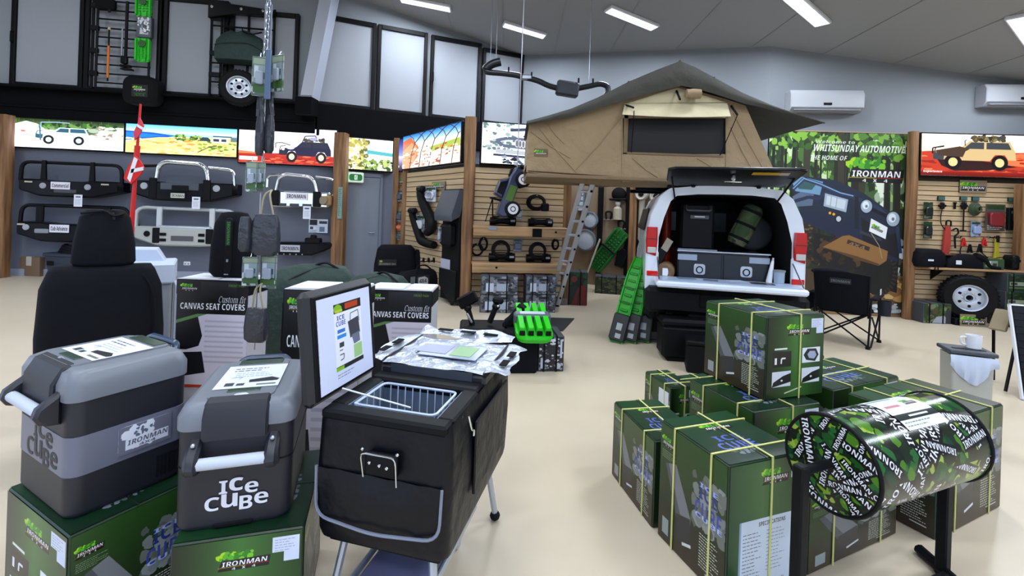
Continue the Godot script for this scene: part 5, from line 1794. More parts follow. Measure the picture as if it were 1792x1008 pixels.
func mural() -> StandardMaterial3D:
	var p = Pic.new(494,632,Color(0.10,0.16,0.09))
	p.fade(0,0,494,300,Color(0.07,0.13,0.06),Color(0.30,0.42,0.22))
	p.blobs(0,0,494,330,[Color(0.55,0.72,0.36),Color(0.25,0.42,0.16),Color(0.78,0.86,0.66),Color(0.08,0.16,0.06),Color(0.16,0.30,0.10)],420,4,20,31,1.4)
	p.blobs(240,150,254,190,[Color(0.86,0.90,0.84),Color(0.62,0.70,0.58),Color(0.4,0.5,0.36)],70,6,20,33,1.6)
	var g = RandomNumberGenerator.new()
	g.seed = 3
	for k in 34:
		var x = g.randf() * 494
		var w = g.randf_range(3,15)
		var c: Color = [Color(0.05,0.07,0.04),Color(0.11,0.11,0.07),Color(0.20,0.19,0.13)][k % 3]
		p.shape([x,-2,x + w,-2,x + w * 1.15 + g.randf_range(-12,12),420,x + g.randf_range(-12,12),420],c)
	p.blobs(0,0,494,60,[Color(0.48,0.68,0.22),Color(0.2,0.36,0.1),Color(0.1,0.2,0.06)],90,5,18,35)
	p.blobs(330,0,160,90,[Color(0.42,0.62,0.20),Color(0.28,0.48,0.14),Color(0.14,0.28,0.08)],60,6,18,36)
	# ground,rocks and white water
	p.shape([0,632,0,470,494,520,494,632],Color(0.28,0.21,0.13))
	p.blobs(300,380,194,252,[Color(0.82,0.85,0.88),Color(0.55,0.58,0.60),Color(0.30,0.28,0.24),Color(0.16,0.15,0.13)],130,6,20,37)
	p.blobs(330,500,164,90,[Color(0.66,0.50,0.28),Color(0.48,0.33,0.17),Color(0.75,0.62,0.40),Color(0.34,0.24,0.13)],70,10,30,38,0.6)
	p.blobs(390,600,104,30,[Color(0.8,0.84,0.88),Color(0.6,0.64,0.66)],20,6,18,39,0.4)
	# lettering
	write(p,"Welcome to",166,27,142,12,Color(0.80,0.84,0.80),0.2)
	write(p,"WHITSUNDAY AUTOMOTIVE",158,43,328,24,Color(0.93,0.95,0.92),0.2)
	write(p,"THE HOME OF",148,82,132,16,Color(0.88,0.90,0.86),0.25)
	logo(p,288,76,200)
	# underside and tyres
	p.shape([120,350,480,410,476,560,330,520,180,470,120,440],Color(0.05,0.05,0.06))
	p.ell(140,400,36,74,Color(0.14,0.12,0.09),30)
	p.blobs(108,330,56,140,[Color(0.42,0.34,0.20),Color(0.10,0.09,0.08),Color(0.26,0.21,0.13)],60,4,8,41,0.6)
	p.ell(410,490,66,82,Color(0.07,0.065,0.06),30)
	for k in 14:
		var a = -1.2 + k * 0.19
		p.line(Vector2(410 + cos(a) * 50,490 + sin(a) * 68),Vector2(410 + cos(a) * 68,490 + sin(a) * 84),6,Color(0.20,0.18,0.15))
	p.ell(386,486,34,56,Color(0.03,0.03,0.035),24)
	p.blobs(150,380,180,110,[Color(0.16,0.12,0.08),Color(0.08,0.07,0.07),Color(0.3,0.2,0.1)],46,5,18,42)
	# bonnet,body and bar
	p.shape([80,190,110,156,250,170,350,214,480,300,470,350,350,360,130,300],Color(0.10,0.14,0.22))
	p.shape([88,180,112,158,200,176,190,224,100,212],Color(0.42,0.58,0.72))
	p.shape([106,186,122,172,176,184,160,206,112,204],Color(0.20,0.34,0.34))
	p.shape([90,232,120,214,168,220,164,262,104,268],Color(0.34,0.40,0.50))
	p.shape([100,276,240,300,360,346,480,390,476,452,400,430,250,366,110,312],Color(0.10,0.13,0.24))
	p.shape([340,300,480,372,480,440,350,396],Color(0.06,0.07,0.11))
	p.path([92,206,130,168,190,186,262,216,310,226,400,262,470,322,484,420],13,Color(0.14,0.20,0.32))
	p.path([92,204,130,166,190,184,262,213,310,223],4,Color(0.50,0.64,0.80))
	p.path([94,250,150,232,190,236,206,214,262,224],12,Color(0.12,0.18,0.28))
	p.path([322,224,326,340],14,Color(0.07,0.09,0.15))
	p.shape([208,216,292,236,286,282,204,262],Color(0.62,0.68,0.76))
	p.shape([216,224,284,240,279,272,212,256],Color(0.78,0.82,0.86))
	p.path([232,226,228,262],2,Color(0.5,0.54,0.6))
	p.path([252,230,248,268],2,Color(0.5,0.54,0.6))
	for k in 2:
		var q: Array = [[358,258,24],[454,300,27]][k]
		p.ell(q[0],q[1],q[2],q[2] * 1.12,Color(0.06,0.08,0.12),26)
		p.ell(q[0],q[1],q[2] * 0.86,q[2] * 0.96,Color(0.62,0.68,0.76),26)
		p.ell(q[0] - 3,q[1] - 4,q[2] * 0.5,q[2] * 0.6,Color(0.86,0.90,0.94),20)
		p.ell(q[0],q[1],q[2] * 0.2,q[2] * 0.22,Color(0.4,0.45,0.5),14)
	p.shape([378,262,432,284,430,296,376,274],Color(0.03,0.03,0.05))
	p.shape([376,300,436,330,430,372,370,346],Color(0.90,0.92,0.94))
	logo(p,384,316,44,0.4,false)
	p.ell(228,286,5,5,Color(0.95,0.66,0.12)); p.ell(242,290,5,5,Color(0.95,0.66,0.12))
	p.ell(260,306,13,14,Color(0.05,0.05,0.08)); p.ell(260,306,9,10,Color(0.75,0.78,0.82))
	p.shape([340,344,420,372,416,380,336,354],Color(0.18,0.2,0.26))
	# skid plate
	p.shape([206,408,276,366,300,362,440,414,436,448,410,466,330,442],Color(0.55,0.39,0.21))
	p.shape([206,408,330,436,410,460,410,468,320,446],Color(0.34,0.23,0.12))
	p.shape([296,378,376,402,372,416,292,392],Color(0.20,0.16,0.13))
	write(p,"4X4",302,384,60,12,Color(0.55,0.42,0.26),0.0,0.28)
	p.path([378,352,408,396,420,440],3,Color(0.6,0.55,0.45))
	return picture(p.tex(),0.6)

func wall_pt(W: Transform3D,px: float,py: float,z: float) -> Vector3:
	var q = on_wall(W,px,py,z)
	return V(q.x,q.y,z)

func build_display_wall():
	WE = wall_frame(V(4.72,0,-8.27),V(9.8,0,-8.02))
	var W = WE
	var le = 5.09
	var xs = on_wall(W,1583,400).x
	var xp = on_wall(W,1600,400).x
	struct("wall_display",mb().box(V(le / 2,1.65,-0.11),V(le,3.3,0.14),0.01),M.board,W)
	var m0 = on_wall(W,1335,545,0.0).x
	var mt_ = on_wall(W,1500,232,0.0).y
	var mu = thing("mural","tall printed mural of an off-road car climbing rocks in a forest, with white lettering","mural",W)
	put(mu,"mural_board",mb().box(V((m0 + xs) / 2,mt_ / 2 + 0.03,-0.02),V(xs - m0,mt_ - 0.06,0.03),0.004),M.black)
	put(mu,"print",mb().box(V((m0 + xs) / 2,mt_ / 2 + 0.03,-0.002),V(xs - m0 - 0.02,mt_ - 0.08,0.004)),mural())
	post(1593,400,8.05,0.13,mt_ + 0.02)
	post(1791,400,7.85,0.2,2.42)
	slat_wall("wall_slats",W,xp,le,0.08,2.54,0.088,0.05)
	lightbox_at("lit wall picture of a cream off-road car on red desert sand",W,xp - 0.02,on_wall(W,1806,260).x,2.52,3.3,desert_picture,0.10)
	# air conditioners on the wall above
	for k in 2:
		var q: Array = [[1378,1507,197,160],[1715,1850,188,150]][k]
		var o0 = on_wall(WD,q[0],q[2],0.12)
		var o1 = on_wall(WD,q[1],q[3],0.12)
		var w = o1.x - o0.x
		var h = (on_wall(WD,(q[0] + q[1]) / 2.0,q[3],0.12).y - on_wall(WD,(q[0] + q[1]) / 2.0,q[2],0.12).y)
		var ac = thing("air_conditioner",["white wall air conditioner between the tent awning and the mural's top","white wall air conditioner above the red desert picture, cut by the frame"][k],"air conditioner",WD * T(V((o0.x + o1.x) / 2,on_wall(WD,(q[0] + q[1]) / 2.0,(q[2] + q[3]) / 2.0,0.12).y,0)),"air conditioners on the rear wall")
		put(ac,"casing",mb().at(Transform3D(Basis(V(0,0,1),V(0,1,0),V(-1,0,0)),Vector3.ZERO)).prism(PackedVector2Array([Vector2(0,-h / 2),Vector2(0.16,-h / 2),Vector2(0.24,-h * 0.34),Vector2(0.25,h * 0.3),Vector2(0.2,h / 2),Vector2(0,h / 2)]),-w / 2,w / 2,0.012),mt(Color(0.68,0.69,0.72),0.4))
		put(ac,"louvre",mb().box(V(0,-h * 0.43,0.19),V(w * 0.9,0.02,0.1),0.004),mt(Color(0.55,0.56,0.6),0.4))
		put(ac,"display_slot",mb().box(V(0.0,-h * 0.16,0.252),V(w * 0.11,h * 0.1,0.006)),M.black)
		put(ac,"front_seam",mb().box(V(0,-h * 0.32,0.246),V(w * 0.98,0.008,0.006)),mt(Color(0.5,0.5,0.54),0.5))
	# slatted board
	small_sign("leaf sign at the top of the right slatted board, under the desert picture",W,1679,316,1728,337)
	var camo = [Color(0.14,0.20,0.13),Color(0.24,0.30,0.2),Color(0.10,0.13,0.11)]
	blister("green camouflage pack on the slatted board, the upper of two",W,1616,354,1633,383,camo,1,0.06)
	blister("green camouflage pack on the slatted board, the lower of two",W,1616,388,1632,417,camo,2,0.06)
	blister("red and black printed pack hung on the slatted board",W,1724,358,1760,404,[Color(0.28,0.26,0.25),Color(0.52,0.10,0.12),Color(0.14,0.16,0.13),Color(0.48,0.12,0.14)],3,0.08,"",Color(0.12,0.22,0.1))
	blister("blue and orange pack on the slatted board, below the green rope",W,1699,388,1717,414,[Color(0.50,0.60,0.80),Color(0.60,0.26,0.16),Color(0.55,0.62,0.78)],4,0.07,"")
	for k in 2:
		var q: Array = [[1766,364,1786,403],[1779,337,1796,388]][k]
		var a = on_wall(W,q[0],q[3],0.08 + 0.06 * k)
		var b = on_wall(W,q[1],q[1 + 0 * k] if false else q[1],0.0)
		var c = on_wall(W,q[2],q[1],0.08 + 0.06 * k)
		var o = thing("hanging_case",["black flat case on the slatted board beside the red pack","dark green case on the slatted board by the red brown post"][k],"case",W * T(V((a.x + c.x) / 2,(a.y + c.y) / 2,0.0)))
		put(o,"case_body",mb().box(V(0,0,0.04 + 0.06 * k),V(c.x - a.x,c.y - a.y,0.07),0.01),[M.black,mt(Color(0.08,0.16,0.14),0.5)][k])
		put(o,"case_label",mb().box(V(0,(c.y - a.y) * 0.3,0.078 + 0.06 * k),V((c.x - a.x) * 0.6,0.05,0.004)),mt(Color(0.3,0.36,0.36),0.5))
	blister("dark green pack beside the red brown post, below the green case",W,1778,416,1794,448,camo,5,0.12,"")
	var tk = 0
	for q in [[1648,347,"above the long wire hook"],[1687,347,"above the T shaped rod"],[1708,348,"above the green rope"],[1771,349,"beside the dark green case"]]:
		var a = wall_pt(W,q[0],q[1],0.03)
		var o = thing("price_card","tiny teal price card on the slatted board, " + q[2],"price card",W * T(a),"price cards on the slatted board")
		put(o,"card",mb().box(Vector3.ZERO,V(0.11,0.06,0.006)),mt(Color(0.20,0.36,0.36),0.6))
		put(o,"card_holder",mb().box(V(-0.0,0.0,-0.012),V(0.12,0.07,0.016)),M.black)
		tk += 1
	var hk = thing("wire_hook","long black wire with a dark clamp hung on the slatted board, over the red strap","hook",W * T(wall_pt(W,1649,360,0.04)))
	put(hk,"clamp",mb().box(Vector3.ZERO,V(0.07,0.12,0.05),0.015).box(V(0,0,0),V(0.13,0.04,0.04),0.01),M.black)
	put(hk,"wire",mb().tube(curve([V(0,-0.05,0),V(-0.02,-0.2,0),V(0.0,-0.34,0),V(0.10,-0.46,0.01),V(0.17,-0.42,0.01)],5),0.008,5),M.black)
	put(hk,"peg",mb().tube(PackedVector3Array([V(0,0.05,-0.05),V(0,0.05,0.03)]),0.008,5),M.steel)
	var rod = thing("t_rod","black T shaped rod hung in the middle of the slatted board","tool",W * T(wall_pt(W,1687,360,0.04)))
	put(rod,"head",mb().box(Vector3.ZERO,V(0.08,0.13,0.05),0.015).box(Vector3.ZERO,V(0.12,0.04,0.04),0.01),M.black)
	put(rod,"shaft",mb().tube(PackedVector3Array([V(0,-0.05,0),V(0,-0.44,0)]),0.011,6),M.black)
	put(rod,"cross_grip",mb().tube(PackedVector3Array([V(-0.05,-0.44,0),V(0.05,-0.44,0)]),0.012,6),M.black)
	put(rod,"peg",mb().tube(PackedVector3Array([V(0,0.05,-0.05),V(0,0.05,0.03)]),0.008,5),M.steel)
	var pin = thing("hitch_pin","short black pin on the slatted board between the wire and the rod","pin",W * T(wall_pt(W,1671,360,0.03)))
	put(pin,"pin_shaft",mb().tube(PackedVector3Array([V(0,0.06,0),V(0,-0.06,0)]),0.018,7),M.black)
	put(pin,"pin_head",mb().box(V(0,0.05,0),V(0.05,0.03,0.04),0.008),M.black)
	var rope = thing("rope_hank","hank of green camouflage rope on the slatted board beside the red pack","rope",W * T(wall_pt(W,1706,366,0.05)))
	put(rope,"rope_coil",loop_coil(Vector3.ZERO,0.085,5,0.018,1.25),mt(Color(0.20,0.26,0.17),0.8))
	put(rope,"peg",mb().tube(PackedVector3Array([V(0,0.09,-0.06),V(0,0.09,0.05)]),0.008,5),M.steel)
	var strap = thing("recovery_strap","long red tow strap with a black shackle hung on the slatted board","strap",W * T(wall_pt(W,1657,396,0.04)))
	put(strap,"webbing",mb().prism(PackedVector2Array([Vector2(-0.03,0),Vector2(0.05,0),Vector2(0.06,-0.3),Vector2(0.03,-0.52),Vector2(-0.07,-0.52),Vector2(-0.05,-0.2)]),-0.02,0.03,0.008),mt(Color(0.66,0.20,0.16),0.7))
	put(strap,"shackle",mb().tube(bend([V(-0.03,0.02,0.02),V(-0.03,0.1,0.02),V(0.05,0.1,0.02),V(0.05,0.0,0.02)],0.03),0.014,6),M.black)
	put(strap,"gauge",mb().tube(bend([V(0.07,-0.06,0.04),V(0.14,-0.02,0.04),V(0.17,-0.12,0.04),V(0.10,-0.16,0.04),V(0.12,-0.38,0.04)],0.05),0.014,6),M.black)
	for k in 2:
		var q: Array = [[1686,428,1],[1722,428,-1]][k]
		var o = thing("jumper_lead",["red and black spring clamps on the slatted board, over the black winch bag","red and black spring clamps on the slatted board, over the green pack"][k],"jumper lead",W * T(wall_pt(W,q[0],q[1],0.05)),"jumper leads")
		for j in 2:
			var col: Material = [M.red,M.black][j]
			var xo: float = [0.0,0.09][j] * q[2]
			var yo: float = [0.03,-0.08][j]
			put(o,"clamp",mb().at(T(V(xo,yo,0.02 * j))).prism(PackedVector2Array([Vector2(-0.01,0.09),Vector2(0.015,0.09),Vector2(0.05,-0.06),Vector2(0.02,-0.06),Vector2(0.0,0.0),Vector2(-0.02,-0.06),Vector2(-0.045,-0.06)]),-0.015,0.015,0.004),col)
		put(o,"cable",mb().tube(curve([V(-0.03,-0.02,0),V(-0.06,-0.12,0.01),V(-0.07 * q[2],-0.26,0.04)],5),0.009,5),M.rubber)
		put(o,"peg",mb().tube(PackedVector3Array([V(0,0.09,-0.06),V(0,0.10,0.03)]),0.007,5),M.steel)
	var ys = thing("tie_down_strap","yellow tie-down strap hung down the slatted board to the shelf","strap",W * T(wall_pt(W,1744,420,0.05)))
	put(ys,"webbing",mb().prism(PackedVector2Array([Vector2(-0.03,0.02),Vector2(0.03,0.02),Vector2(0.035,-0.2),Vector2(0.06,-0.46),Vector2(-0.06,-0.46),Vector2(-0.03,-0.2)]),-0.015,0.02,0.006),mt(Color(0.66,0.62,0.12),0.6))
	put(ys,"wrap",mb().tube(curve([V(-0.06,-0.3,0.03),V(0.05,-0.34,0.05),V(-0.05,-0.38,0.05),V(0.09,-0.42,0.05),V(-0.03,-0.46,0.05)],5),0.014,6),mt(Color(0.72,0.68,0.16),0.6))
	put(ys,"ratchet",mb().box(V(0,0.02,0.02),V(0.05,0.12,0.04),0.01),M.black)
	for k in 2:
		var q: Array = [[1673,415],[1731,415]][k]
		var o = thing("board_hook",["small black hook on the slatted board beside the red tow strap","small black hook on the slatted board under the red pack"][k],"hook",W * T(wall_pt(W,q[0],q[1],0.02)),"small hooks on the slatted board")
		put(o,"plate",mb().box(Vector3.ZERO,V(0.04,0.04,0.015),0.004),M.steel)
		put(o,"prong",mb().tube(PackedVector3Array([V(0,0,0),V(0.0,-0.01,0.08),V(0,0.02,0.1)]),0.009,5),M.black)
	# shelf and what stands on it
	var sy = on_wall(W,1690,469,0.2).y
	var shf = thing("shelf","pale thin shelf on the slatted board, over the spare wheel","shelf",W)
	put(shf,"shelf_board",mb().box(V((xp + le) / 2,sy - 0.02,0.17),V(le - xp - 0.04,0.035,0.34),0.006),M.board)
	for x in [xp + 0.3,le - 0.4]:
		put(shf,"bracket",mb().prism(PackedVector2Array([Vector2(0,0),Vector2(0.26,0),Vector2(0,-0.2)]),-0.01,0.01),M.black,W.affine_inverse() * W * Transform3D(Basis(V(0,0,1),V(0,1,0),V(-1,0,0)),V(x,sy - 0.04,0.01)))
	var sx = func(px: float) -> float: return on_wall(W,px,455,0.2).x
	var wb = thing("winch_bag","black soft bag with a white mark at the shelf's end by the timber post","bag",W * T(V(sx.call(1624),sy,0.18)))
	soft(wb,"bag_body",mb().loft([ring_rect(0.42,0.24,0,0.08),ring_rect(0.50,0.30,0.08,0.1),ring_rect(0.46,0.27,0.24,0.1),ring_rect(0.34,0.18,0.31,0.08)]),M.canvas)
	put(wb,"mark",mb().box(V(-0.06,0.12,0.151),V(0.09,0.03,0.004)),M.paper)
	put(wb,"ring",mb().tube(PackedVector3Array(range(12).map(func(i): return V(0.02 + 0.03 * cos(TAU * i / 12),-0.02 + 0.03 * sin(TAU * i / 12),0.17))),0.008,5,true),M.black)
	var kit = thing("recovery_kit","black folded recovery kit with a small white label, mid shelf","kit",W * T(V(sx.call(1680),sy,0.18)))
	put(kit,"kit_body",mb().loft([ring_rect(0.62,0.24,0,0.06),ring_rect(0.60,0.26,0.1,0.08),ring_rect(0.44,0.2,0.2,0.08),ring_rect(0.3,0.12,0.24,0.05)]),M.canvas,T(V(0.03,0,0)),"",60.0)
	put(kit,"flap",mb().tube(curve([V(0.2,0.22,0.06),V(0.34,0.16,0.08),V(0.42,0.05,0.1),V(0.58,0.02,0.1)],4),PackedFloat32Array([0.06,0.06,0.06,0.055,0.05,0.045,0.04,0.035,0.03,0.03,0.03,0.03,0.03]),8),M.canvas)
	put(kit,"label",mb().box(V(-0.12,0.1,0.135),V(0.09,0.07,0.004)),M.paper)
	put(kit,"edge_band",mb().box(V(-0.14,0.22,0.02),V(0.26,0.02,0.1),0.005),mt(Color(0.42,0.2,0.14),0.6))
	var gp = thing("strap_pack","green and white strap pack at the shelf's end under the yellow strap","pack",W * T(V(sx.call(1732),sy,0.18)))
	var p = Pic.new(96,40,Color(0.2,0.3,0.18))
	p.rect(4,6,60,26,Color(0.5,0.56,0.5)); p.rect(8,8,24,8,Color(0.75,0.8,0.78)); p.rect(40,16,20,12,Color(0.12,0.2,0.1))
	put(gp,"pack_box",mb().box(V(0,0.09,0),V(0.34,0.18,0.2),0.01),mt(Color(0.16,0.24,0.14),0.5))
	put(gp,"print",mb().box(V(0,0.09,0.101),V(0.32,0.16,0.004)),picture(p.tex(),0.5))
	put(gp,"loose_lead",mb().tube(curve([V(0.16,0.05,0.08),V(0.3,0.02,0.1),V(0.36,0.12,0.1),V(0.22,0.2,0.08),V(0.05,0.2,0.08)],6),0.008,5),M.rubber)
	var cb = thing("hard_case","black hard case on the shelf beside the red brown post","case",W * T(V(sx.call(1780),sy,0.17)))
	put(cb,"case_body",mb().box(V(0,0.13,0),V(0.26,0.24,0.22),0.03),M.black)
	put(cb,"latch",mb().box(V(0,0.16,0.115),V(0.08,0.05,0.02),0.006),M.black_matt)
	# the wheel on the floor,its sign,the cartons
	var wp = on_wall(W,1692,516,0.35)
	var rad = (on_wall(W,1738,516,0.35).x - on_wall(W,1650,516,0.35).x) / 2 * 0.9
	var sw = thing("spare_wheel_unit","big black tyre on a shiny six spoke rim, standing under the slatted board's shelf","wheel",W * T(V(wp.x,rad + 0.10,0.36),-26))
	make_wheel(sw,rad,0.26,M.alloy,6,0.58)
	var wsn = thing("wheel_stand","small black stand with a leaf sign under the big tyre","stand",W * T(V(wp.x - 0.02,0,0.34)))
	put(wsn,"stand_base",mb().box(V(0,0.06,-0.04),V(0.5,0.12,0.34),0.015),M.black)
	put(wsn,"print",mb().box(V(0,0.10,0.16),V(0.42,0.2,0.012)),M.sign)
	var f0 = at_height(1628,566)
	p = Pic.new(128,96,Color(0.16,0.22,0.12))
	p.blobs(0,0,128,96,[Color(0.22,0.34,0.14),Color(0.3,0.25,0.16),Color(0.12,0.16,0.1),Color(0.42,0.48,0.34)],60,6,18,6)
	p.shape([40,96,60,64,96,58,108,70,108,96],Color(0.62,0.64,0.7))
	p.rect(104,30,24,66,Color(0.2,0.2,0.22))
	camo_box("green printed carton on the floor beside the big tyre, by the timber post",W * T(V(on_wall(W,1628,540,0.25).x,0,0.22)),0.46,0.34,0.34,picture(p.tex(),0.5),"carton","")
	var gx = on_wall(W,1768,540,0.3).x
	p = Pic.new(96,96,Color(0.10,0.20,0.10))
	p.blobs(0,0,96,40,[Color(0.2,0.38,0.16),Color(0.08,0.14,0.08)],30,5,14,8)
	p.rect(6,44,60,22,Color(0.55,0.58,0.5)); p.rect(10,48,24,14,Color(0.2,0.25,0.2)); p.rect(4,74,84,8,Color(0.35,0.42,0.3))
	var gm = picture(p.tex(),0.5)
	for k in 3:
		camo_box(["dark green carton at the foot of the red brown post, lowest of three","dark green carton by the red brown post, in the middle of three","dark green carton by the red brown post, topmost of three"][k],W * T(V(gx + 0.02 * k,0.30 * k,0.24)),0.44,0.30,0.36,gm,"carton","")
	var bk = thing("black_bag","black bag slumped on the cartons beside the red brown post","bag",W * T(V(gx + 0.26,0.30,0.6),-20))
	soft(bk,"bag_body",mb().loft([ring_rect(0.2,0.14,0,0.06),ring_rect(0.34,0.2,0.14,0.08),ring_rect(0.3,0.18,0.45,0.08),ring_rect(0.12,0.1,0.6,0.04)]),M.canvas)
	put(bk,"stud",disc(0.02,0.01,10),M.steel,T(V(-0.06,0.4,0.09)))

# ---- the white utility with its canopy open,seen from behind
func build_truck():
	var base = T(V(2.52,0,-5.42),-13)
	var o = thing("utility_truck","white utility truck seen from behind, canopy and tailgate open, dark drawers inside","truck",base)
	var paint = M.white_gloss
	var outer = [Vector2(0.86,0.60),Vector2(0.885,0.95),Vector2(0.885,1.42),Vector2(0.84,1.68),Vector2(0.74,1.90),Vector2(0.62,2.0),Vector2(0.3,2.035),Vector2(0,2.04)]
	var inner = [Vector2(0.74,0.86),Vector2(0.74,0.95),Vector2(0.735,1.40),Vector2(0.68,1.64),Vector2(0.61,1.84),Vector2(0.54,1.91),Vector2(0.3,1.935),Vector2(0,1.94)]
	var full = func(h: Array,z: float,s: float) -> PackedVector3Array:
		var r = PackedVector3Array()
		for k in h.size():
			r.append(V(h[k].x * s,h[k].y,z))
		for k in range(h.size() - 2,-1,-1):
			r.append(V(-h[k].x * s,h[k].y,z))
		return r
	var shell = mb()
	shell.grid([full.call(inner,-0.02,1.0),full.call(outer,0.0,0.985),full.call(outer,-0.04,1.0),full.call(outer,-1.2,1.0),full.call(outer,-2.2,0.98),full.call(outer,-2.25,0.95)])
	put(o,"canopy_shell",shell,paint)
	var dark = mt(Color(0.07,0.075,0.09),0.7)
	var cab = mb()
	cab.grid([full.call(inner,-2.2,0.98),full.call(inner,-0.02,1.0)])
	put(o,"canopy_lining",cab,dark)
	put(o,"tray_floor",mb().box(V(0,0.84,-1.1),V(1.5,0.06,2.2)),dark)
	var bulk = mb()
	bulk.box(V(0,1.13,-2.2),V(1.5,0.6,0.05)).box(V(-0.62,1.62,-2.2),V(0.26,0.5,0.05)).box(V(0.62,1.62,-2.2),V(0.26,0.5,0.05)).box(V(0,1.84,-2.2),V(1.2,0.2,0.05))
	put(o,"bulkhead",bulk,dark)
	put(o,"painted_window_view",mb().box(V(0,1.6,-2.2),V(1.0,0.34,0.012)),mt(Color(0.42,0.45,0.49),0.3))  # opaque panel; its pale grey paints the bright view through the cab
	# tailgate
	var tg = put(o,"tailgate",mb().box(V(0,0.885,0.20),V(1.56,0.07,0.42),0.02),paint)
	put(tg,"tailgate_liner",mb().box(V(0,0.925,0.19),V(1.44,0.012,0.36),0.004),mt(Color(0.62,0.68,0.78),0.35))
	for s in [-1.0,1.0]:
		put(tg,"tailgate_stay",mb().tube(PackedVector3Array([V(s * 0.745,1.16,0.0),V(s * 0.745,0.93,0.34)]),0.008,5),M.steel)
	for s in [-1.0,1.0]:
		var tl = put(o,"tail_light",mb().prism(PackedVector2Array([Vector2(-0.065,-0.2),Vector2(0.05,-0.24),Vector2(0.065,0.0),Vector2(0.06,0.2),Vector2(-0.06,0.2),Vector2(-0.07,0.0)]),-0.06,0.03,0.012),mt(Color(0.68,0.03,0.05),0.12),T(V(s * 0.815,1.36,0.0)) * Transform3D(Basis.from_scale(V(1,0.8,1)),Vector3.ZERO))
		put(tl,"clear_lens",mb().box(V(0,-0.15,0.03),V(0.10,0.09,0.02),0.008),mt(Color(0.72,0.70,0.70),0.12))
		put(tl,"light_divider",mb().box(V(0,0.02,0.032),V(0.11,0.012,0.006)),mt(Color(0.35,0.02,0.03),0.2))
		put(o,"reflector",mb().box(V(s * 0.80,0.955,0.012),V(0.13,0.06,0.02),0.006),mt(Color(0.78,0.08,0.08),0.15))
		put(o,"corner_panel",mb().box(V(s * 0.805,0.92,-0.02),V(0.15,0.62,0.06),0.02),paint)
		put(o,"side_glass",mb().prism(PackedVector2Array([Vector2(-1.9,1.45),Vector2(-0.35,1.45),Vector2(-0.45,1.75),Vector2(-1.85,1.75)]),0,0.012),M.black_gloss,Transform3D(Basis(V(0,0,1),V(-0.22 * s,0.975,0),V(-1,0,0)),V(s * 1.22 if s > 0 else -1.21,0.05,0)))
	# raised rear door of the canopy
	var dr = put(o,"canopy_door",mb().at(TE(V(0,2.03,-0.02),V(-16,0,0))).prism(PackedVector2Array([Vector2(-0.58,0),Vector2(0.58,0),Vector2(0.68,0.16),Vector2(0.70,0.62),Vector2(0.62,0.66),Vector2(-0.62,0.66),Vector2(-0.70,0.62),Vector2(-0.68,0.16)]),-0.02,0.02,0.008),M.black_gloss,Transform3D(Basis(V(1,0,0),V(0,0.0,1),V(0,-1,0)),V(0,2.03,2.0)) * T(V(0,-2.0,0)) if false else Transform3D.IDENTITY)
	dr.transform = Transform3D(Basis(Vector3.RIGHT,deg_to_rad(74)),Vector3.ZERO)
	dr.mesh = mb().prism(PackedVector2Array([Vector2(-0.58,0),Vector2(0.58,0),Vector2(0.68,0.16),Vector2(0.70,0.50),Vector2(0.62,0.54),Vector2(-0.62,0.54),Vector2(-0.70,0.50),Vector2(-0.68,0.16)]),-0.018,0.018,0.008).mesh()
	dr.position = V(0,2.05,-0.02)
	put(dr,"door_sticker",mb().box(V(0.33,0.44,0.02),V(0.30,0.07,0.004)),mt(Color(0.72,0.58,0.10),0.4))
	put(dr,"door_sticker",mb().box(V(0.50,0.44,0.021),V(0.09,0.07,0.004)),mt(Color(0.66,0.62,0.58),0.4))
	put(dr,"door_lock",mb().box(V(0,0.34,0.05),V(0.05,0.14,0.07),0.015).box(V(0,0.36,0.09),V(0.18,0.03,0.02),0.008),M.chrome)
	for s in [-1.0,1.0]:
		put(o,"gas_strut",mb().tube(PackedVector3Array([V(s * 0.56,1.86,-0.02),V(s * 0.64,2.12,0.28)]),0.011,6),M.black)
		put(o,"hinge",mb().box(V(s * 0.36,2.04,-0.03),V(0.05,0.05,0.08),0.01),M.black)
	# bumper,towbar,chassis,wheels
	put(o,"rear_bumper",mb().box(V(0,0.66,0.06),V(1.76,0.30,0.26),0.05),M.black)
	put(o,"number_plate_recess",mb().box(V(0.05,0.69,0.195),V(0.66,0.16,0.02),0.01),M.black_matt)
	for s in [-1.0,1.0]:
		put(o,"plate_bolt",disc(0.012,0.01,8),M.chrome,T(V(0.05 + s * 0.16,0.67,0.205)))
		put(o,"wheel_guard",mb().box(V(s * 0.78,0.60,-1.0),V(0.18,0.5,1.7),0.06),M.black)
		put(o,"mud_flap",mb().box(V(s * 0.72,0.34,-0.42),V(0.28,0.40,0.015),0.004),M.rubber)
		for z in [-0.95,-2.9]:
			put(o,"wheel",mb().at(Transform3D(Basis(Vector3.BACK,PI / 2),V(s * 0.72,0.39,z))).lathe(PackedVector2Array([Vector2(0.0,-0.1),Vector2(0.22,-0.1),Vector2(0.24,-0.13),Vector2(0.36,-0.13),Vector2(0.39,-0.08),Vector2(0.39,0.08),Vector2(0.36,0.13),Vector2(0.24,0.13),Vector2(0.22,0.1),Vector2(0,0.1)]),28),M.rubber)
	put(o,"tow_bar",mb().box(V(0.05,0.52,0.10),V(0.9,0.09,0.09),0.015).box(V(0.05,0.50,0.18),V(0.08,0.08,0.2),0.01),M.black)
	put(o,"chassis",mb().box(V(0,0.55,-1.7),V(1.1,0.2,3.2),0.02),M.black_matt)
	# cab and bonnet,beyond the canopy
	var cabm = mb()
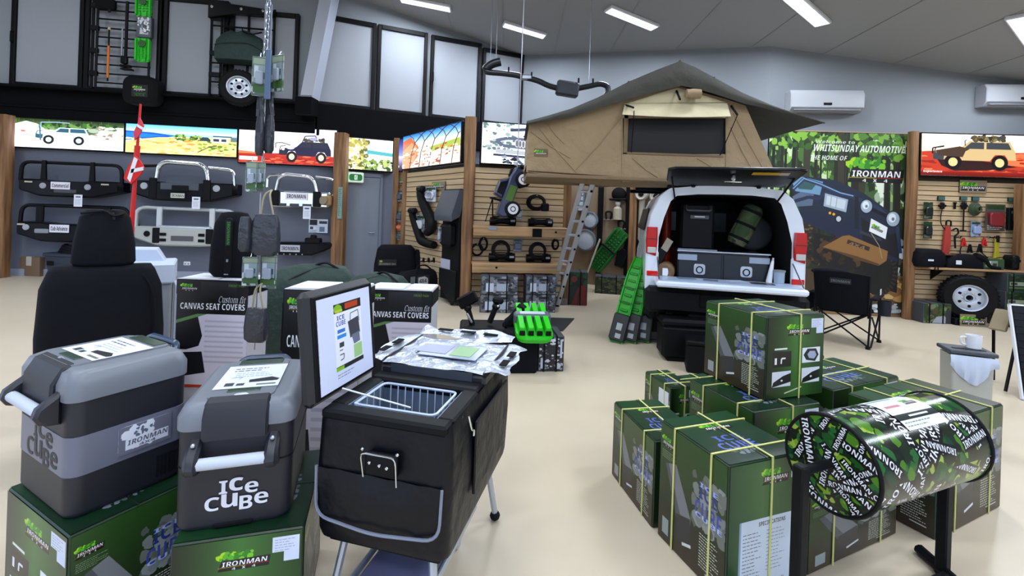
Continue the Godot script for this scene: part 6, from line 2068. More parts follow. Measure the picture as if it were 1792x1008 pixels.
	var cr = func(z: float,w: float,y0: float,y1: float,tw: float) -> PackedVector3Array: return PackedVector3Array([V(w,y0,z),V(w,y0 + (y1 - y0) * 0.45,z),V(tw,y1 - 0.04,z),V(tw - 0.1,y1,z),V(-tw + 0.1,y1,z),V(-tw,y1 - 0.04,z),V(-w,y0 + (y1 - y0) * 0.45,z),V(-w,y0,z)])
	cabm.loft([cr.call(-2.3,0.87,0.5,1.78,0.68),cr.call(-2.7,0.87,0.5,1.78,0.68),cr.call(-3.0,0.87,0.5,1.22,0.80),cr.call(-3.35,0.84,0.55,1.1,0.76),cr.call(-3.42,0.78,0.6,1.0,0.7)])
	put(o,"cab_body",cabm,paint)
	# what is carried inside: drawers,each thing of its own
	var dw = thing("drawer_unit","dark twin drawer unit with silver latches in the truck's tray","drawer unit",base)
	put(dw,"drawer_case",mb().box(V(0.01,1.06,-0.52),V(1.02,0.36,0.9),0.01),mt(Color(0.10,0.12,0.16),0.4))
	put(dw,"top_edge",mb().box(V(0.01,1.245,-0.06),V(1.04,0.018,0.03),0.004),M.alloy)
	put(dw,"bottom_edge",mb().box(V(-0.1,0.89,-0.055),V(0.8,0.012,0.02),0.003),M.alloy)
	for s in [-1.0,1.0]:
		var d = put(dw,"drawer",mb().box(V(0.01 + s * 0.255,1.06,-0.065),V(0.49,0.32,0.02),0.006),mt(Color(0.08,0.10,0.14),0.45))
		put(d,"latch_plate",mb().prism(rrect(0.13,0.13,0.03),0,0.012,0.003),M.alloy,T(V(0.01 + s * 0.26,1.03,-0.055)))
		put(d,"latch_ring",mb().tube(PackedVector3Array(range(14).map(func(i): return V(0.01 + s * 0.26 + 0.035 * cos(TAU * i / 14),1.025 + 0.038 * sin(TAU * i / 14),-0.04))),0.007,5,true),M.black)
		put(d,"drawer_label",mb().box(V(0.01 + s * 0.40,1.17,-0.053),V(0.22,0.07,0.004)),mt(Color(0.55,0.60,0.68),0.4))
	var fz = thing("upright_cooler","tall black cooler box with a grey handle on the truck's drawers","cooler",base)
	put(fz,"cooler_body",mb().box(V(-0.26,1.54,-0.48),V(0.40,0.58,0.5),0.03),M.black)
	put(fz,"lid_handle",mb().tube(bend([V(-0.40,1.80,-0.22),V(-0.40,1.74,-0.18),V(-0.12,1.74,-0.18),V(-0.12,1.80,-0.22)],0.03),0.018,7),mt(Color(0.18,0.18,0.2),0.4))
	put(fz,"control_slot",mb().box(V(-0.24,1.66,-0.225),V(0.22,0.05,0.012),0.004),mt(Color(0.2,0.2,0.22),0.3))
	put(fz,"name_label",mb().box(V(-0.24,1.665,-0.216),V(0.12,0.014,0.003)),mt(Color(0.75,0.76,0.8),0.4))
	put(fz,"slide_rail",mb().box(V(-0.26,1.255,-0.2),V(0.46,0.025,0.06),0.005),M.steel)
	var cyl = thing("gas_canister","bright orange slim canister behind the black cooler in the truck","canister",base)
	put(cyl,"canister",mb().at(T(V(-0.56,0.97,-0.9))).lathe(PackedVector2Array([Vector2(0,0),Vector2(0.06,0),Vector2(0.06,0.85),Vector2(0.03,0.92),Vector2(0,0.92)]),14),mt(Color(0.76,0.20,0.05),0.4))
	put(cyl,"valve",mb().at(T(V(-0.56,0.97,-0.9))).lathe(PackedVector2Array([Vector2(0,0.9),Vector2(0.025,0.9),Vector2(0.025,0.97),Vector2(0,0.97)]),8),M.steel)
	var sw = thing("camouflage_swag","rolled camouflage swag leaning slantwise in the truck","bag",base * TE(V(0.17,1.25,-0.35),V(0,0,-24)))
	put(sw,"swag_roll",mb().lathe(PackedVector2Array([Vector2(0,0.08),Vector2(0.10,0.1),Vector2(0.12,0.16),Vector2(0.12,0.56),Vector2(0.09,0.62),Vector2(0,0.63)]),16),picture(camo_green(96,96,21),0.8))
	for y in [0.18,0.36,0.54]:
		put(sw,"strap",mb().lathe(PackedVector2Array([Vector2(0.118,y - 0.018),Vector2(0.126,y - 0.018),Vector2(0.126,y + 0.018),Vector2(0.118,y + 0.018)]),16),M.black_matt)
	var sp = thing("mounted_tyre_cover","round dark cover behind the camouflage swag in the truck","wheel cover",base)
	put(sp,"cover",mb().at(TE(V(0.47,1.48,-0.62),V(90,0,0))).lathe(PackedVector2Array([Vector2(0,-0.08),Vector2(0.18,-0.08),Vector2(0.22,-0.04),Vector2(0.22,0.06),Vector2(0.18,0.09),Vector2(0,0.09)]),24),mt(Color(0.10,0.12,0.14),0.6))
	put(sp,"cover_stand",mb().box(V(0.47,1.06,-0.62),V(0.1,0.40,0.1),0.01),M.black)
	var tub = thing("paper_roll","brown paper wrapped roll with a white label, at the truck tray's near corner","roll",base * T(V(-0.63,0.98,-0.12)))
	put(tub,"roll_body",mb().at(TE(Vector3.ZERO,V(90,0,10))).lathe(PackedVector2Array([Vector2(0,-0.15),Vector2(0.09,-0.15),Vector2(0.11,-0.12),Vector2(0.11,0.10),Vector2(0.08,0.13),Vector2(0,0.12)]),14),mt(Color(0.42,0.32,0.22),0.7))
	put(tub,"label",mb().box(V(0,0.0,0.128),V(0.1,0.09,0.004)),M.paper)
	var card = thing("price_board","small cream card tilted against the tray wall above the paper roll","card",base * TE(V(-0.62,1.30,-0.16),V(-8,18,-32)))
	put(card,"card",mb().box(V(0,0,0),V(0.09,0.16,0.004)),mt(Color(0.60,0.57,0.50),0.6))
	put(card,"stand",mb().box(V(0,-0.18,-0.03),V(0.12,0.26,0.05),0.01),M.black)
	var cup = thing("clear_jar","clear jar with a grey lid on the tailgate's far side","jar",base * T(V(0.60,0.932,0.02)))
	put(cup,"jar",mb().lathe(PackedVector2Array([Vector2(0,0),Vector2(0.055,0),Vector2(0.06,0.13),Vector2(0.055,0.13),Vector2(0.05,0.008),Vector2(0,0.008)]),16),mt(Color(0.6,0.66,0.74),0.2))
	put(cup,"lid",mb().lathe(PackedVector2Array([Vector2(0,0.13),Vector2(0.065,0.13),Vector2(0.065,0.15),Vector2(0,0.15)]),16),mt(Color(0.5,0.52,0.55),0.4))
	var bt = thing("white_tube_pack","slim white tube standing beside the clear jar on the tailgate","tube",base * TE(V(0.50,0.93,0.0),V(0,0,-8)))
	put(bt,"tube_body",mb().lathe(PackedVector2Array([Vector2(0,0),Vector2(0.035,0),Vector2(0.02,0.2),Vector2(0.012,0.27),Vector2(0,0.27)]),12),M.white)
	put(bt,"cap",mb().lathe(PackedVector2Array([Vector2(0,0.25),Vector2(0.014,0.25),Vector2(0.012,0.29),Vector2(0,0.29)]),10),M.alloy)
	var nm = ["grey printed leaflet lying on the truck's tailgate, nearest the paper roll","grey printed leaflet lying on the tailgate beside the first","pale printed leaflet in the middle of the tailgate","dark glossy leaflet lying on the tailgate near the clear jar"]
	for k in 4:
		alone("leaflet",nm[k],"leaflet",mb().box(Vector3.ZERO,V([0.2,0.16,0.2,0.24][k],0.004,0.13)),mt([Color(0.42,0.5,0.6),Color(0.35,0.4,0.48),Color(0.72,0.78,0.88),Color(0.12,0.15,0.18)][k],0.35),base * T(V([-0.42,-0.16,0.12,0.38][k],0.935,[0.12,0.16,0.1,0.18][k]),[8,-12,20,-6][k]),"leaflets on the tailgate")
	# tool cases under the tail
	var x = thing("tool_case","large black tool case on the floor under the truck's bumper","case",base * T(V(-0.40,0.0,0.16),6))
	put(x,"case_body",mb().box(V(0,0.22,0),V(0.62,0.36,0.34),0.03),M.black)
	put(x,"case_lid",mb().box(V(0,0.44,0),V(0.64,0.09,0.36),0.03),M.black)
	put(x,"case_foot",mb().box(V(0.0,0.02,0),V(0.5,0.04,0.3),0.01),M.rubber)
	x = thing("tool_case","smaller black case on the floor before the large one, half behind the top carton","case",base * T(V(-0.26,0.0,0.55),-4))
	put(x,"case_body",mb().box(V(0,0.15,0),V(0.40,0.30,0.3),0.02),M.black)
	put(x,"case_lid",mb().box(V(0,0.32,0),V(0.42,0.05,0.32),0.015),M.black)
	# green boards leaning on the truck's side
	var names = ["green recovery board with a black sleeve leaning by the truck, the one farthest from it","green recovery board with a black sleeve leaning by the truck, between the other two","green recovery board with a black sleeve leaning by the truck, the one touching it"]
	for k in 3:
		var b = at_height([1078,1101,1124][k],[599,599,598][k])
		var t = at_depth([1118,1131,1143][k],[449,447,446][k],-b.z + 0.25)
		var y = (t - b).normalized()
		var z = V(-0.42,0.1,0.9)
		var xx = y.cross(z).normalized()
		z = xx.cross(y)
		var l = b.distance_to(t)
		var rb = thing("recovery_board",names[k],"recovery board",Transform3D(Basis(xx,y,z),b),"green boards leaning by the truck")
		var g = []
		for j in 10:
			var f = j / 9.0
			var back = -0.10 * maxf(0.0,f - 0.6) * 6.0 * maxf(0.0,f - 0.6)
			var w = 0.092 * (1.0 - 0.35 * maxf(0.0,f - 0.75) * 4.0)
			g.append([f * l,back,w])
		var bm = mb()
		var ring = []
		for q in g:
			ring.append(PackedVector3Array([V(-q[2],q[0],q[1]),V(q[2],q[0],q[1]),V(q[2],q[0],q[1] + 0.05),V(q[2] * 0.8,q[0],q[1] + 0.055),V(q[2] * 0.7,q[0],q[1] + 0.03),V(-q[2] * 0.7,q[0],q[1] + 0.03),V(-q[2] * 0.8,q[0],q[1] + 0.055),V(-q[2],q[0],q[1] + 0.05)]))
		ring.reverse()
		bm.loft(ring)
		put(rb,"board_body",bm,mt(Color(0.09,0.62,0.07),0.45),Transform3D.IDENTITY,"",20.0)
		for j in 7:
			put(rb,"lug",mb().box(V(0,l * (0.36 + 0.085 * j),0.035 - 0.10 * maxf(0,0.36 + 0.085 * j - 0.6) * 1.5),V(0.10,0.035,0.03),0.008),mt(Color(0.08,0.52,0.06),0.5))
		put(rb,"rib_seam",mb().box(V(0,l * 0.62,0.056),V(0.18,0.012,0.004)).box(V(0,l * 0.45,0.06),V(0.18,0.012,0.004)),mt(Color(0.05,0.34,0.05),0.5))
		var sv = put(rb,"sleeve",mb().prism(shift(rrect(0.205,l * 0.30,0.03),Vector2(0,l * 0.165)),-0.015,0.072,0.012),mt(Color(0.10,0.105,0.11),0.35))
		put(sv,"sleeve_print",mb().box(V(0,l * 0.17,0.074),V(0.07,0.09,0.004)).box(V(0.01,l * 0.07,0.074),V(0.07,0.06,0.004)),mt(Color(0.62,0.64,0.66),0.5))
	var gp = thing("grey_panel","plain grey panel standing on the floor between the green boards and the truck","panel",T(at_height(1142,600) + V(0.02,0,-0.1),-10))
	put(gp,"panel_board",mb().box(V(0,0.23,0),V(0.22,0.46,0.03),0.006),mt(Color(0.36,0.36,0.39),0.6))
	put(gp,"panel_foot",mb().box(V(0,0.012,0),V(0.2,0.024,0.12),0.004),mt(Color(0.3,0.3,0.33),0.6))
	camp_chair()

func camp_chair():
	var c = at_height(1478,596)
	var o = thing("camping_chair","black folding camping chair with armrests, seen from behind, beside the truck","chair",T(c,-46))
	var W = 0.29
	# x across,-z the way it faces
	var back = []
	for k in 5:
		var f = k / 4.0
		var r = PackedVector3Array()
		for j in 9:
			var x = -W + 2 * W * j / 8.0
			r.append(V(x * (1.0 + 0.05 * f),0.46 + 0.50 * f + (0.03 * (1.0 - pow(j / 4.0 - 1.0,2)) if k == 4 else 0.0),0.26 + 0.12 * f + 0.05 * (1.0 - pow(j / 4.0 - 1.0,2))))
		back.append(r)
	var bk = mb().grid(back)
	var inner = []
	for r in back:
		var q = PackedVector3Array()
		for p in r:
			q.append(p + V(0,0,-0.03))
		q.reverse()
		inner.append(q)
	bk.grid(inner)
	soft(o,"backrest",bk,M.canvas)
	put(o,"seat",mb().box(V(0,0.44,0.0),V(0.56,0.04,0.5),0.015),M.canvas)
	put(o,"headrest_pad",mb().ball(V(-0.12,0.97,0.34),V(0.24,0.06,0.07),14,8),M.canvas)
	var lp = Pic.new(128,40,Color(0.06,0.065,0.09))
	write(lp,"IRONMAN",8,12,112,18,Color(0.40,0.42,0.44),0.1)
	put(o,"print",mb().box(V(0.0,0.87,0.418),V(0.24,0.075,0.004)),picture(lp.tex(),0.8),Transform3D.IDENTITY)
	for s in [-1.0,1.0]:
		put(o,"armrest",mb().box(V(s * 0.34,0.66,-0.02),V(0.09,0.035,0.60),0.015),M.canvas)
		put(o,"back_post",mb().tube(PackedVector3Array([V(s * W,0.40,0.25),V(s * W * 1.06,0.97,0.38)]),0.012,7),M.black)
		put(o,"front_post",mb().tube(PackedVector3Array([V(s * 0.34,0.02,-0.30),V(s * 0.34,0.66,-0.30)]),0.012,7),M.black)
		put(o,"rear_leg",mb().tube(PackedVector3Array([V(s * 0.30,0.02,0.28),V(s * 0.32,0.66,0.28)]),0.012,7),M.black)
		put(o,"side_brace",mb().tube(PackedVector3Array([V(s * 0.33,0.03,0.28),V(s * 0.34,0.42,-0.28)]),0.011,6),M.black)
		put(o,"side_brace",mb().tube(PackedVector3Array([V(s * 0.34,0.03,-0.30),V(s * 0.33,0.42,0.26)]),0.011,6),M.black)
		put(o,"rear_brace",mb().tube(PackedVector3Array([V(s * 0.30,0.03,0.28),V(-s * 0.28,0.44,0.26)]),0.011,6),M.black)
		put(o,"front_brace",mb().tube(PackedVector3Array([V(s * 0.34,0.03,-0.30),V(-s * 0.28,0.42,-0.26)]),0.011,6),M.black)
		for z in [-0.30,0.28]:
			put(o,"foot",mb().lathe(PackedVector2Array([Vector2(0,0),Vector2(0.03,0),Vector2(0.026,0.035),Vector2(0,0.04)]),10),M.rubber,T(V(s * (0.34 if z < 0 else 0.30),0,z)))
	put(o,"cup_holder",mb().at(T(V(0.40,0.40,-0.2))).lathe(PackedVector2Array([Vector2(0,0),Vector2(0.07,0),Vector2(0.08,0.20),Vector2(0.075,0.2),Vector2(0.065,0.01),Vector2(0,0.01)]),14),cloth(Color(0.07,0.08,0.14),0.8))
	put(o,"side_pouch",mb().box(V(-0.40,0.52,-0.02),V(0.1,0.26,0.42),0.04),M.canvas)
	put(o,"care_tag",mb().box(V(0.36,0.72,-0.16),V(0.004,0.08,0.1)),M.paper)

# ---- the roof top tent on the truck,its ladder,and what hangs by it
func build_tent():
	var WT = wall_frame(V(0,0,-5.82),V(1,0,-5.82))
	var W = WT
	var q = func(px: float,py: float) -> Vector2: return on_wall(W,px,py,0.0)
	var o = thing("roof_tent","beige roof top tent with a grey green fly and dark mesh window, above the truck","tent",W)
	var fly = cloth(Color(0.235,0.235,0.215),0.8,0.8,1.2)
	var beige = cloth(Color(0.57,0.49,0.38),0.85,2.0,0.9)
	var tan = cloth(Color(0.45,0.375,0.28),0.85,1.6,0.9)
	var cream = cloth(Color(0.73,0.69,0.57),0.8,1.0,1.2)
	var depth = 1.52
	# profile of the fly along its near edge
	var prof = []
	for p in [[922,212],[960,202],[1000,190],[1045,171],[1100,143],[1150,122],[1190,107],[1215,117],[1250,136],[1300,163],[1350,184],[1400,201],[1441,214]]:
		prof.append(q.call(p[0],p[1]))
	var low = []
	for p in [[923,219],[960,212],[1000,205],[1045,190],[1100,174],[1150,160],[1190,151],[1215,154],[1250,164],[1300,182],[1350,192],[1400,205],[1441,217]]:
		low.append(q.call(p[0],p[1]))
	var g = []
	for k in 6:
		var f = k / 5.0
		var r = PackedVector3Array()
		for i in prof.size():
			var sag = 0.02 * sin(f * PI) * (1.0 if i % 2 else -0.4)
			r.append(V(prof[i].x,prof[i].y - sag,-f * depth))
		g.append(r)
	var top = mb().grid(g)
	var under = []
	for r in g:
		var u = PackedVector3Array()
		for p in r:
			u.append(p + V(0,-0.012,0))
		u.reverse()
		under.append(u)
	top.grid(under)
	put(o,"fly",top,fly,Transform3D.IDENTITY,"",50.0)
	var drape = []
	for k in 4:
		var f = k / 3.0
		var r = PackedVector3Array()
		for i in prof.size():
			var p: Vector2 = prof[i].lerp(low[i],f)
			r.append(V(p.x,p.y,0.005 + 0.025 * sin(f * PI) + 0.02 * f * sin(i * 2.3)))
		drape.append(r)
	drape.reverse()
	put(o,"fly_valance",mb().grid(drape),fly,Transform3D.IDENTITY,"",50.0)
	for i in [4,6,8]:
		put(o,"fly_seam",mb().tube(PackedVector3Array([V(prof[i].x,prof[i].y + 0.004,0.01),V(prof[i].x,prof[i].y + 0.004,-depth)]),0.008,5),fly)
	# front wall,with the window left open
	var z = -0.10
	var poly = func(pts: Array) -> PackedVector2Array:
		var a = PackedVector2Array()
		for p in pts:
			a.append(q.call(p[0],p[1]))
		return a
	var front = mb()
	for part in [[[926,216],[1092,172],[1092,300],[1092,315],[1000,309],[921,300]],[[1092,268],[1277,268],[1277,312],[1092,318]],[[1092,172],[1190,146],[1277,170],[1277,204],[1092,204]],[[1277,170],[1312,182],[1364,300],[1277,311]]]:
		front.prism(poly.call(part),z - 0.01,z)
	put(o,"front_wall",front,beige)
	var lx: float = q.call(923,250).x
	var rx0: Vector2 = q.call(1312,182)
	var rx1: Vector2 = q.call(1364,300)
	var y0: float = q.call(1090,309).y
	put(o,"end_wall",mb().quad_mesh([V(lx,y0 + 0.12,-depth),V(lx,y0 + 0.12,z),V(lx + 0.02,q.call(926,216).y,z),V(lx + 0.02,q.call(926,216).y,-depth)]),beige)
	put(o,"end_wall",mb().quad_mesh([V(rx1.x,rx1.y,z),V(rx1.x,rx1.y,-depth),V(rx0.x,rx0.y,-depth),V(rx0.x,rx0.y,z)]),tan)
	var rear = mb().prism(poly.call([[926,216],[1092,172],[1190,146],[1312,182],[1364,300],[1092,317],[921,300]]),-depth,-depth + 0.01)
	put(o,"rear_wall",rear,beige)
	# window
	var w0: Vector2 = q.call(1100,266)
	var w1: Vector2 = q.call(1275,203)
	put(o,"mesh_window",mb().box(V((w0.x + w1.x) / 2,(w0.y + w1.y) / 2,z - 0.04),V(w1.x - w0.x + 0.1,w1.y - w0.y,0.01)),mt(Color(0.075,0.075,0.09),0.75))
	put(o,"window_border",mb().box(V(w0.x - 0.02,(w0.y + w1.y) / 2,z - 0.01),V(0.06,w1.y - w0.y,0.02),0.005).box(V((w0.x + w1.x) / 2,w0.y,z),V(w1.x - w0.x,0.03,0.02),0.005),tan)
	for k in 2:
		put(o,"guy_line",mb().tube(PackedVector3Array([[V(w1.x - 0.05,w0.y,z),V(w1.x + 0.02,w1.y - 0.02,0.2)],[V(w0.x + 0.06,w0.y,z),V(w0.x + 0.0,w1.y - 0.02,0.2)]][k]),0.006,5),M.black)
	# window awning held out on rods
	var a0: Vector2 = q.call(1096,179)
	var a1: Vector2 = q.call(1277,178)
	var b0: Vector2 = q.call(1087,205)
	var b1: Vector2 = q.call(1275,208)
	var aw = []
	for k in 4:
		var f = k / 3.0
		var r = PackedVector3Array()
		for j in 11:
			var t = j / 10.0
			var p: Vector2 = a0.lerp(a1,t).lerp(b0.lerp(b1,t),f)
			r.append(V(p.x,p.y + 0.02 * f - 0.02 * sin(t * PI) * f,z + 0.03 + 0.13 * f))
		aw.append(r)
	aw.reverse()
	put(o,"window_awning",mb().grid(aw),cream,Transform3D.IDENTITY,"",50.0)
	put(o,"gable_panel",mb().prism(poly.call([[1100,178],[1190,150],[1276,176]]),z,z + 0.012),cream)
	for s in [[1097,181,1104,192],[1188,156,1184,178],[1285,183,1282,204]]:
		var p0: Vector2 = q.call(s[0],s[1])
		var p1: Vector2 = q.call(s[2],s[3])
		put(o,"awning_rod",mb().tube(PackedVector3Array([V(p0.x,p0.y,z + 0.02),V(p1.x,p1.y,0.12)]),0.014,6),M.black)
	var rp: Vector2 = q.call(1212,165)
	put(o,"rolled_flap",mb().at(TE(V(rp.x,rp.y,0.02),V(0,0,90))).lathe(PackedVector2Array([Vector2(0,-0.09),Vector2(0.06,-0.09),Vector2(0.065,0),Vector2(0.055,0.09),Vector2(0,0.09)]),12),beige)
	# seams of the front wall,lines and folds
	for s in [[1092,180,1092,315],[930,228,1000,275],[945,222,1010,300],[1092,200,1010,295],[1277,206,1277,310],[1290,195,1345,297],[1285,220,1325,298],[1110,275,1160,312],[1225,275,1290,308],[960,215,990,250]]:
		var p0: Vector2 = q.call(s[0],s[1])
		var p1: Vector2 = q.call(s[2],s[3])
		put(o,"wall_seam",mb().tube(PackedVector3Array([V(p0.x,p0.y,z + 0.002),V((p0.x + p1.x) / 2,(p0.y + p1.y) / 2 - 0.02,z + 0.006),V(p1.x,p1.y,z + 0.002)]),0.009,5),beige)
	# floor board and travel cover hanging from it
	put(o,"floor_board",mb().box(V((lx + rx1.x) / 2,y0 - 0.02,-depth / 2),V(rx1.x - lx,0.05,depth - 0.1),0.01),tan)
	var sk = []
	for k in 3:
		var f = k / 2.0
		var r = PackedVector3Array()
		for j in 14:
			var t = j / 13.0
			var x = lerpf(lx + 0.02,q.call(1185,315).x,t)
			r.append(V(x,lerpf(q.call(921 + 264 * t,300 + 17 * t).y + 0.02,y0 - 0.02 - 0.05 * sin(t * 3.0) - 0.08 * t,f),z + 0.02 - 0.12 * f))
		sk.append(r)
	sk.reverse()
	put(o,"cover_skirt",mb().grid(sk),tan,Transform3D.IDENTITY,"",50.0)
	var lp = Pic.new(96,56,Color(0.42,0.36,0.27))
	logo(lp,4,4,88,0.0,false)
	var l0: Vector2 = q.call(935,272)
	var l1: Vector2 = q.call(960,259)
	put(o,"print",mb().box(V((l0.x + l1.x) / 2,(l0.y + l1.y) / 2,z + 0.004),V(l1.x - l0.x,l1.y - l0.y,0.004)),picture(lp.tex(),0.8))
	for s in [-1.0,1.0]:
		put(o,"mounting_rail",mb().box(V(2.5 + s * 0.45,y0 - 0.075,-depth * 0.5),V(0.06,0.06,depth * 0.8),0.01),M.black)
	put(o,"cross_bar",mb().box(V(2.45,y0 - 0.12,-0.5),V(1.5,0.05,0.08),0.01).box(V(2.55,y0 - 0.12,-1.2),V(1.5,0.05,0.08),0.01),M.black)
	# ladder
	var A = at_depth(1030,314,6.7)
	var B = at_height(968,534)
	var d = (A - B).normalized()
	var off = V(0.13,0,0.16)
	var la = thing("ladder","aluminium ladder leaning from the beige tent's floor down to the shop floor","ladder",T(B))
	for s in [-0.5,0.5]:
		put(la,"rail",mb().at(Transform3D(Basis(d.cross(Vector3.BACK).normalized(),d,d.cross(Vector3.BACK).normalized().cross(d)),off * s + (A - B) * 0.5)).box(Vector3.ZERO,V(0.075,A.distance_to(B),0.05),0.008),M.alloy)
		put(la,"foot",mb().box(off * s + V(0,0.02,0),V(0.07,0.05,0.1),0.012),M.rubber)
	for k in 9:
		var c = (A - B) * (0.08 + 0.105 * k)
		put(la,"rung",mb().tube(PackedVector3Array([c - off * 0.52,c + off * 0.52]),0.022,8),M.alloy)
		put(la,"rung_plug",mb().ball(c + off * 0.58 + V(0,0,0.02),V(0.02,0.02,0.02),8,5).tube(PackedVector3Array([c + off * 0.5,c + off * 0.6]),0.02,6),M.black)
	# exhaust hung from the ceiling
	var ex = thing("exhaust_pipe","dark bent exhaust pipe with a flat silencer box, hung from the ceiling beside the tent","exhaust pipe",T(Vector3.ZERO))
	var dz = 8.1
	var e = func(px: float,py: float) -> Vector3: return at_depth(px,py,dz)
	var pipe = mt(Color(0.16,0.17,0.19),0.35,0.6)
	put(ex,"tail_pipe",mb().tube(curve([e.call(876,108),e.call(862,112),e.call(851,120),e.call(853,126),e.call(875,128),e.call(900,131),e.call(916,135)],5),PackedFloat32Array(range(31).map(func(i): return 0.075 if i < 12 else 0.05)),10),pipe)
	put(ex,"flange",mb().at(T(e.call(922,136))).box(Vector3.ZERO,V(0.2,0.09,0.1),0.02),M.steel)
	put(ex,"front_pipe",mb().tube(curve([e.call(916,135),e.call(940,141),e.call(960,150),e.call(978,155)],5),0.05,10),pipe)
	put(ex,"silencer",mb().at(Transform3D(TE(Vector3.ZERO,V(0,0,-7)).basis,e.call(993,156))).box(Vector3.ZERO,V(0.40,0.26,0.16),0.03),mt(Color(0.20,0.21,0.24),0.4,0.4))
	put(ex,"rear_pipe",mb().tube(curve([e.call(1010,155),e.call(1030,151),e.call(1050,147),e.call(1062,151),e.call(1064,160),e.call(1061,166)],5),0.05,10),pipe)
	for p in [[890,129],[930,138],[1012,148],[1037,149]]:
		put(ex,"hanger_lug",mb().at(T(e.call(p[0],p[1]) + V(0,0.05,0.03))).box(Vector3.ZERO,V(0.03,0.12,0.04),0.008),M.black)
	for p in [[858,115],[868,110],[1030,150]]:
		var b: Vector3 = e.call(p[0],p[1])
		put(ex,"hanging_wire",mb().tube(PackedVector3Array([b,V(b.x,roof(b.x,b.z),b.z)]),0.006,5),M.steel)
	var hb = at_depth(905,296,7.62)
	var hw = thing("hanging_wire","thin pale wire from the ceiling down to the blue toy car","wire",T(Vector3.ZERO))
	put(hw,"wire",mb().tube(PackedVector3Array([hb,V(hb.x + 0.02,roof(hb.x,hb.z),hb.z)]),0.008,6),mt(Color(0.62,0.62,0.66),0.4))
	put(hw,"ceiling_plate",mb().at(T(V(hb.x + 0.02,roof(hb.x,hb.z) - 0.012,hb.z))).box(Vector3.ZERO,V(0.1,0.02,0.1),0.004),M.white)

# ---- green cartons: corner nearest the camera,turn,length away to the left,length to the right,height
var art := {}

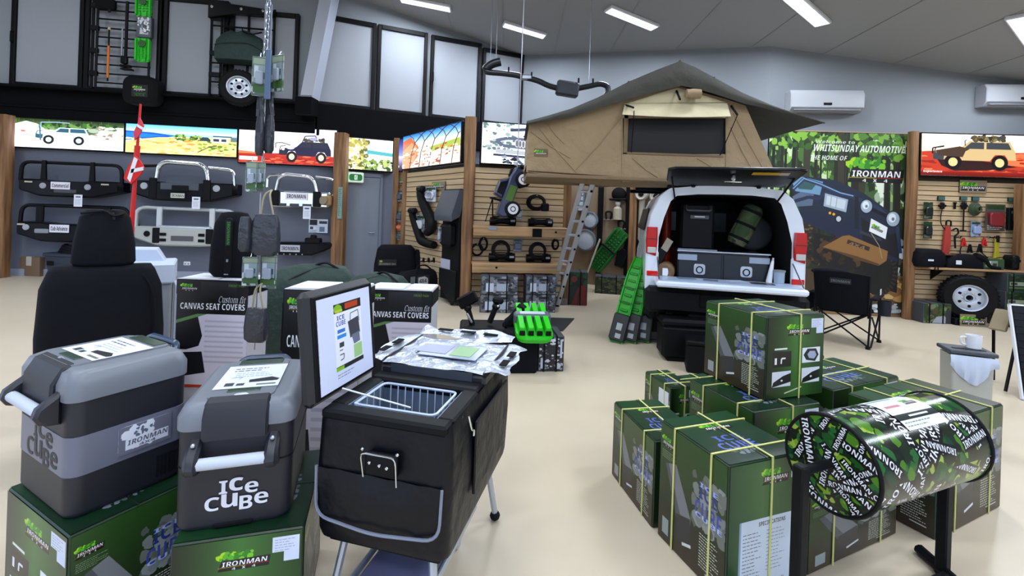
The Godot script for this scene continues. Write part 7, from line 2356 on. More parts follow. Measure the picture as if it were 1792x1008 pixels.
func carton_art():
	var dk = Color(0.07,0.12,0.06)
	var gr = Color(0.10,0.22,0.09)
	var lt = Color(0.22,0.42,0.17)
	var frost = func(p: Pic,x: float,y: float,w: float,h: float):
		p.blobs(x,y,w,h,[Color(0.40,0.42,0.40),Color(0.52,0.54,0.54),Color(0.33,0.36,0.33),Color(0.46,0.48,0.48)],70,w * 0.06,w * 0.16,4)
		write(p,"ICE",x + w * 0.18,y + h * 0.08,w * 0.6,h * 0.34,Color(0.14,0.20,0.48))
		write(p,"CUBE",x + w * 0.06,y + h * 0.48,w * 0.86,h * 0.36,Color(0.20,0.27,0.60))
		write(p,"ICE",x + w * 0.20,y + h * 0.08,w * 0.6,h * 0.10,Color(0.6,0.66,0.85))
		write(p,"CUBE",x + w * 0.08,y + h * 0.74,w * 0.86,h * 0.10,Color(0.66,0.72,0.9))
	# long side
	var p = Pic.new(400,400,gr)
	p.fade(0,0,400,260,Color(0.15,0.29,0.11),Color(0.10,0.16,0.07))
	p.fade(0,260,400,140,Color(0.12,0.14,0.09),Color(0.20,0.15,0.10))
	logo(p,12,34,84)
	frost.call(p,222,92,170,150)
	p.shape([40,130,110,110,210,250,204,300,130,300],Color(0.45,0.46,0.48))
	p.shape([40,130,60,124,150,272,130,300],Color(0.30,0.31,0.33))
	p.shape([120,270,206,250,210,330,128,350],Color(0.16,0.17,0.18))
	p.rect(28,320,42,56,Color(0.55,0.6,0.6))
	p.shape([160,346,214,330,216,340,162,356],Color(0.8,0.82,0.84))
	small_print(p,262,262,112,12,9,Color(0.78,0.80,0.76),3)
	small_print(p,14,88,96,5,6,Color(0.5,0.56,0.46),6)
	p.rect(300,372,70,4,Color(0.75,0.78,0.75))
	art.side = picture(p.tex(),0.32)
	# end with four pictures
	p = Pic.new(320,400,gr)
	p.fade(0,0,160,400,dk,lt,true)
	p.fade(160,0,160,400,lt,gr,true)
	logo(p,110,30,130)
	for k in 4:
		var x: float = [30,196,30,196][k]
		var y: float = [170,160,268,262][k]
		p.rect(x,y,104,76,[Color(0.07,0.08,0.08),Color(0.86,0.88,0.92),Color(0.84,0.86,0.92),Color(0.84,0.86,0.92)][k])
		if k == 0:
			p.rect(x + 10,y - 18,70,9,Color(0.85,0.88,0.86))
			p.rect(x + 12,y + 30,12,32,Color(0.9,0.9,0.92)); p.path([x + 48,y + 60,x + 50,y + 34,x + 72,y + 34],8,Color(0.9,0.9,0.92))
		elif k == 1:
			p.shape([x + 8,y + 36,x + 30,y + 6,x + 80,y + 8,x + 96,y + 40,x + 76,y + 72,x + 24,y + 62],Color(0.06,0.07,0.08))
			p.shape([x + 30,y + 34,x + 44,y + 18,x + 74,y + 20,x + 84,y + 42,x + 70,y + 60,x + 40,y + 54],Color(0.62,0.66,0.78))
		else:
			p.shape([x,y + 76,x + 8,y + 52,x + 60,y + 24,x + 104,y + 12,x + 104,y + 56,x + 50,y + 66],Color(0.06,0.08,0.07))
			p.ell(x + 54,y + 46,6,5,Color(0.85,0.88,0.9))
	p.shape([100,376,196,352,198,358,102,382],Color(0.8,0.84,0.74))
	p.rect(244,14,70,46,Color(0.80,0.83,0.92))
	p.rect(274,60,40,30,Color(0.78,0.82,0.92))
	small_print(p,250,22,58,5,8,Color(0.62,0.66,0.76),2)
	art.end = picture(p.tex(),0.32)
	# end with a specification label
	p = Pic.new(320,440,lt)
	p.fade(0,0,150,440,Color(0.10,0.24,0.13),Color(0.24,0.40,0.20),true)
	p.fade(150,0,170,440,Color(0.22,0.38,0.18),Color(0.13,0.27,0.13),true)
	logo(p,140,22,120)
	p.rect(270,26,44,48,Color(0.8,0.83,0.9))
	p.rect(46,190,232,240,Color(0.78,0.82,0.88))
	p.fade(46,190,8,240,Color(0.5,0.6,0.7),Color(0.5,0.6,0.7))
	write(p,"SPECIFICATIONS",130,202,120,14,Color(0.2,0.22,0.24))
	small_print(p,62,234,84,16,12,Color(0.35,0.38,0.4),7,0.2)
	small_print(p,166,234,84,12,12,Color(0.5,0.54,0.58),8,0.2)
	small_print(p,60,404,200,2,10,Color(0.4,0.42,0.44),9,0.2)
	art.spec = picture(p.tex(),0.32)
	# top
	p = Pic.new(320,400,Color(0.07,0.21,0.11))
	p.fade(0,0,320,400,Color(0.08,0.24,0.12),Color(0.05,0.15,0.09))
	write(p,"ICE",84,200,120,44,Color(0.30,0.36,0.68),-0.1)
	write(p,"CUBE",60,256,160,52,Color(0.34,0.40,0.72),-0.1)
	p.blobs(70,306,130,44,[Color(0.42,0.46,0.5),Color(0.3,0.36,0.36)],22,6,14,3)
	logo(p,100,90,130,0.0)
	art.top = picture(p.tex(),0.30)

func green_carton(label: String,x: float,z: float,yaw: float,l: float,r: float,h: float,y := 0.0,left := "side",right := "end",straps := true) -> Node3D:
	if art.is_empty():
		carton_art()
	var a = deg_to_rad(yaw)
	var c = V(x,y,z) + V(cos(a),0,-sin(a)) * r / 2 + V(-sin(a),0,-cos(a)) * l / 2
	var o = thing("green_carton",label,"carton",T(c,yaw),"green printed cartons")
	put(o,"carton",mb().box(V(0,h / 2,0),V(r,h,l),0.005),mt(Color(0.07,0.17,0.09),0.4))
	var e = 0.003
	put(o,"printed_side",mb().quad_mesh([V(-r / 2 - e,0.006,-l / 2 + 0.005),V(-r / 2 - e,0.006,l / 2 - 0.005),V(-r / 2 - e,h - 0.006,l / 2 - 0.005),V(-r / 2 - e,h - 0.006,-l / 2 + 0.005)]),art[left])
	put(o,"printed_end",mb().quad_mesh([V(-r / 2 + 0.005,0.006,l / 2 + e),V(r / 2 - 0.005,0.006,l / 2 + e),V(r / 2 - 0.005,h - 0.006,l / 2 + e),V(-r / 2 + 0.005,h - 0.006,l / 2 + e)]),art[right])
	put(o,"printed_top",mb().quad_mesh([V(-r / 2 + 0.005,h + e,l / 2 - 0.005),V(r / 2 - 0.005,h + e,l / 2 - 0.005),V(r / 2 - 0.005,h + e,-l / 2 + 0.005),V(-r / 2 + 0.005,h + e,-l / 2 + 0.005)]),art.top)
	put(o,"flap_seam",mb().box(V(0,h + 0.003,0),V(0.004,0.003,l)),mt(Color(0.03,0.09,0.05),0.6))
	if straps:
		# the long way has two bands across it,and one band runs along
		var long_x = r > l * 1.15
		for k in 3:
			var m = mb()
			var cross = k < 2
			if long_x: cross = not cross
			var s: float = [-0.25,0.29,0.06][k]
			var b = 0.009
			if cross:
				var q = s * l
				m.box(V(0,h + 0.006,q),V(r + 0.018,0.004,b)).box(V(-r / 2 - 0.007,h / 2,q),V(0.004,h + 0.014,b)).box(V(r / 2 + 0.005,h / 2,q),V(0.004,h + 0.014,b))
			else:
				var q = s * r
				m.box(V(q,h + 0.008,0),V(b,0.004,l + 0.018)).box(V(q,h / 2,l / 2 + 0.007),V(b,h + 0.018,0.004)).box(V(q,h / 2,-l / 2 - 0.005),V(b,h + 0.018,0.004))
			put(o,"strap",m,M.cord)
	return o

func build_cartons():
	green_carton("tall green carton in front, with a white specification label on its end",0.967,-1.955,19.6,0.45,0.43,0.593,0,"side","spec")
	green_carton("green carton at the front corner of the heap, behind the one with the white label",0.80,-2.418,11.9,0.508,0.30,0.461)
	green_carton("green carton standing on top of all the others",1.495,-2.639,19.1,0.484,0.459,0.484,0.607)
	green_carton("green carton directly under the topmost one",1.36,-2.50,19.0,0.50,0.50,0.60)
	green_carton("low green carton lying behind the drum's near post",1.43,-2.13,24.9,0.28,0.75,0.37,0,"end","side")
	green_carton("long green carton behind the drum's far post, at the end of the heap",2.28,-2.40,25,0.44,0.74,0.61,0,"side","side")
	green_carton("green carton right behind the long one at the heap's end",2.05,-2.86,25,0.43,0.74,0.60)
	green_carton("green carton at the very back of the heap",1.86,-3.32,25,0.42,0.72,0.60)
	for k in 2:
		var o = green_carton(["narrow green carton with a white label, outermost behind the front corner","narrow green carton with a white label, between the outermost narrow one and the topmost"][k],[1.15,1.36][k],[-3.18,-3.10][k],[14,18][k],0.34,[0.19,0.27][k],0.46)
		put(o,"address_label",mb().box(V([-0.1,-0.14][k],0.36,0.09),V(0.004,0.11,0.12)),M.paper)

# ---- the printed drum on its stand
func build_drum():
	var o = thing("printed_drum","big drum printed all over with green leaves and white lettering, on a black stand","drum",Transform3D(Basis(Vector3.UP,deg_to_rad(22)),V(1.324,0.674,-1.853)))
	var R = 0.187
	var L = 0.763
	var hy = 0.674
	var p = Pic.new(768,512,Color(0.06,0.12,0.06))
	var lay = func(q: Pic,w: float,h: float,n: int,sd: int):
		q.blobs(0,0,w,h,[Color(0.26,0.46,0.10),Color(0.44,0.58,0.14),Color(0.08,0.28,0.10),Color(0.12,0.36,0.15),Color(0.56,0.64,0.26),Color(0.03,0.06,0.03),Color(0.02,0.20,0.13),Color(0.05,0.14,0.06)],n * 9,9,30,sd,0.9)
		var g = RandomNumberGenerator.new()
		g.seed = sd
		for i in n:
			var c = Vector2(g.randf() * w,g.randf() * h)
			var t = g.randf_range(-1.5,1.5)
			var m = Transform2D(t,c)
			var s = g.randf_range(0.7,1.25)
			q.poly(m * PackedVector2Array([Vector2(-4,-6) * s,Vector2(150,-6) * s,Vector2(146,28) * s,Vector2(-8,28) * s]),Color(0.02,0.02,0.03))
			write(q,"IRONMAN",c.x,c.y,138 * s,20 * s,Color(0.90,0.91,0.95),0.0,t)
	lay.call(p,768,512,74,12)
	p.shape([250,300,330,300,330,336,250,336],Color(0.8,0.6,0.66))
	var wrap = picture(p.tex(),0.22)
	var g = []
	for k in 2:
		var ring = PackedVector3Array()
		for j in 49:
			var a = TAU * j / 48.0
			ring.append(V(L * k,sin(a) * R,cos(a) * R))
		g.append(ring)
	put(o,"drum_shell",mb().grid(g),wrap)
	var q2 = Pic.new(320,320,Color(0.06,0.12,0.06))
	lay.call(q2,320,320,26,77)
	var cap = picture(q2.tex(),0.25)
	for k in 2:
		var x = L * k + [-0.002,0.002][k]
		put(o,"drum_end",mb().at(Transform3D(Basis(Vector3.UP,PI / 2 * [-1,1][k]),V(x,0,0))).prism(circle(R * 0.985,36),-0.002,0.002),cap)
		var rp = PackedVector3Array()
		for j in 40:
			rp.append(V(L * k,sin(TAU * j / 40) * R,cos(TAU * j / 40) * R))
		put(o,"rim_ring",mb().tube(rp,0.0085,8,true),M.black)
	# paper sheet taped on top,bent to the drum
	var sp = Pic.new(192,128,Color(0.86,0.90,0.93))
	logo(sp,120,30,56)
	sp.rect(10,8,120,6,Color(0.3,0.5,0.4)); sp.rect(0,84,192,18,Color(0.10,0.13,0.14)); sp.rect(60,90,90,5,Color(0.9,0.9,0.9))
	sp.rect(20,50,70,10,Color(0.72,0.45,0.5)); small_print(sp,10,108,150,2,9,Color(0.4,0.45,0.45),3)
	g = []
	for k in 7:
		var a = deg_to_rad(112 - 62 * k / 6.0)
		g.append(PackedVector3Array([V(0.29,sin(a) * (R + 0.003),cos(a) * (R + 0.003)),V(0.57,sin(a) * (R + 0.003),cos(a) * (R + 0.003))]))
	put(o,"paper_sheet",mb().grid(g),picture(sp.tex(),0.3))
	# stand,a thing of its own that carries the drum's axle
	var s = thing("drum_stand","black steel stand of two posts and floor bars carrying the printed drum","stand",o.transform)
	s.position.y = 0.0
	for e in [[-0.17,-0.003],[L + 0.003,L + 0.09]]:
		put(s,"axle",mb().tube(PackedVector3Array([V(e[0],hy,0),V(e[1],hy,0)]),0.018,10),M.black)
	for k in 2:
		var x = [-0.17,L + 0.07][k]
		put(s,"post",mb().box(V(x,hy / 2 + 0.012,0),V(0.046,hy + 0.024,0.046),0.006),M.black)
		put(s,"floor_bar",mb().at(Transform3D(Basis(Vector3.UP,deg_to_rad(-26 * k)),V(x,0.025,0))).box(V(0,0,0.10),V(0.055,0.05,0.50),0.02),M.black)
	put(s,"hub_bracket",mb().box(V(L - 0.06,0.03,0.03),V(0.2,0.03,0.04),0.01),M.black)

# ---- the portable fridges
func ice_cube(o: Node3D,xf: Transform3D,w: float,c: Color):
	# two lines of uneven letters,w wide
	var m = mb()
	var line = func(s: String,x0: float,y0: float,hh: float):
		var x = x0
		for i in s.length():
			var t = letters(s[i])
			var e = extent(t)
			var k: float = hh / e.y * (0.86 if s[i] == "e" else 1.0)
			var y: float = y0 + [0.0,0.006,-0.008,0.004][i % 4] * w / 0.2
			for j in range(0,t.size(),3):
				var v = []
				for n in 3:
					v.append(V(x + t[j + n].x * k * 1.25,y + (e.y - t[j + n].y) * k,0.0014))
				m.tri(v[0],v[1],v[2])
			x += e.x * k * 1.25 + hh * 0.12
	line.call("Ice",-w * 0.24,w * 0.02,w * 0.24)
	line.call("CuBe",-w * 0.46,-w * 0.27,w * 0.25)
	put(o,"lettering",m,mt(c,0.5),xf)

func rounded_ring(w: float,d: float,y: float,r: float) -> PackedVector3Array:
	return ring_rect(w,d,y,r,4)

func sheet_art(p: Pic):
	small_print(p,20,14,90,2,10,Color(0.25,0.25,0.34),2)
	small_print(p,30,36,90,3,8,Color(0.62,0.64,0.72),3)
	p.rect(20,80,20,14,Color(0.2,0.24,0.26)); p.rect(46,84,18,10,Color(0.22,0.25,0.28))
	p.shape([70,70,120,62,140,72,136,80,72,82],Color(0.10,0.10,0.13))
	p.rect(92,90,44,6,Color(0.4,0.42,0.4))
	p.path([24,58,50,56,44,66],2,Color(0.45,0.48,0.52))

func fridge(label: String,x: float,y: float,z: float,yaw: float,l: float,r: float,h: float,banded: bool) -> Node3D:
	var a = deg_to_rad(yaw)
	var c = V(x,y,z) + V(cos(a),0,-sin(a)) * r / 2 + V(-sin(a),0,-cos(a)) * l / 2
	var o = thing("portable_fridge",label,"portable fridge",T(c,yaw),"portable fridges on green cartons")
	var dk = mt(Color(0.095,0.10,0.14),0.5)
	var gy = mt(Color(0.43,0.45,0.49),0.42)
	var rr = 0.05
	var lid_y = h * 0.80
	put(o,"fridge_body",mb().loft([rounded_ring(r - 0.02,l - 0.02,0.0,rr),rounded_ring(r,l,0.02,rr),rounded_ring(r,l,lid_y,rr)]),dk)
	if banded:
		put(o,"grey_band",mb().loft([rounded_ring(r + 0.004,l + 0.004,h * 0.29,rr),rounded_ring(r + 0.004,l + 0.004,h * 0.56,rr)]),mt(Color(0.40,0.41,0.48),0.4))
	else:
		put(o,"seam",mb().loft([rounded_ring(r + 0.004,l + 0.004,h * 0.50,rr),rounded_ring(r + 0.004,l + 0.004,h * 0.51,rr)]),M.black)
	var lid = put(o,"lid",mb().loft([rounded_ring(r + 0.012,l + 0.012,lid_y,rr),rounded_ring(r + 0.012,l + 0.012,h * 0.90,rr),rounded_ring(r - 0.02,l - 0.02,h * 0.975,rr),rounded_ring(r - 0.07,l - 0.07,h,rr)]),gy,Transform3D.IDENTITY,"",50.0)
	put(lid,"lid_panel",mb().loft([rounded_ring(r * 0.86,l * 0.60,h * 0.995,0.03),rounded_ring(r * 0.85,l * 0.59,h * 1.012,0.03)]),gy)
	put(lid,"latch_flap",mb().at(T(V(-r / 2,0,0))).prism(PackedVector2Array([Vector2(-0.024,h * 0.73),Vector2(-0.004,h * 0.72),Vector2(0.0,h * 0.80),Vector2(0.05,h * 0.985),Vector2(0.045,h * 1.02),Vector2(0.01,h * 1.0),Vector2(-0.02,h * 0.90)]),-l * 0.28,l * 0.28,0.008),dk)
	for e in [[0.36,0.05,0.46],[-0.30,0.03,0.3]]:
		put(lid,"control_panel",mb().box(V(r * e[0],h * 1.013,0),V(e[1],0.006,l * e[2]),0.002),mt(Color(0.2,0.27,0.22),0.3))
	put(lid,"lid_button",mb().ball(V(-r * 0.38,h * 1.0,0),V(0.012,0.012,0.03),8,5),M.alloy)
	put(lid,"rear_hinge_bar",mb().tube(bend([V(r * 0.46,h * 0.9,-l * 0.3),V(r * 0.52,h * 1.0,-l * 0.24),V(r * 0.52,h * 1.0,l * 0.24),V(r * 0.46,h * 0.9,l * 0.3)],0.03),0.014,7),mt(Color(0.16,0.22,0.32),0.3))
	if not M.has("leaflet"):
		var p = Pic.new(144,104,Color(0.84,0.86,0.93))
		sheet_art(p)
		M.leaflet = picture(p.tex(),0.5)
	put(lid,"paper_sheet",mb().at(T(V(0.0,h * 1.016,0),-90)).quad_mesh([V(-l * 0.30,0,r * 0.26),V(l * 0.30,0,r * 0.26),V(l * 0.30,0,-r * 0.26),V(-l * 0.30,0,-r * 0.26)]),M.leaflet)
	# carry handle on the end: two round cheeks and a white grip
	var hy = h * (0.735 if banded else 0.58)
	var hd = put(o,"carry_handle",mb().tube(PackedVector3Array([V(-r / 2 - 0.046,hy,-l * 0.30),V(-r / 2 - 0.046,hy,l * 0.30)]),0.02,12),mt(Color(0.74,0.77,0.84),0.5))
	for s in [-1.0,1.0]:
		put(hd,"handle_cheek",mb().at(Transform3D(Basis.IDENTITY,V(-r / 2,hy,s * l * 0.33))).prism(PackedVector2Array([Vector2(0.0,-0.05),Vector2(0.0,0.07),Vector2(-0.03,0.05),Vector2(-0.065,0.025),Vector2(-0.075,-0.005),Vector2(-0.06,-0.032),Vector2(-0.03,-0.045)]),-0.022,0.022,0.01),M.plastic)
	if banded:
		ice_cube(o,Transform3D(Basis(Vector3.UP,-PI / 2),V(-r / 2 - 0.002,h * 0.445,0.0)),l * 0.58,Color(0.05,0.05,0.07))
		var p = Pic.new(160,90,Color(0.40,0.41,0.48))
		p.blobs(14,10,90,66,[Color(0.84,0.86,0.92)],34,10,18,3)
		p.rect(20,44,130,34,Color(0.84,0.86,0.92))
		p.blobs(20,16,84,24,[Color(0.36,0.38,0.46)],12,3,7,4)
		write(p,"IRONMAN",26,48,120,16,Color(0.30,0.31,0.38),0.15)
		write(p,"4X4",60,68,50,8,Color(0.30,0.31,0.38))
		put(o,"side_badge",mb().box(V(r * 0.10,h * 0.43,l / 2 + 0.005),V(r * 0.46,h * 0.2,0.003)),picture(p.tex(),0.45))
		for k in 7:
			put(o,"vent_slot",mb().box(V(r * (0.22 + 0.035 * k),h * 0.14,l / 2 + 0.001),V(0.008,h * 0.16,0.004)),M.black_matt)
	else:
		ice_cube(o,Transform3D(Basis(Vector3.UP,-PI / 2),V(-r / 2 - 0.003,h * 0.27,0.0)),l * 0.52,Color(0.84,0.85,0.9))
		put(o,"front_foot",mb().box(V(-r / 2 + 0.01,0.012,0),V(0.03,0.02,l * 0.34),0.006),M.black_matt)
		for s in [-1.0,1.0]:
			put(o,"handle_screw",mb().ball(V(-r / 2 - 0.03,hy + 0.06,s * l * 0.33),V(0.008,0.008,0.008),8,5),M.alloy)
	return o

func build_fridges():
	green_carton("green printed carton under the fridge with the grey band",-1.479,-1.568,62.6,0.548,0.40,0.48,0,"end","side",false)
	green_carton("green printed carton under the fridge with white lettering",-0.715,-1.66,106,0.415,0.55,0.48,0,"end","side",false)
	fridge("dark portable fridge with a wide grey band and grey lid, standing on a green carton",-1.545,0.484,-1.622,62,0.47,0.39,0.53,true)
	fridge("dark portable fridge with white lettering on its end and a paper on its lid",-0.785,0.484,-1.70,108,0.374,0.50,0.447,false)
	# the covered fridge with its lid up
	var l = 0.545
	var r = 0.86
	var a = deg_to_rad(76)
	var c = V(-0.192,0,-1.63) + V(cos(a),0,-sin(a)) * r / 2 + V(-sin(a),0,-cos(a)) * l / 2
	var o = thing("covered_fridge","open portable fridge in a padded black cover, lid up with a printed notice inside","portable fridge",T(c,76))
	var y0 = 0.375
	var y1 = 0.86
	# four walls of the cover,so that the tub stays open
	soft(o,"padded_cover",mb().grid([rounded_ring(r - 0.02,l - 0.01,y0,0.05),rounded_ring(r + 0.0,l,y0 + 0.03,0.05),rounded_ring(r + 0.02,l + 0.015,y0 + 0.25,0.05),rounded_ring(r,l,y1 - 0.04,0.04),rounded_ring(r - 0.02,l - 0.02,y1,0.04)].map(func(q): return q),true),M.nylon)
	put(o,"cover_base",mb().prism(rrect(r - 0.06,l - 0.05,0.05),0,0.01),M.nylon,TE(V(0,y0,0),V(-90,0,0)))
	var ox = -r / 2 + 0.06
	var ow = 0.29
	var rim = mb()
	var zz = l / 2
	rim.box(V(ox - 0.03,y1 - 0.01,0),V(0.07,0.04,l - 0.03),0.01).box(V(ox + ow + 0.04,y1 - 0.01,0),V(0.09,0.05,l - 0.03),0.01)
	rim.box(V(ox + ow / 2,y1 - 0.01,zz - 0.045),V(ow,0.04,0.07),0.008).box(V(ox + ow / 2,y1 - 0.01,-zz + 0.045),V(ow,0.04,0.07),0.008)
	put(o,"tub_rim",rim,M.black)
	var tub = mb()
	tub.box(V(ox + ow / 2,0.5,0),V(ow,0.01,l - 0.15)).box(V(ox + ow + 0.005,0.68,0),V(0.01,0.36,l - 0.15)).box(V(ox - 0.0,0.68,0),V(0.01,0.36,l - 0.15))
	tub.box(V(ox + ow / 2,0.68,zz - 0.08),V(ow,0.36,0.01)).box(V(ox + ow / 2,0.68,-zz + 0.08),V(ow,0.36,0.01))
	put(o,"tub_liner",tub,mt(Color(0.40,0.46,0.54),0.35))
	var wire = mt(Color(0.72,0.77,0.86),0.3)
	var bx0 = ox + 0.03
	var bx1 = ox + ow - 0.02
	var bz = zz - 0.10
	var bk = thing("wire_basket","white wire basket inside the open covered fridge","basket",T(c,76))
	for y in [0.86,0.70,0.56]:
		put(bk,"hoop",mb().tube(bend([V(bx0,y,-bz + 0.02),V(bx0,y,bz),V(bx1,y,bz),V(bx1,y,-bz),V(bx0,y,-bz),V(bx0,y,-bz + 0.02)],0.03),0.006 if y > 0.8 else 0.003,5),wire)
	for k in 9:
		var z = lerpf(-bz + 0.03,bz - 0.03,k / 8.0)
		put(bk,"upright_wire",mb().tube(PackedVector3Array([V(bx1,0.86,z),V(bx1,0.56,z),V(bx0,0.56,z),V(bx0,0.86,z)]),0.003,4),wire)
	for k in 4:
		var x = lerpf(bx0 + 0.04,bx1 - 0.04,k / 3.0)
		put(bk,"upright_wire",mb().tube(PackedVector3Array([V(x,0.86,-bz),V(x,0.56,-bz),V(x,0.56,bz),V(x,0.86,bz)]),0.003,4),wire)
	# raised lid,hinged on the side away to the left
	var ld = put(o,"lid",mb().box(V(0,0.225,-0.03),V(0.46,0.44,0.06),0.02),mt(Color(0.10,0.105,0.125),0.45),TE(V(ox + ow / 2 - 0.02,y1 + 0.01,-zz + 0.01),V(-6,0,0)))
	put(ld,"lid_lining",mb().box(V(0,0.225,0.003),V(0.42,0.40,0.012),0.004),M.black)
	var p = Pic.new(240,300,Color(0.82,0.85,0.96))
	p.rect(66,30,126,216,Color(0.90,0.91,0.95))
	p.rect(66,30,126,30,Color(0.06,0.06,0.06)); p.rect(116,34,60,20,Color(0.72,0.22,0.06)); p.ell(84,46,18,14,Color(0.5,0.72,0.1)); p.rect(70,50,34,8,Color(0.75,0.78,0.2))
	p.path([134,130,140,74,176,70,180,110],3,Color(0.3,0.3,0.35))
	p.shape([126,100,176,92,182,150,134,158],Color(0.22,0.22,0.27)); p.shape([140,150,178,146,180,180,150,184],Color(0.40,0.42,0.52))
	write(p,"ICE",78,70,34,14,Color(0.14,0.22,0.62)); write(p,"CUBE",74,88,42,16,Color(0.20,0.28,0.70))
	p.rect(78,116,34,12,Color(0.2,0.45,0.78)); p.rect(76,134,40,12,Color(0.16,0.52,0.84))
	p.rect(84,160,20,16,Color(0.16,0.2,0.2)); p.rect(84,184,14,3,Color(0.2,0.2,0.2)); p.path([84,200,102,200,100,216,86,218],3,Color(0.15,0.15,0.15))
	p.rect(148,186,40,46,Color(0.62,0.78,0.52)); p.rect(66,236,126,14,Color(0.05,0.06,0.05)); p.rect(66,238,34,12,Color(0.5,0.72,0.12))
	small_print(p,70,262,90,2,9,Color(0.5,0.52,0.62),5)
	put(ld,"notice",mb().box(V(-0.005,0.225,0.011),V(0.37,0.37,0.002)),picture(p.tex(),0.5))
	put(o,"lid_stay",mb().tube(PackedVector3Array([V(ox + 0.02,y1 + 0.06,-zz + 0.05),V(ox + 0.07,y1 + 0.0,zz - 0.22)]),0.0035,5),M.white)
	# closed rear half and the silver lined flap thrown back over it
	var bx = ox + ow + 0.09
	var rear_w = r / 2 - bx
	put(o,"rear_lid",mb().box(V((bx + r / 2) / 2,y1 + 0.012,0),V(rear_w,0.065,l - 0.02),0.015),mt(Color(0.12,0.13,0.16),0.4))
	put(o,"rear_lid_panel",mb().box(V(bx - 0.002,y1 + 0.025,0),V(0.006,0.05,l - 0.14)),mt(Color(0.22,0.24,0.28),0.4))
	var fl = []
	for k in 9:
		var f = k / 8.0
		var rw = PackedVector3Array()
		for j in 11:
			var t = j / 10.0
			rw.append(V(lerpf(bx + 0.0,r / 2 + 0.03,f),y1 + 0.050 + 0.006 * sin(k * 1.9 + j) + 0.01 * f,lerpf(-l * 0.47,l * 0.47,t)))
		fl.append(rw)
	var flap = soft(o,"silver_flap",mb().grid(fl),M.foil)
	var brd = mt(Color(0.07,0.075,0.1),0.6)
	for s in [-0.47,0.47]:
		put(flap,"edge_binding",mb().tube(PackedVector3Array([V(bx,y1 + 0.052,l * s),V(r / 2 + 0.03,y1 + 0.062,l * s)]),0.006,5),brd)
	put(flap,"clear_pocket",mb().box(V(bx + rear_w * 0.55,y1 + 0.065,0.02),V(rear_w * 0.5,0.003,l * 0.56)),mt(Color(0.62,0.66,0.72),0.15))
	put(flap,"leaflet",mb().box(V(bx + rear_w * 0.55,y1 + 0.068,0.08),V(rear_w * 0.36,0.002,l * 0.2)),mt(Color(0.55,0.70,0.52),0.3))
	put(flap,"leaflet",mb().box(V(bx + rear_w * 0.55,y1 + 0.068,-0.08),V(rear_w * 0.32,0.002,l * 0.3)),mt(Color(0.60,0.62,0.74),0.3))
	# upturned lips of the flap,with black touch tape
	for k in 3:
		var lip = []
		for j in 13:
			var t = j / 12.0
			var e = PackedVector3Array()
			var w = 0.10 + 0.012 * sin(j * 1.3 + k)
			var d: Vector3
			var q: Vector3
			if k == 0:
				q = V(lerpf(bx,r / 2 + 0.03,t),y1 + 0.057,l * 0.47); d = V(0.0,-0.02,1)
			elif k == 1:
				q = V(lerpf(bx,r / 2 + 0.03,t),y1 + 0.057,-l * 0.47); d = V(0.0,0.02,-1)
			else:
				q = V(r / 2 + 0.03,y1 + 0.068,lerpf(-l * 0.5,l * 0.5,t)); d = V(1,0.25,0)
			for n in 4:
				e.append(q + d * w * n / 3.0 + V(0,0.011 * sin(n * 1.0 + j * 0.6),0))
			lip.append(e)
		soft(flap,"lip",mb().grid(lip),M.foil)
		for n in [1,2] if k < 2 else [1,2,3]:
			var f: float = n / 3.0 if k < 2 else n / 4.0
			var pos: Vector3 = [V(lerpf(bx,r / 2,f),y1 + 0.066,l * 0.47 + 0.06),V(lerpf(bx,r / 2,f),y1 + 0.070,-l * 0.47 - 0.06),V(r / 2 + 0.09,y1 + 0.092,lerpf(-l * 0.5,l * 0.5,f))][k]
			put(flap,"touch_tape",mb().box(pos,V(0.08,0.004,0.035) if k < 2 else V(0.035,0.004,0.085)),M.black_matt)
	# front: control box,pocket with grey piping
	var fx = -r / 2 - 0.012
	put(o,"control_box",mb().box(V(fx - 0.012,0.71,0.02),V(0.03,0.085,0.13),0.01),M.black)
	put(o,"guard_wire",mb().tube(bend([V(fx - 0.02,0.66,-0.05),V(fx - 0.045,0.76,-0.05),V(fx - 0.045,0.76,0.09),V(fx - 0.03,0.65,0.09)],0.025),0.0035,6),M.chrome)
	for k in 5:
		put(o,"stud",mb().ball(V(fx - 0.03,[0.72,0.715,0.71,0.765,0.765][k],[-0.02,0.02,0.05,-0.05,0.09][k]),V(0.006,0.007,0.007),8,5),M.chrome)
	var pk = []
	for k in 7:
		var row = PackedVector3Array()
		for j in 13:
			var t = j / 12.0
			row.append(V(fx - 0.004 - 0.022 * sin(t * PI) * sin(k / 6.0 * PI * 0.9) - 0.004 * sin(j * 2.1 + k),lerpf(0.655,0.47 + 0.03 * pow(absf(t - 0.5) * 2,6),k / 6.0),lerpf(-l * 0.46,l * 0.46,t)))
		pk.append(row)
	soft(o,"front_pocket",mb().grid(pk),M.nylon)
	put(o,"pocket_piping",mb().tube(bend([V(fx - 0.008,0.66,-l * 0.47),V(fx - 0.012,0.475,-l * 0.46),V(fx - 0.034,0.465,0),V(fx - 0.012,0.475,l * 0.46),V(fx - 0.008,0.655,l * 0.47)],0.06),0.006,6),mt(Color(0.46,0.49,0.56),0.5))
	put(o,"zip_pull",mb().tube(curve([V(-r * 0.3,0.84,l / 2 + 0.01),V(-r * 0.29,0.79,l / 2 + 0.02),V(-r * 0.26,0.77,l / 2 + 0.02),V(-r * 0.26,0.75,l / 2 + 0.02)],4),0.005,6),M.chrome)
	put(o,"zip_pull",mb().tube(curve([V(r * 0.3,0.9,l / 2 + 0.01),V(r * 0.31,0.85,l / 2 + 0.02),V(r * 0.34,0.84,l / 2 + 0.02)],4),0.005,6),M.chrome)
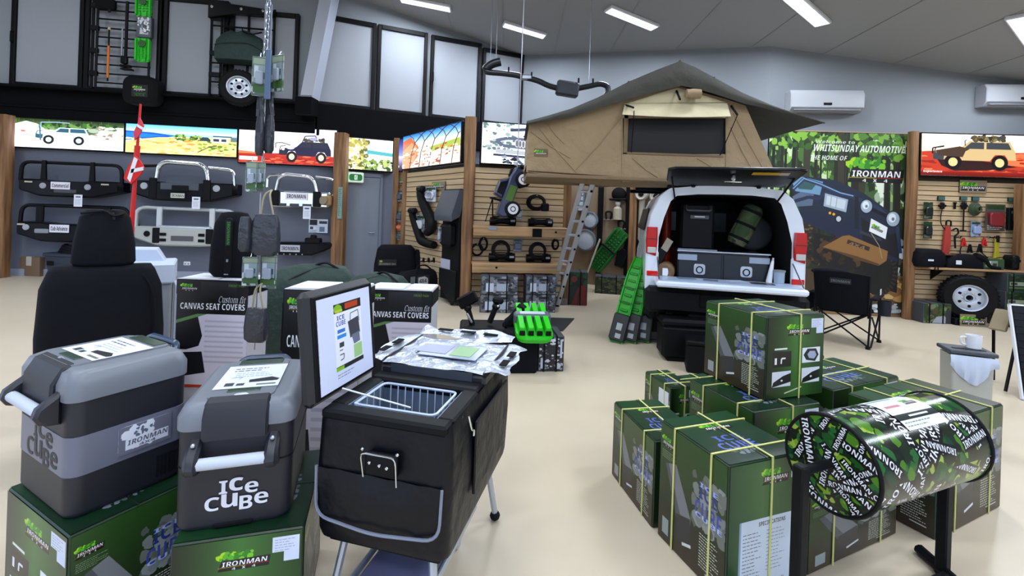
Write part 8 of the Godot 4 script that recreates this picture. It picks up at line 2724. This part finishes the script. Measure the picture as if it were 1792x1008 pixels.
	put(o,"side_flap",mb().box(V(0.06,0.64,l / 2 + 0.016),V(0.5,0.3,0.012),0.005),M.nylon)
	# fridge slide it stands on
	var s = thing("fridge_slide","silver legged fridge slide with a lilac grey tray, under the covered fridge","fridge slide",T(c,76))
	put(s,"slide_plate",mb().box(V(0,0.355,0),V(r - 0.08,0.03,l - 0.08),0.006),M.black)
	for sx in [-1.0,1.0]:
		for sz in [-1.0,1.0]:
			put(s,"leg",mb().tube(PackedVector3Array([V(sx * r * 0.40,0.345,sz * l * 0.34),V(sx * r * 0.46,0.03,sz * l * 0.42)]),0.016,8),M.alloy)
			put(s,"leg_foot",mb().ball(V(sx * r * 0.46,0.025,sz * l * 0.42),V(0.028,0.025,0.028),10,6),M.rubber)
	var tr = put(s,"tray",mb().box(V(-0.1,0.16,0.02),V(0.6,0.05,0.3),0.012),mt(Color(0.42,0.43,0.58),0.5))
	put(tr,"tray_rail",mb().box(V(-0.1,0.19,0.18),V(0.6,0.03,0.015),0.004).box(V(-0.1,0.19,-0.14),V(0.6,0.03,0.015),0.004),M.alloy)
	put(tr,"tray_bracket",mb().box(V(0.15,0.08,0.0),V(0.05,0.16,0.24),0.005).box(V(-0.3,0.08,0.0),V(0.05,0.16,0.24),0.005),M.alloy)

# ---- behind the fridges: the covered seat,the flag,the tall cartons,the hanging strip of packs
func cover_art() -> StandardMaterial3D:
	var p = Pic.new(256,384,Color(0.80,0.78,0.84))
	p.rect(0,0,256,122,Color(0.035,0.035,0.045))
	p.fade(86,6,130,60,Color(0.16,0.16,0.18),Color(0.05,0.05,0.06))
	logo(p,14,12,62)
	write(p,"Custom fit",150,56,96,24,Color(0.86,0.86,0.9),0.2,0.0,"Droid Serif",false)
	write(p,"CANVAS SEAT COVERS",14,84,232,22,Color(0.94,0.94,0.97))
	write(p,"FRONT PAIR",186,14,58,9,Color(0.36,0.50,0.12))
	p.shape([0,122,76,122,96,200,84,236,40,250,0,250],Color(0.07,0.07,0.085))
	p.shape([0,262,96,256,110,330,0,350],Color(0.10,0.10,0.12))
	p.shape([0,158,0,146,76,122,112,122],Color(0.36,0.52,0.30))
	for k in 9:
		p.rect(104,144 + k * 18,140,7,Color(0.70,0.68,0.75))
	p.rect(170,318,60,34,Color(0.45,0.50,0.60))
	p.rect(0,374,256,10,Color(0.72,0.22,0.14))
	return picture(p.tex(),0.35)

func build_seat_corner():
	# covered car seat
	var o = thing("car_seat","car seat in plain black canvas with a tied headrest, behind the grey banded fridge","seat",T(V(-2.44,0,-2.76),34))
	put(o,"seat_base",mb().box(V(0,0.22,-0.2),V(0.56,0.44,0.5),0.03),M.black)
	soft_loft(o,"seat_cushion",[[0.52,0.5,0.42,0.1,-0.24],[0.58,0.58,0.48,0.12,-0.24],[0.56,0.54,0.58,0.12,-0.24],[0.54,0.5,0.61,0.1,-0.24]])
	soft_loft(o,"backrest",[[0.54,0.20,0.40,0.08,0.0],[0.58,0.24,0.55,0.1,0.0],[0.58,0.24,0.85,0.1,0.03],[0.55,0.21,1.12,0.1,0.05],[0.48,0.17,1.22,0.08,0.06],[0.44,0.10,1.25,0.04,0.06]])
	var hr = soft_loft(o,"headrest",[[0.26,0.11,1.245,0.05,0.06],[0.29,0.14,1.27,0.06,0.06],[0.28,0.15,1.38,0.07,0.06],[0.23,0.13,1.53,0.06,0.06],[0.17,0.08,1.575,0.05,0.06]])
	put(hr,"tie_knot",mb().tube(curve([V(-0.1,1.555,0.13),V(0.0,1.57,0.12),V(0.05,1.545,0.15),V(0.09,1.56,0.11)],4),0.007,5).tube(curve([V(0.04,1.56,0.13),V(0.05,1.52,0.155)],2),0.006,5),M.black)
	put(o,"cover_seam",mb().tube(curve([V(0.16,1.22,0.135),V(0.23,1.12,0.15),V(0.255,0.9,0.148),V(0.24,0.7,0.13)],6),0.006,5),M.canvas)
	# white stand
	o = thing("display_unit","white and grey stepped display unit between the black seat and the tall carton","display unit",T(V(-3.0,-0.09,-3.72),34))
	var wm = mt(Color(0.72,0.76,0.84),0.45)
	put(o,"cabinet",mb().box(V(0,0.645,0),V(0.42,1.11,0.4),0.012),mt(Color(0.50,0.52,0.55),0.5))
	put(o,"top_cap",mb().box(V(0,1.15,0.01),V(0.46,0.16,0.44),0.012),wm)
	put(o,"raised_back",mb().prism(PackedVector2Array([Vector2(-0.2,1.22),Vector2(0.16,1.22),Vector2(0.1,1.33),Vector2(-0.2,1.34)]),-0.18,0.0,0.01),wm)
	put(o,"side_wing",mb().prism(PackedVector2Array([Vector2(0.22,0.09),Vector2(0.36,0.09),Vector2(0.38,0.86),Vector2(0.30,0.98),Vector2(0.22,1.06)]),-0.1,0.06,0.01),wm)
	put(o,"slot",mb().box(V(0.06,0.82,0.202),V(0.14,0.05,0.012)).box(V(0.06,0.70,0.202),V(0.14,0.02,0.012)),M.white)
	# red whip with flags
	var a = at_depth(246,182,3.3)
	var b = at_depth(226,452,3.3)
	o = thing("flag_whip","tall red whip pole with a red and white cross flag, rising behind the black seat","flag",T(Vector3.ZERO))
	var f = func(t: float,dx: float,dy: float,dz := 0.0) -> Vector3: return a.lerp(b,t) + V(dx,dy,dz)
	var rd = mt(Color(0.74,0.05,0.06),0.45)
	put(o,"pole",mb().tube(PackedVector3Array([a,a.lerp(b,0.4),b,V(b.x - 0.03,0.03,b.z)]),PackedFloat32Array([0.007,0.011,0.02,0.022]),8),rd)
	put(o,"pole_foot",mb().lathe(PackedVector2Array([Vector2(0,0),Vector2(0.14,0),Vector2(0.14,0.02),Vector2(0.04,0.05),Vector2(0,0.05)]),16),M.black,T(V(b.x - 0.03,0,b.z)))
	put(o,"pole_sleeve",mb().tube(PackedVector3Array([f.call(0.27,0,0),f.call(0.36,0,0)]),0.018,8),rd)
	var flag = func(pts: Array,cross: bool):
		var ph = PackedVector2Array()
		for q in pts:
			var w = at_depth(q[0],q[1],3.28)
			ph.append(Vector2(w.x,w.y))
		var fm = put(o,"flag_cloth",mb().prism(ph,-0.004,0.004),[cloth(Color(0.80,0.22,0.30),0.7,0.4),cloth(Color(0.80,0.07,0.08),0.7,0.4)][int(cross)],T(V(0,0,-3.28)))
		return fm
	var f1: Node3D = flag.call([[245,206],[252,220],[246,234],[236,246],[234,232],[240,220]],false)
	put(f1,"white_stripe",mb().prism(PackedVector2Array([Vector2(-0.02,0.02),Vector2(0.03,-0.01),Vector2(0.03,-0.03),Vector2(-0.02,0.0)]),0.004,0.007),M.white,T(V(at_depth(246,222,3.28).x,at_depth(246,222,3.28).y,0)))
	var f2: Node3D = flag.call([[237,272],[246,282],[253,294],[246,306],[230,322],[217,312],[222,298]],true)
	for s in [[[224,312],[236,275],[242,279],[229,319]],[[231,296],[252,292],[252,298],[230,303]]]:
		var ph = PackedVector2Array()
		for q in s:
			var w = at_depth(q[0],q[1],3.28)
			ph.append(Vector2(w.x,w.y))
		put(f2,"white_stripe",mb().prism(ph,0.004,0.007),M.white)
	# tall seat cover cartons
	var cv = cover_art()
	var spec = [[310,436,489,3.3,"tall seat cover carton with a black backpack on top, behind the fridges",1.0],[497,632,507,2.55,"tall seat cover carton half hidden behind the raised fridge lid",1.19],[641,757,507,3.15,"tall seat cover carton behind the silver flap, with CANVAS SEAT COVERS on its black band",1.0]]
	for s in spec:
		var l = at_depth(s[0],s[2],s[3])
		var r = at_depth(s[1],s[2],s[3])
		var h = at_depth((s[0] + s[1]) / 2.0,s[2],s[3]).y
		var w = r.x - l.x
		o = thing("seat_cover_carton",s[4],"carton",T(V((l.x + r.x) / 2,0,-s[3] - 0.13),0),"tall seat cover cartons")
		put(o,"carton",mb().box(V(0,h / 2,0),V(w,h,0.26),0.004),mt(Color(0.70,0.70,0.74),0.5))
		var ph: float = w * 1.5 if s[5] < 1.1 else h - 0.01
		put(o,"printed_face",mb().box(V(0,h - ph / 2 - 0.003,0.131),V(w - 0.006,ph,0.003)),cv)
		put(o,"black_top_edge",mb().box(V(0,h - 0.06,0),V(w + 0.003,0.1,0.262)),M.black)
		put(o,"top_flap",mb().box(V(-w * 0.2,h + 0.003,0),V(w * 0.5,0.004,0.24)).box(V(w * 0.3,h + 0.003,0),V(w * 0.38,0.004,0.24)),M.white)
	# backpack on the first carton
	var q = at_depth(388,498,3.3)
	o = thing("backpack","black backpack with a green zip panel, standing on the tall seat cover carton","backpack",T(V(q.x,at_depth(373,489,3.3).y + 0.006,-3.43)))
	soft_loft(o,"pack_body",[[0.26,0.12,0,0.05,0],[0.31,0.19,0.04,0.07,0],[0.30,0.19,0.25,0.08,0],[0.27,0.16,0.40,0.08,0],[0.18,0.10,0.475,0.05,0],[0.08,0.05,0.485,0.02,0]])
	put(o,"zip_panel",mb().prism(rrect(0.055,0.40,0.025),0,0.02,0.006),M.black,T(V(0.02,0.24,0.085)))
	var p = Pic.new(32,128,Color(0.05,0.06,0.06))
	write(p,"IRONMAN",26,6,116,18,Color(0.15,0.52,0.10),0.0,PI / 2)
	put(o,"print",mb().box(V(0.02,0.33,0.107),V(0.035,0.18,0.003)),picture(p.tex(),0.6))
	put(o,"zip_pull",mb().box(V(0.02,0.13,0.108),V(0.012,0.02,0.006)).box(V(0.015,0.03,0.108),V(0.03,0.008,0.006)),M.alloy)
	# green canvas bags behind the cartons
	for k in 2:
		var gq: Array = [[536,466,4.7,0.92,24],[652,482,4.4,0.62,-10]][k]
		var g = at_depth(gq[0],gq[1],gq[2])
		o = thing("awning_bag",["large dark green canvas bag behind the raised fridge lid, the higher of two","dark green canvas bag behind the seat cover carton, the lower of two"][k],"bag",T(V(g.x,0,g.z - 0.2),gq[4]),"dark green canvas bags")
		var w: float = gq[3]
		var h: float = g.y
		var lo = mb()
		lo.loft([[0.8,0.4,0.0],[0.95,0.5,0.1],[1.0,0.52,0.6],[0.98,0.5,0.82],[0.7,0.3,0.96],[0.3,0.1,1.0]].map(func(e): return ring_rect(w * e[0],e[1],h * e[2],0.04 + 0.06 * e[1])))
		soft(o,"bag_body",lo,M.bag_green)
		put(o,"piping",mb().tube(curve([V(-w * 0.48,h * 0.7,0.2),V(-w * 0.2,h * 0.9,0.2),V(w * 0.15,h * 0.97,0.08),V(w * 0.46,h * 0.75,0.1)],5),0.01,5),mt(Color(0.05,0.09,0.09),0.7))
		put(o,"carry_strap",mb().tube(curve([V(0.0,h * 0.99,0.04),V(0.12,h * 1.02,0.1),V(0.28,h * 0.93,0.14)],5),0.012,5),M.black)
		put(o,"black_base",mb().box(V(-w * 0.12,h * 0.42,0.24),V(w * 0.4,h * 0.5,0.06),0.02),M.black_matt)
	# the strip of packs hung from the ceiling
	var d = 3.0
	var top = at_depth(471,5,d)
	var xs = func(y: float) -> float: return 471.0 - (y - 5.0) * 0.043
	o = thing("hanging_chain","steel chain hung from the ceiling that carries a column of product packs","chain",T(Vector3.ZERO))
	var cm = mb()
	var end = at_depth(xs.call(612),612,d)
	cm.tube(PackedVector3Array([V(top.x,roof(top.x,top.z),top.z),top,end]),0.006,6)
	put(o,"chain_line",cm,M.steel)
	for k in 14:
		put(o,"link",mb().tube(PackedVector3Array(range(8).map(func(i): return V(0.012 * cos(TAU * i / 8),0.03 * sin(TAU * i / 8),0))),0.005,5,true),M.steel,T(at_depth(xs.call(12 + k * 12),6 + k * 7,d) + V(0,0,0.004),90 * (k % 2)))
	put(o,"strip",mb().at(T(at_depth(466,50,d) + V(0,0,-0.02))).box(Vector3.ZERO,V(0.05,0.34,0.008),0.003),mt(Color(0.48,0.50,0.58),0.4))
	var gc = [Color(0.30,0.36,0.34),Color(0.55,0.60,0.62),Color(0.14,0.22,0.12),Color(0.72,0.75,0.8),Color(0.22,0.32,0.16)]
	var packs = [[441,100,468,168,0.05,20,"green and grey card pack high on the hanging chain, left of a blue strip"],[470,97,502,160,0.02,-25,"green and grey card pack high on the hanging chain, right of the blue strip"],[430,283,450,336,0.04,18,"green card pack on the hanging chain below the grey bags, over the flag side"],[448,284,466,334,0.0,-14,"green card pack on the hanging chain below the grey bags, nearer the chrome bar"],[424,450,452,500,0.04,12,"green card pack low on the hanging chain, beside the backpack"],[452,448,488,504,0.02,-16,"green and white card pack low on the hanging chain, over a grey bag"]]
	for k in packs.size():
		var e: Array = packs[k]
		var c0 = at_depth(e[0],e[3],d - e[4])
		var c1 = at_depth(e[2],e[1],d - e[4])
		o = thing("card_pack",e[6],"product pack",T((c0 + c1) / 2,e[5]),"card packs on the hanging chain")
		if k < 3:
			p = Pic.new(64,128,gc[0])
			p.blobs(0,70,64,56,gc,18,6,14,30 + k,0.8)
			p.rect(3,4,58,20,Color(0.52,0.58,0.5)); p.rect(6,26,54,60,Color(0.50,0.56,0.58))
			p.rect(8,30,18,40,Color(0.7,0.74,0.78)); p.rect(34,50,20,22,Color(0.25,0.3,0.36)); p.rect(4,92,56,26,Color(0.20,0.34,0.16))
			M["pack%d" % k] = picture(p.tex(),0.3)
		put(o,"card",mb().box(Vector3.ZERO,V(c1.x - c0.x,c1.y - c0.y,0.012),0.003),M["pack%d" % (k % 3)])
		put(o,"blister",mb().prism(rrect((c1.x - c0.x) * 0.5,(c1.y - c0.y) * 0.34,0.012),0,0.018,0.005),mt(Color(0.56,0.60,0.66),0.2),T(V(0,-0.01,0.005)))
		put(o,"hang_tab",mb().tube(PackedVector3Array([V(0,(c1.y - c0.y) / 2 - 0.01,0),V(0,(c1.y - c0.y) / 2 + 0.03,-0.02)]),0.004,5),M.steel)
	var blu = alone("blue_strip","narrow blue grey strip tag on the hanging chain between two card packs","tag",mb().box(Vector3.ZERO,V(0.04,0.32,0.012),0.003),mt(Color(0.32,0.40,0.52),0.3),T(at_depth(469,130,d - 0.07),-8))
	var smoke = mt(Color(0.17,0.18,0.21),0.22,0.0,{"heightmap_enabled": true,"heightmap_texture": wrinkle,"heightmap_scale": 0.35,"uv1_triplanar": true,"uv1_scale": Vector3.ONE * 4.0})
	var bags = [[447,204,462,272,0.02,"grey plastic bag with a long neck on the hanging chain, before the red sand picture"],[462,202,480,268,-0.02,"shiny grey plastic bag beside the long necked one on the hanging chain"],[418,380,440,440,0.06,"small grey plastic bag on the hanging chain behind the backpack"],[440,376,490,446,0.03,"wide smoky plastic bag in the middle of the hanging chain"],[428,540,470,598,0.03,"dark plastic bag at the lower end of the hanging chain"]]
	for k in bags.size():
		var e: Array = bags[k]
		var c0 = at_depth(e[0],e[3],d - e[4])
		var c1 = at_depth(e[2],e[1],d - e[4])
		var w = c1.x - c0.x
		var h = c1.y - c0.y
		o = thing("plastic_bag",e[5],"plastic bag",T(V((c0.x + c1.x) / 2,c0.y,-d + e[4])),"plastic bags on the hanging chain")
		var lo = mb()
		lo.loft([[0.7,0.0],[1.0,0.1],[1.04,0.45],[0.96,0.8],[0.8,1.0]].map(func(u): return ring_rect(w * u[0],0.05 * u[0],h * u[1],0.018)))
		soft(o,"bag",lo,smoke)
		if k in [0,1,3,4]:
			put(o,"neck",mb().tube(curve([V(-w * 0.2,h,0),V(-w * 0.1,h + 0.12,0),V(0.02,h + (0.16 if k > 1 else 0.26),-0.02)],4),0.006 if k > 1 else 0.02,6),[smoke,mt(Color(0.62,0.58,0.48),0.6)][int(k > 1)])
			put(o,"strap",mb().tube(curve([V(w * 0.25,h,0),V(w * 0.14,h + 0.12,0.01),V(0.02,h + (0.16 if k > 1 else 0.24),-0.02)],4),0.006 if k > 1 else 0.016,6),[smoke,mt(Color(0.62,0.58,0.48),0.6)][int(k > 1)])
	# exit sign over the door,and the small green notice on the post
	q = Vector3.ZERO
	p = Pic.new(96,48,Color(0.82,0.92,0.84))
	p.poly(shift(rrect(84,34,14),Vector2(48,24)),Color(0.02,0.42,0.16))
	p.rect(40,12,18,24,Color(0.92,0.98,0.92))
	p.ell(50,17,3,3,Color(0.02,0.42,0.16)); p.path([50,20,48,27,52,34],3,Color(0.02,0.42,0.16)); p.path([44,24,54,22],2,Color(0.02,0.42,0.16))
	var s0 = on_wall(WB,608,319,0.2)
	var s1 = on_wall(WB,637,302,0.2)
	o = thing("exit_sign","lit green and white exit sign over the grey door, under the bushes picture","exit sign",WB * T(V((s0.x + s1.x) / 2,(s0.y + s1.y) / 2,0)))
	put(o,"sign_case",mb().box(V(0,0,0.1),V(s1.x - s0.x,s1.y - s0.y,0.2),0.02),M.white)
	put(o,"exit_light_panel",mb().box(V(0,0,0.203),V((s1.x - s0.x) * 0.94,(s1.y - s0.y) * 0.88,0.006)),picture(p.tex(),0.4,1.6))
	var li = AreaLight3D.new()
	li.name = "light"
	li.area_size = Vector2(s1.x - s0.x,s1.y - s0.y) * 0.9
	li.light_color = Color(0.5,0.9,0.6)
	li.light_energy = 0.12
	li.shadow_enabled = true
	li.rotation = V(0,PI,0)
	li.position = V(0,0,0.215)
	li.area_range = 12.0
	li.area_attenuation = 2.0
	o.add_child(li)
	s0 = on_wall(WB,592,382,0.3)
	s1 = on_wall(WB,599,328,0.3)
	p = Pic.new(24,96,Color(0.45,0.58,0.56))
	small_print(p,3,6,18,14,6,Color(0.2,0.3,0.3),3)
	alone("height_chart","tall narrow pale green notice on the timber post beside the grey door","notice",mb().box(Vector3.ZERO,V(0.09,s1.y - s0.y,0.012)),picture(p.tex(),0.6),T(at_depth(595,355,9.78)))

# a soft body of rounded sections: [width,depth,height,corner,how far along z]
func soft_loft(o: Node3D,called: String,secs: Array) -> Node3D:
	var g = []
	for s in secs:
		var r = ring_rect(s[0],s[1],s[2],minf(s[3],s[1] * 0.48),4)
		for i in r.size():
			r[i].z += s[4]
		g.append(r)
	return soft(o,called,mb().loft(g),M.canvas)

# ---- the middle of the floor
func build_middle():
	var a = at_height(908,655)
	var bx = thing("black_box","plain black cloth covered box on the floor under the bundled green boards","box",T(V(a.x,0,a.z - 0.2),6))
	put(bx,"box_body",mb().box(V(0,0.2,0),V(0.34,0.40,0.38),0.02),M.canvas)
	put(bx,"box_lid",mb().box(V(0,0.385,0),V(0.36,0.05,0.40),0.02),M.canvas)
	a = at_height(955,650)
	camo_box("black and white printed carton on the floor beside the black cloth covered box",T(V(a.x + 0.03,0,a.z - 0.2),6),0.27,0.37,0.40,carton_bw(),"carton","")
	# bundle of green boards,laid on both boxes
	var c = at_depth(931,572,4.75)
	var o = thing("recovery_board_pack","pack of bright green recovery boards nested in a silver sleeve, on the black box","board pack",Transform3D(TE(Vector3.ZERO,V(12,4,0)).basis,V(c.x,0.47,-4.80)))
	var gm = mt(Color(0.11,0.74,0.06),0.4)
	put(o,"board_tray",mb().loft([ring_rect(0.34,0.62,-0.05,0.09),ring_rect(0.38,0.68,0.0,0.1),ring_rect(0.37,0.66,0.03,0.1)]),gm)
	for k in 4:
		var x = -0.13 + 0.087 * k
		for s in [[0.02,0.3],[-0.30,-0.06]]:
			put(o,"ridge",mb().prism(PackedVector2Array([Vector2(-0.036,0.02),Vector2(0.036,0.02),Vector2(0.026,0.115),Vector2(-0.026,0.115)]),s[0] + 0.02 * s[0],s[1],0.008),gm,T(V(x,0,0)))
		put(o,"ridge_gap",mb().box(V(x,0.055,0.305),V(0.055,0.05,0.012),0.004),M.black)
	put(o,"sleeve",mb().box(V(0,0.05,-0.02),V(0.385,0.15,0.11),0.02),mt(Color(0.32,0.34,0.40),0.3))
	put(o,"sleeve_print",mb().box(V(0.0,0.127,-0.015),V(0.26,0.004,0.06)),mt(Color(0.72,0.74,0.8),0.3))
	# mat
	var q = [at_height(905,578),at_height(985,580),at_height(1005,558),at_height(930,556)]
	var m = mb()
	var up = V(0,0.012,0)
	m.quad(q[0] + up,q[1] + up,q[2] + up,q[3] + up)
	for i in 4:
		m.quad(q[i],q[(i + 1) % 4],q[(i + 1) % 4] + up,q[i] + up)
	alone("floor_mat","thin dark grey mat lying flat on the floor behind the green boards","mat",m,mt(Color(0.16,0.16,0.18),0.8))
	# towing mirrors on a dark case
	a = at_depth(845,592,4.9)
	o = thing("dark_case","dark case on the floor behind the silver flap, under the black towing mirrors","case",T(V(a.x,0,-5.0),5))
	put(o,"case_body",mb().box(V(0,0.18,0),V(0.5,0.36,0.4),0.03),M.plastic)
	put(o,"case_lid",mb().box(V(0,0.38,0),V(0.52,0.06,0.42),0.02),M.black)
	for k in 3:
		var e: Array = [[833,572,-30,"black towing mirror with a square head on the dark case, tilted outermost"],[862,572,8,"small black clamp with a ball joint on the dark case, between the other two"],[888,575,38,"black folded arm leaning on the dark case beside the green boards"]][k]
		var p = at_depth(e[0],e[1],4.9)
		o = thing("towing_mirror",e[3],"mirror arm",TE(V(p.x,0.415,-4.95),V(0,0,-e[2])),"black arms on the dark case")
		put(o,"arm",mb().tube(PackedVector3Array([V(-0.04,0.02,0),V(0,0.2,0)]),0.03,8),M.black)
		put(o,"joint",mb().ball(V(0,0.2,0),V(0.045,0.04,0.045),10,6),M.black_gloss)
		if k == 0:
			put(o,"mirror_head",mb().box(V(0.04,0.28,0),V(0.22,0.13,0.06),0.015),M.black_gloss)
			put(o,"clip",mb().box(V(-0.03,0.1,0.03),V(0.025,0.12,0.02),0.006),M.steel)
		elif k == 1:
			put(o,"jaw",mb().box(V(0.01,0.27,0),V(0.12,0.07,0.06),0.02),M.black)
			put(o,"screw",mb().ball(V(0.02,0.22,0.045),V(0.014,0.014,0.01),8,5),M.chrome)
		else:
			put(o,"folded_arm",mb().box(V(0.0,0.12,0.0),V(0.11,0.34,0.08),0.03),M.black)

func carton_bw() -> StandardMaterial3D:
	var p = Pic.new(96,128,Color(0.10,0.10,0.13))
	p.blobs(0,0,96,128,[Color(0.72,0.73,0.80),Color(0.2,0.2,0.24),Color(0.5,0.52,0.58),Color(0.08,0.08,0.1),Color(0.8,0.8,0.86)],70,4,11,14,0.6)
	p.rect(4,8,60,10,Color(0.82,0.83,0.9)); p.rect(30,40,44,24,Color(0.12,0.12,0.15)); p.rect(6,80,14,40,Color(0.75,0.77,0.85)); p.ell(76,110,12,12,Color(0.7,0.72,0.78)); p.rect(84,10,8,70,Color(0.72,0.74,0.82))
	return picture(p.tex(),0.5)

# ---- the right hand edge
func build_right_side():
	var a = at_depth(1714,620,3.5)
	var o = thing("waste_bin","pale grey square bin with a dark lid and a white plastic bag over its rim","bin",T(V(a.x,0,-3.6),-22))
	var h = a.y
	put(o,"bin_body",mb().loft([ring_rect(0.24,0.18,0.0,0.02),ring_rect(0.26,0.2,h - 0.03,0.02)]),mt(Color(0.66,0.66,0.63),0.4))
	put(o,"bin_lid",mb().box(V(0,h,0),V(0.29,0.03,0.22),0.006),mt(Color(0.23,0.25,0.29),0.5))
	put(o,"lid_slot",mb().box(V(0.0,h + 0.016,0.03),V(0.2,0.004,0.03)),M.black)
	var g = []
	for k in 5:
		var f = k / 4.0
		var r = PackedVector3Array()
		for j in 15:
			var t = j / 14.0
			var drop = [0.10,0.14,0.17,0.2,0.22,0.24,0.26,0.27,0.27,0.26,0.22,0.17,0.12,0.10,0.09][j]
			r.append(V(lerpf(-0.142,0.14,t),h - 0.02 - drop * f * 0.8,0.112 + 0.014 * sin(j * 1.9) * f + 0.01 * sin(f * PI)))
		g.append(r)
	g.reverse()
	soft(o,"plastic_liner",mb().grid(g),mt(Color(0.74,0.78,0.86),0.3,0,{"backlight_enabled": true,"backlight": Color(0.2,0.2,0.22)}))
	var m = thing("mug","white mug standing on the grey bin's lid","mug",T(V(a.x + 0.075,h + 0.017,-3.62),160))
	put(m,"mug_body",mb().lathe(PackedVector2Array([Vector2(0,0),Vector2(0.046,0),Vector2(0.05,0.10),Vector2(0.046,0.10),Vector2(0.042,0.008),Vector2(0,0.008)]),20),M.white)
	put(m,"mug_handle",mb().tube(bend([V(0.045,0.08,0),V(0.085,0.08,0),V(0.08,0.025,0),V(0.045,0.02,0)],0.02),0.007,6),M.white)
	# solar panel leaning at the picture's edge
	var b = at_height(1787,700)
	var t = at_depth(1784,536,-b.z + 0.22)
	o = thing("solar_panel","black solar panel in a white frame leaning beside the bin, cut by the picture edge","solar panel",Transform3D(TE(Vector3.ZERO,V(-13,-16,0)).basis,b))
	var ph = b.distance_to(t)
	put(o,"panel_sheet",mb().box(V(0.27,ph / 2,0),V(0.52,ph - 0.03,0.02)),M.black_gloss)
	put(o,"white_frame",mb().box(V(0.008,ph / 2,0),V(0.016,ph,0.035),0.003).box(V(0.532,ph / 2,0),V(0.016,ph,0.035),0.003).box(V(0.27,0.008,0),V(0.54,0.016,0.035),0.003).box(V(0.27,ph - 0.008,0),V(0.54,0.016,0.035),0.003),M.white)
	var cell = mb().box(Vector3.ZERO,V(0.118,ph / 13.0 - 0.008,0.003)).mesh(0.0)
	for r in 13:
		for c in 4:
			put(o,"cell",cell,mt(Color(0.06,0.065,0.10),0.2),T(V(0.085 + 0.123 * c,0.02 + (ph - 0.04) * (r + 0.5) / 13.0,0.011)))
	var e = at_depth(1769,566,4.6)
	o = thing("folding_stool","dark folding stool with a tan top, between the bin and the dark green cartons","stool",T(V(e.x + 0.06,0,-4.75),20))
	put(o,"stool_top",mb().at(TE(V(0,e.y,0),V(0,0,58))).box(Vector3.ZERO,V(0.24,0.03,0.14),0.008),mt(Color(0.52,0.46,0.36),0.7))
	put(o,"frame_leg",mb().tube(PackedVector3Array([V(0.14,e.y + 0.1,0.1),V(-0.16,0.02,0.12)]),0.014,7),M.black)
	put(o,"frame_leg",mb().tube(PackedVector3Array([V(0.10,e.y,-0.1),V(0.18,0.02,-0.12)]),0.014,7),M.black)
	put(o,"frame_leg",mb().tube(PackedVector3Array([V(0.10,e.y,0.1),V(0.2,0.02,0.1)]),0.014,7),M.black)
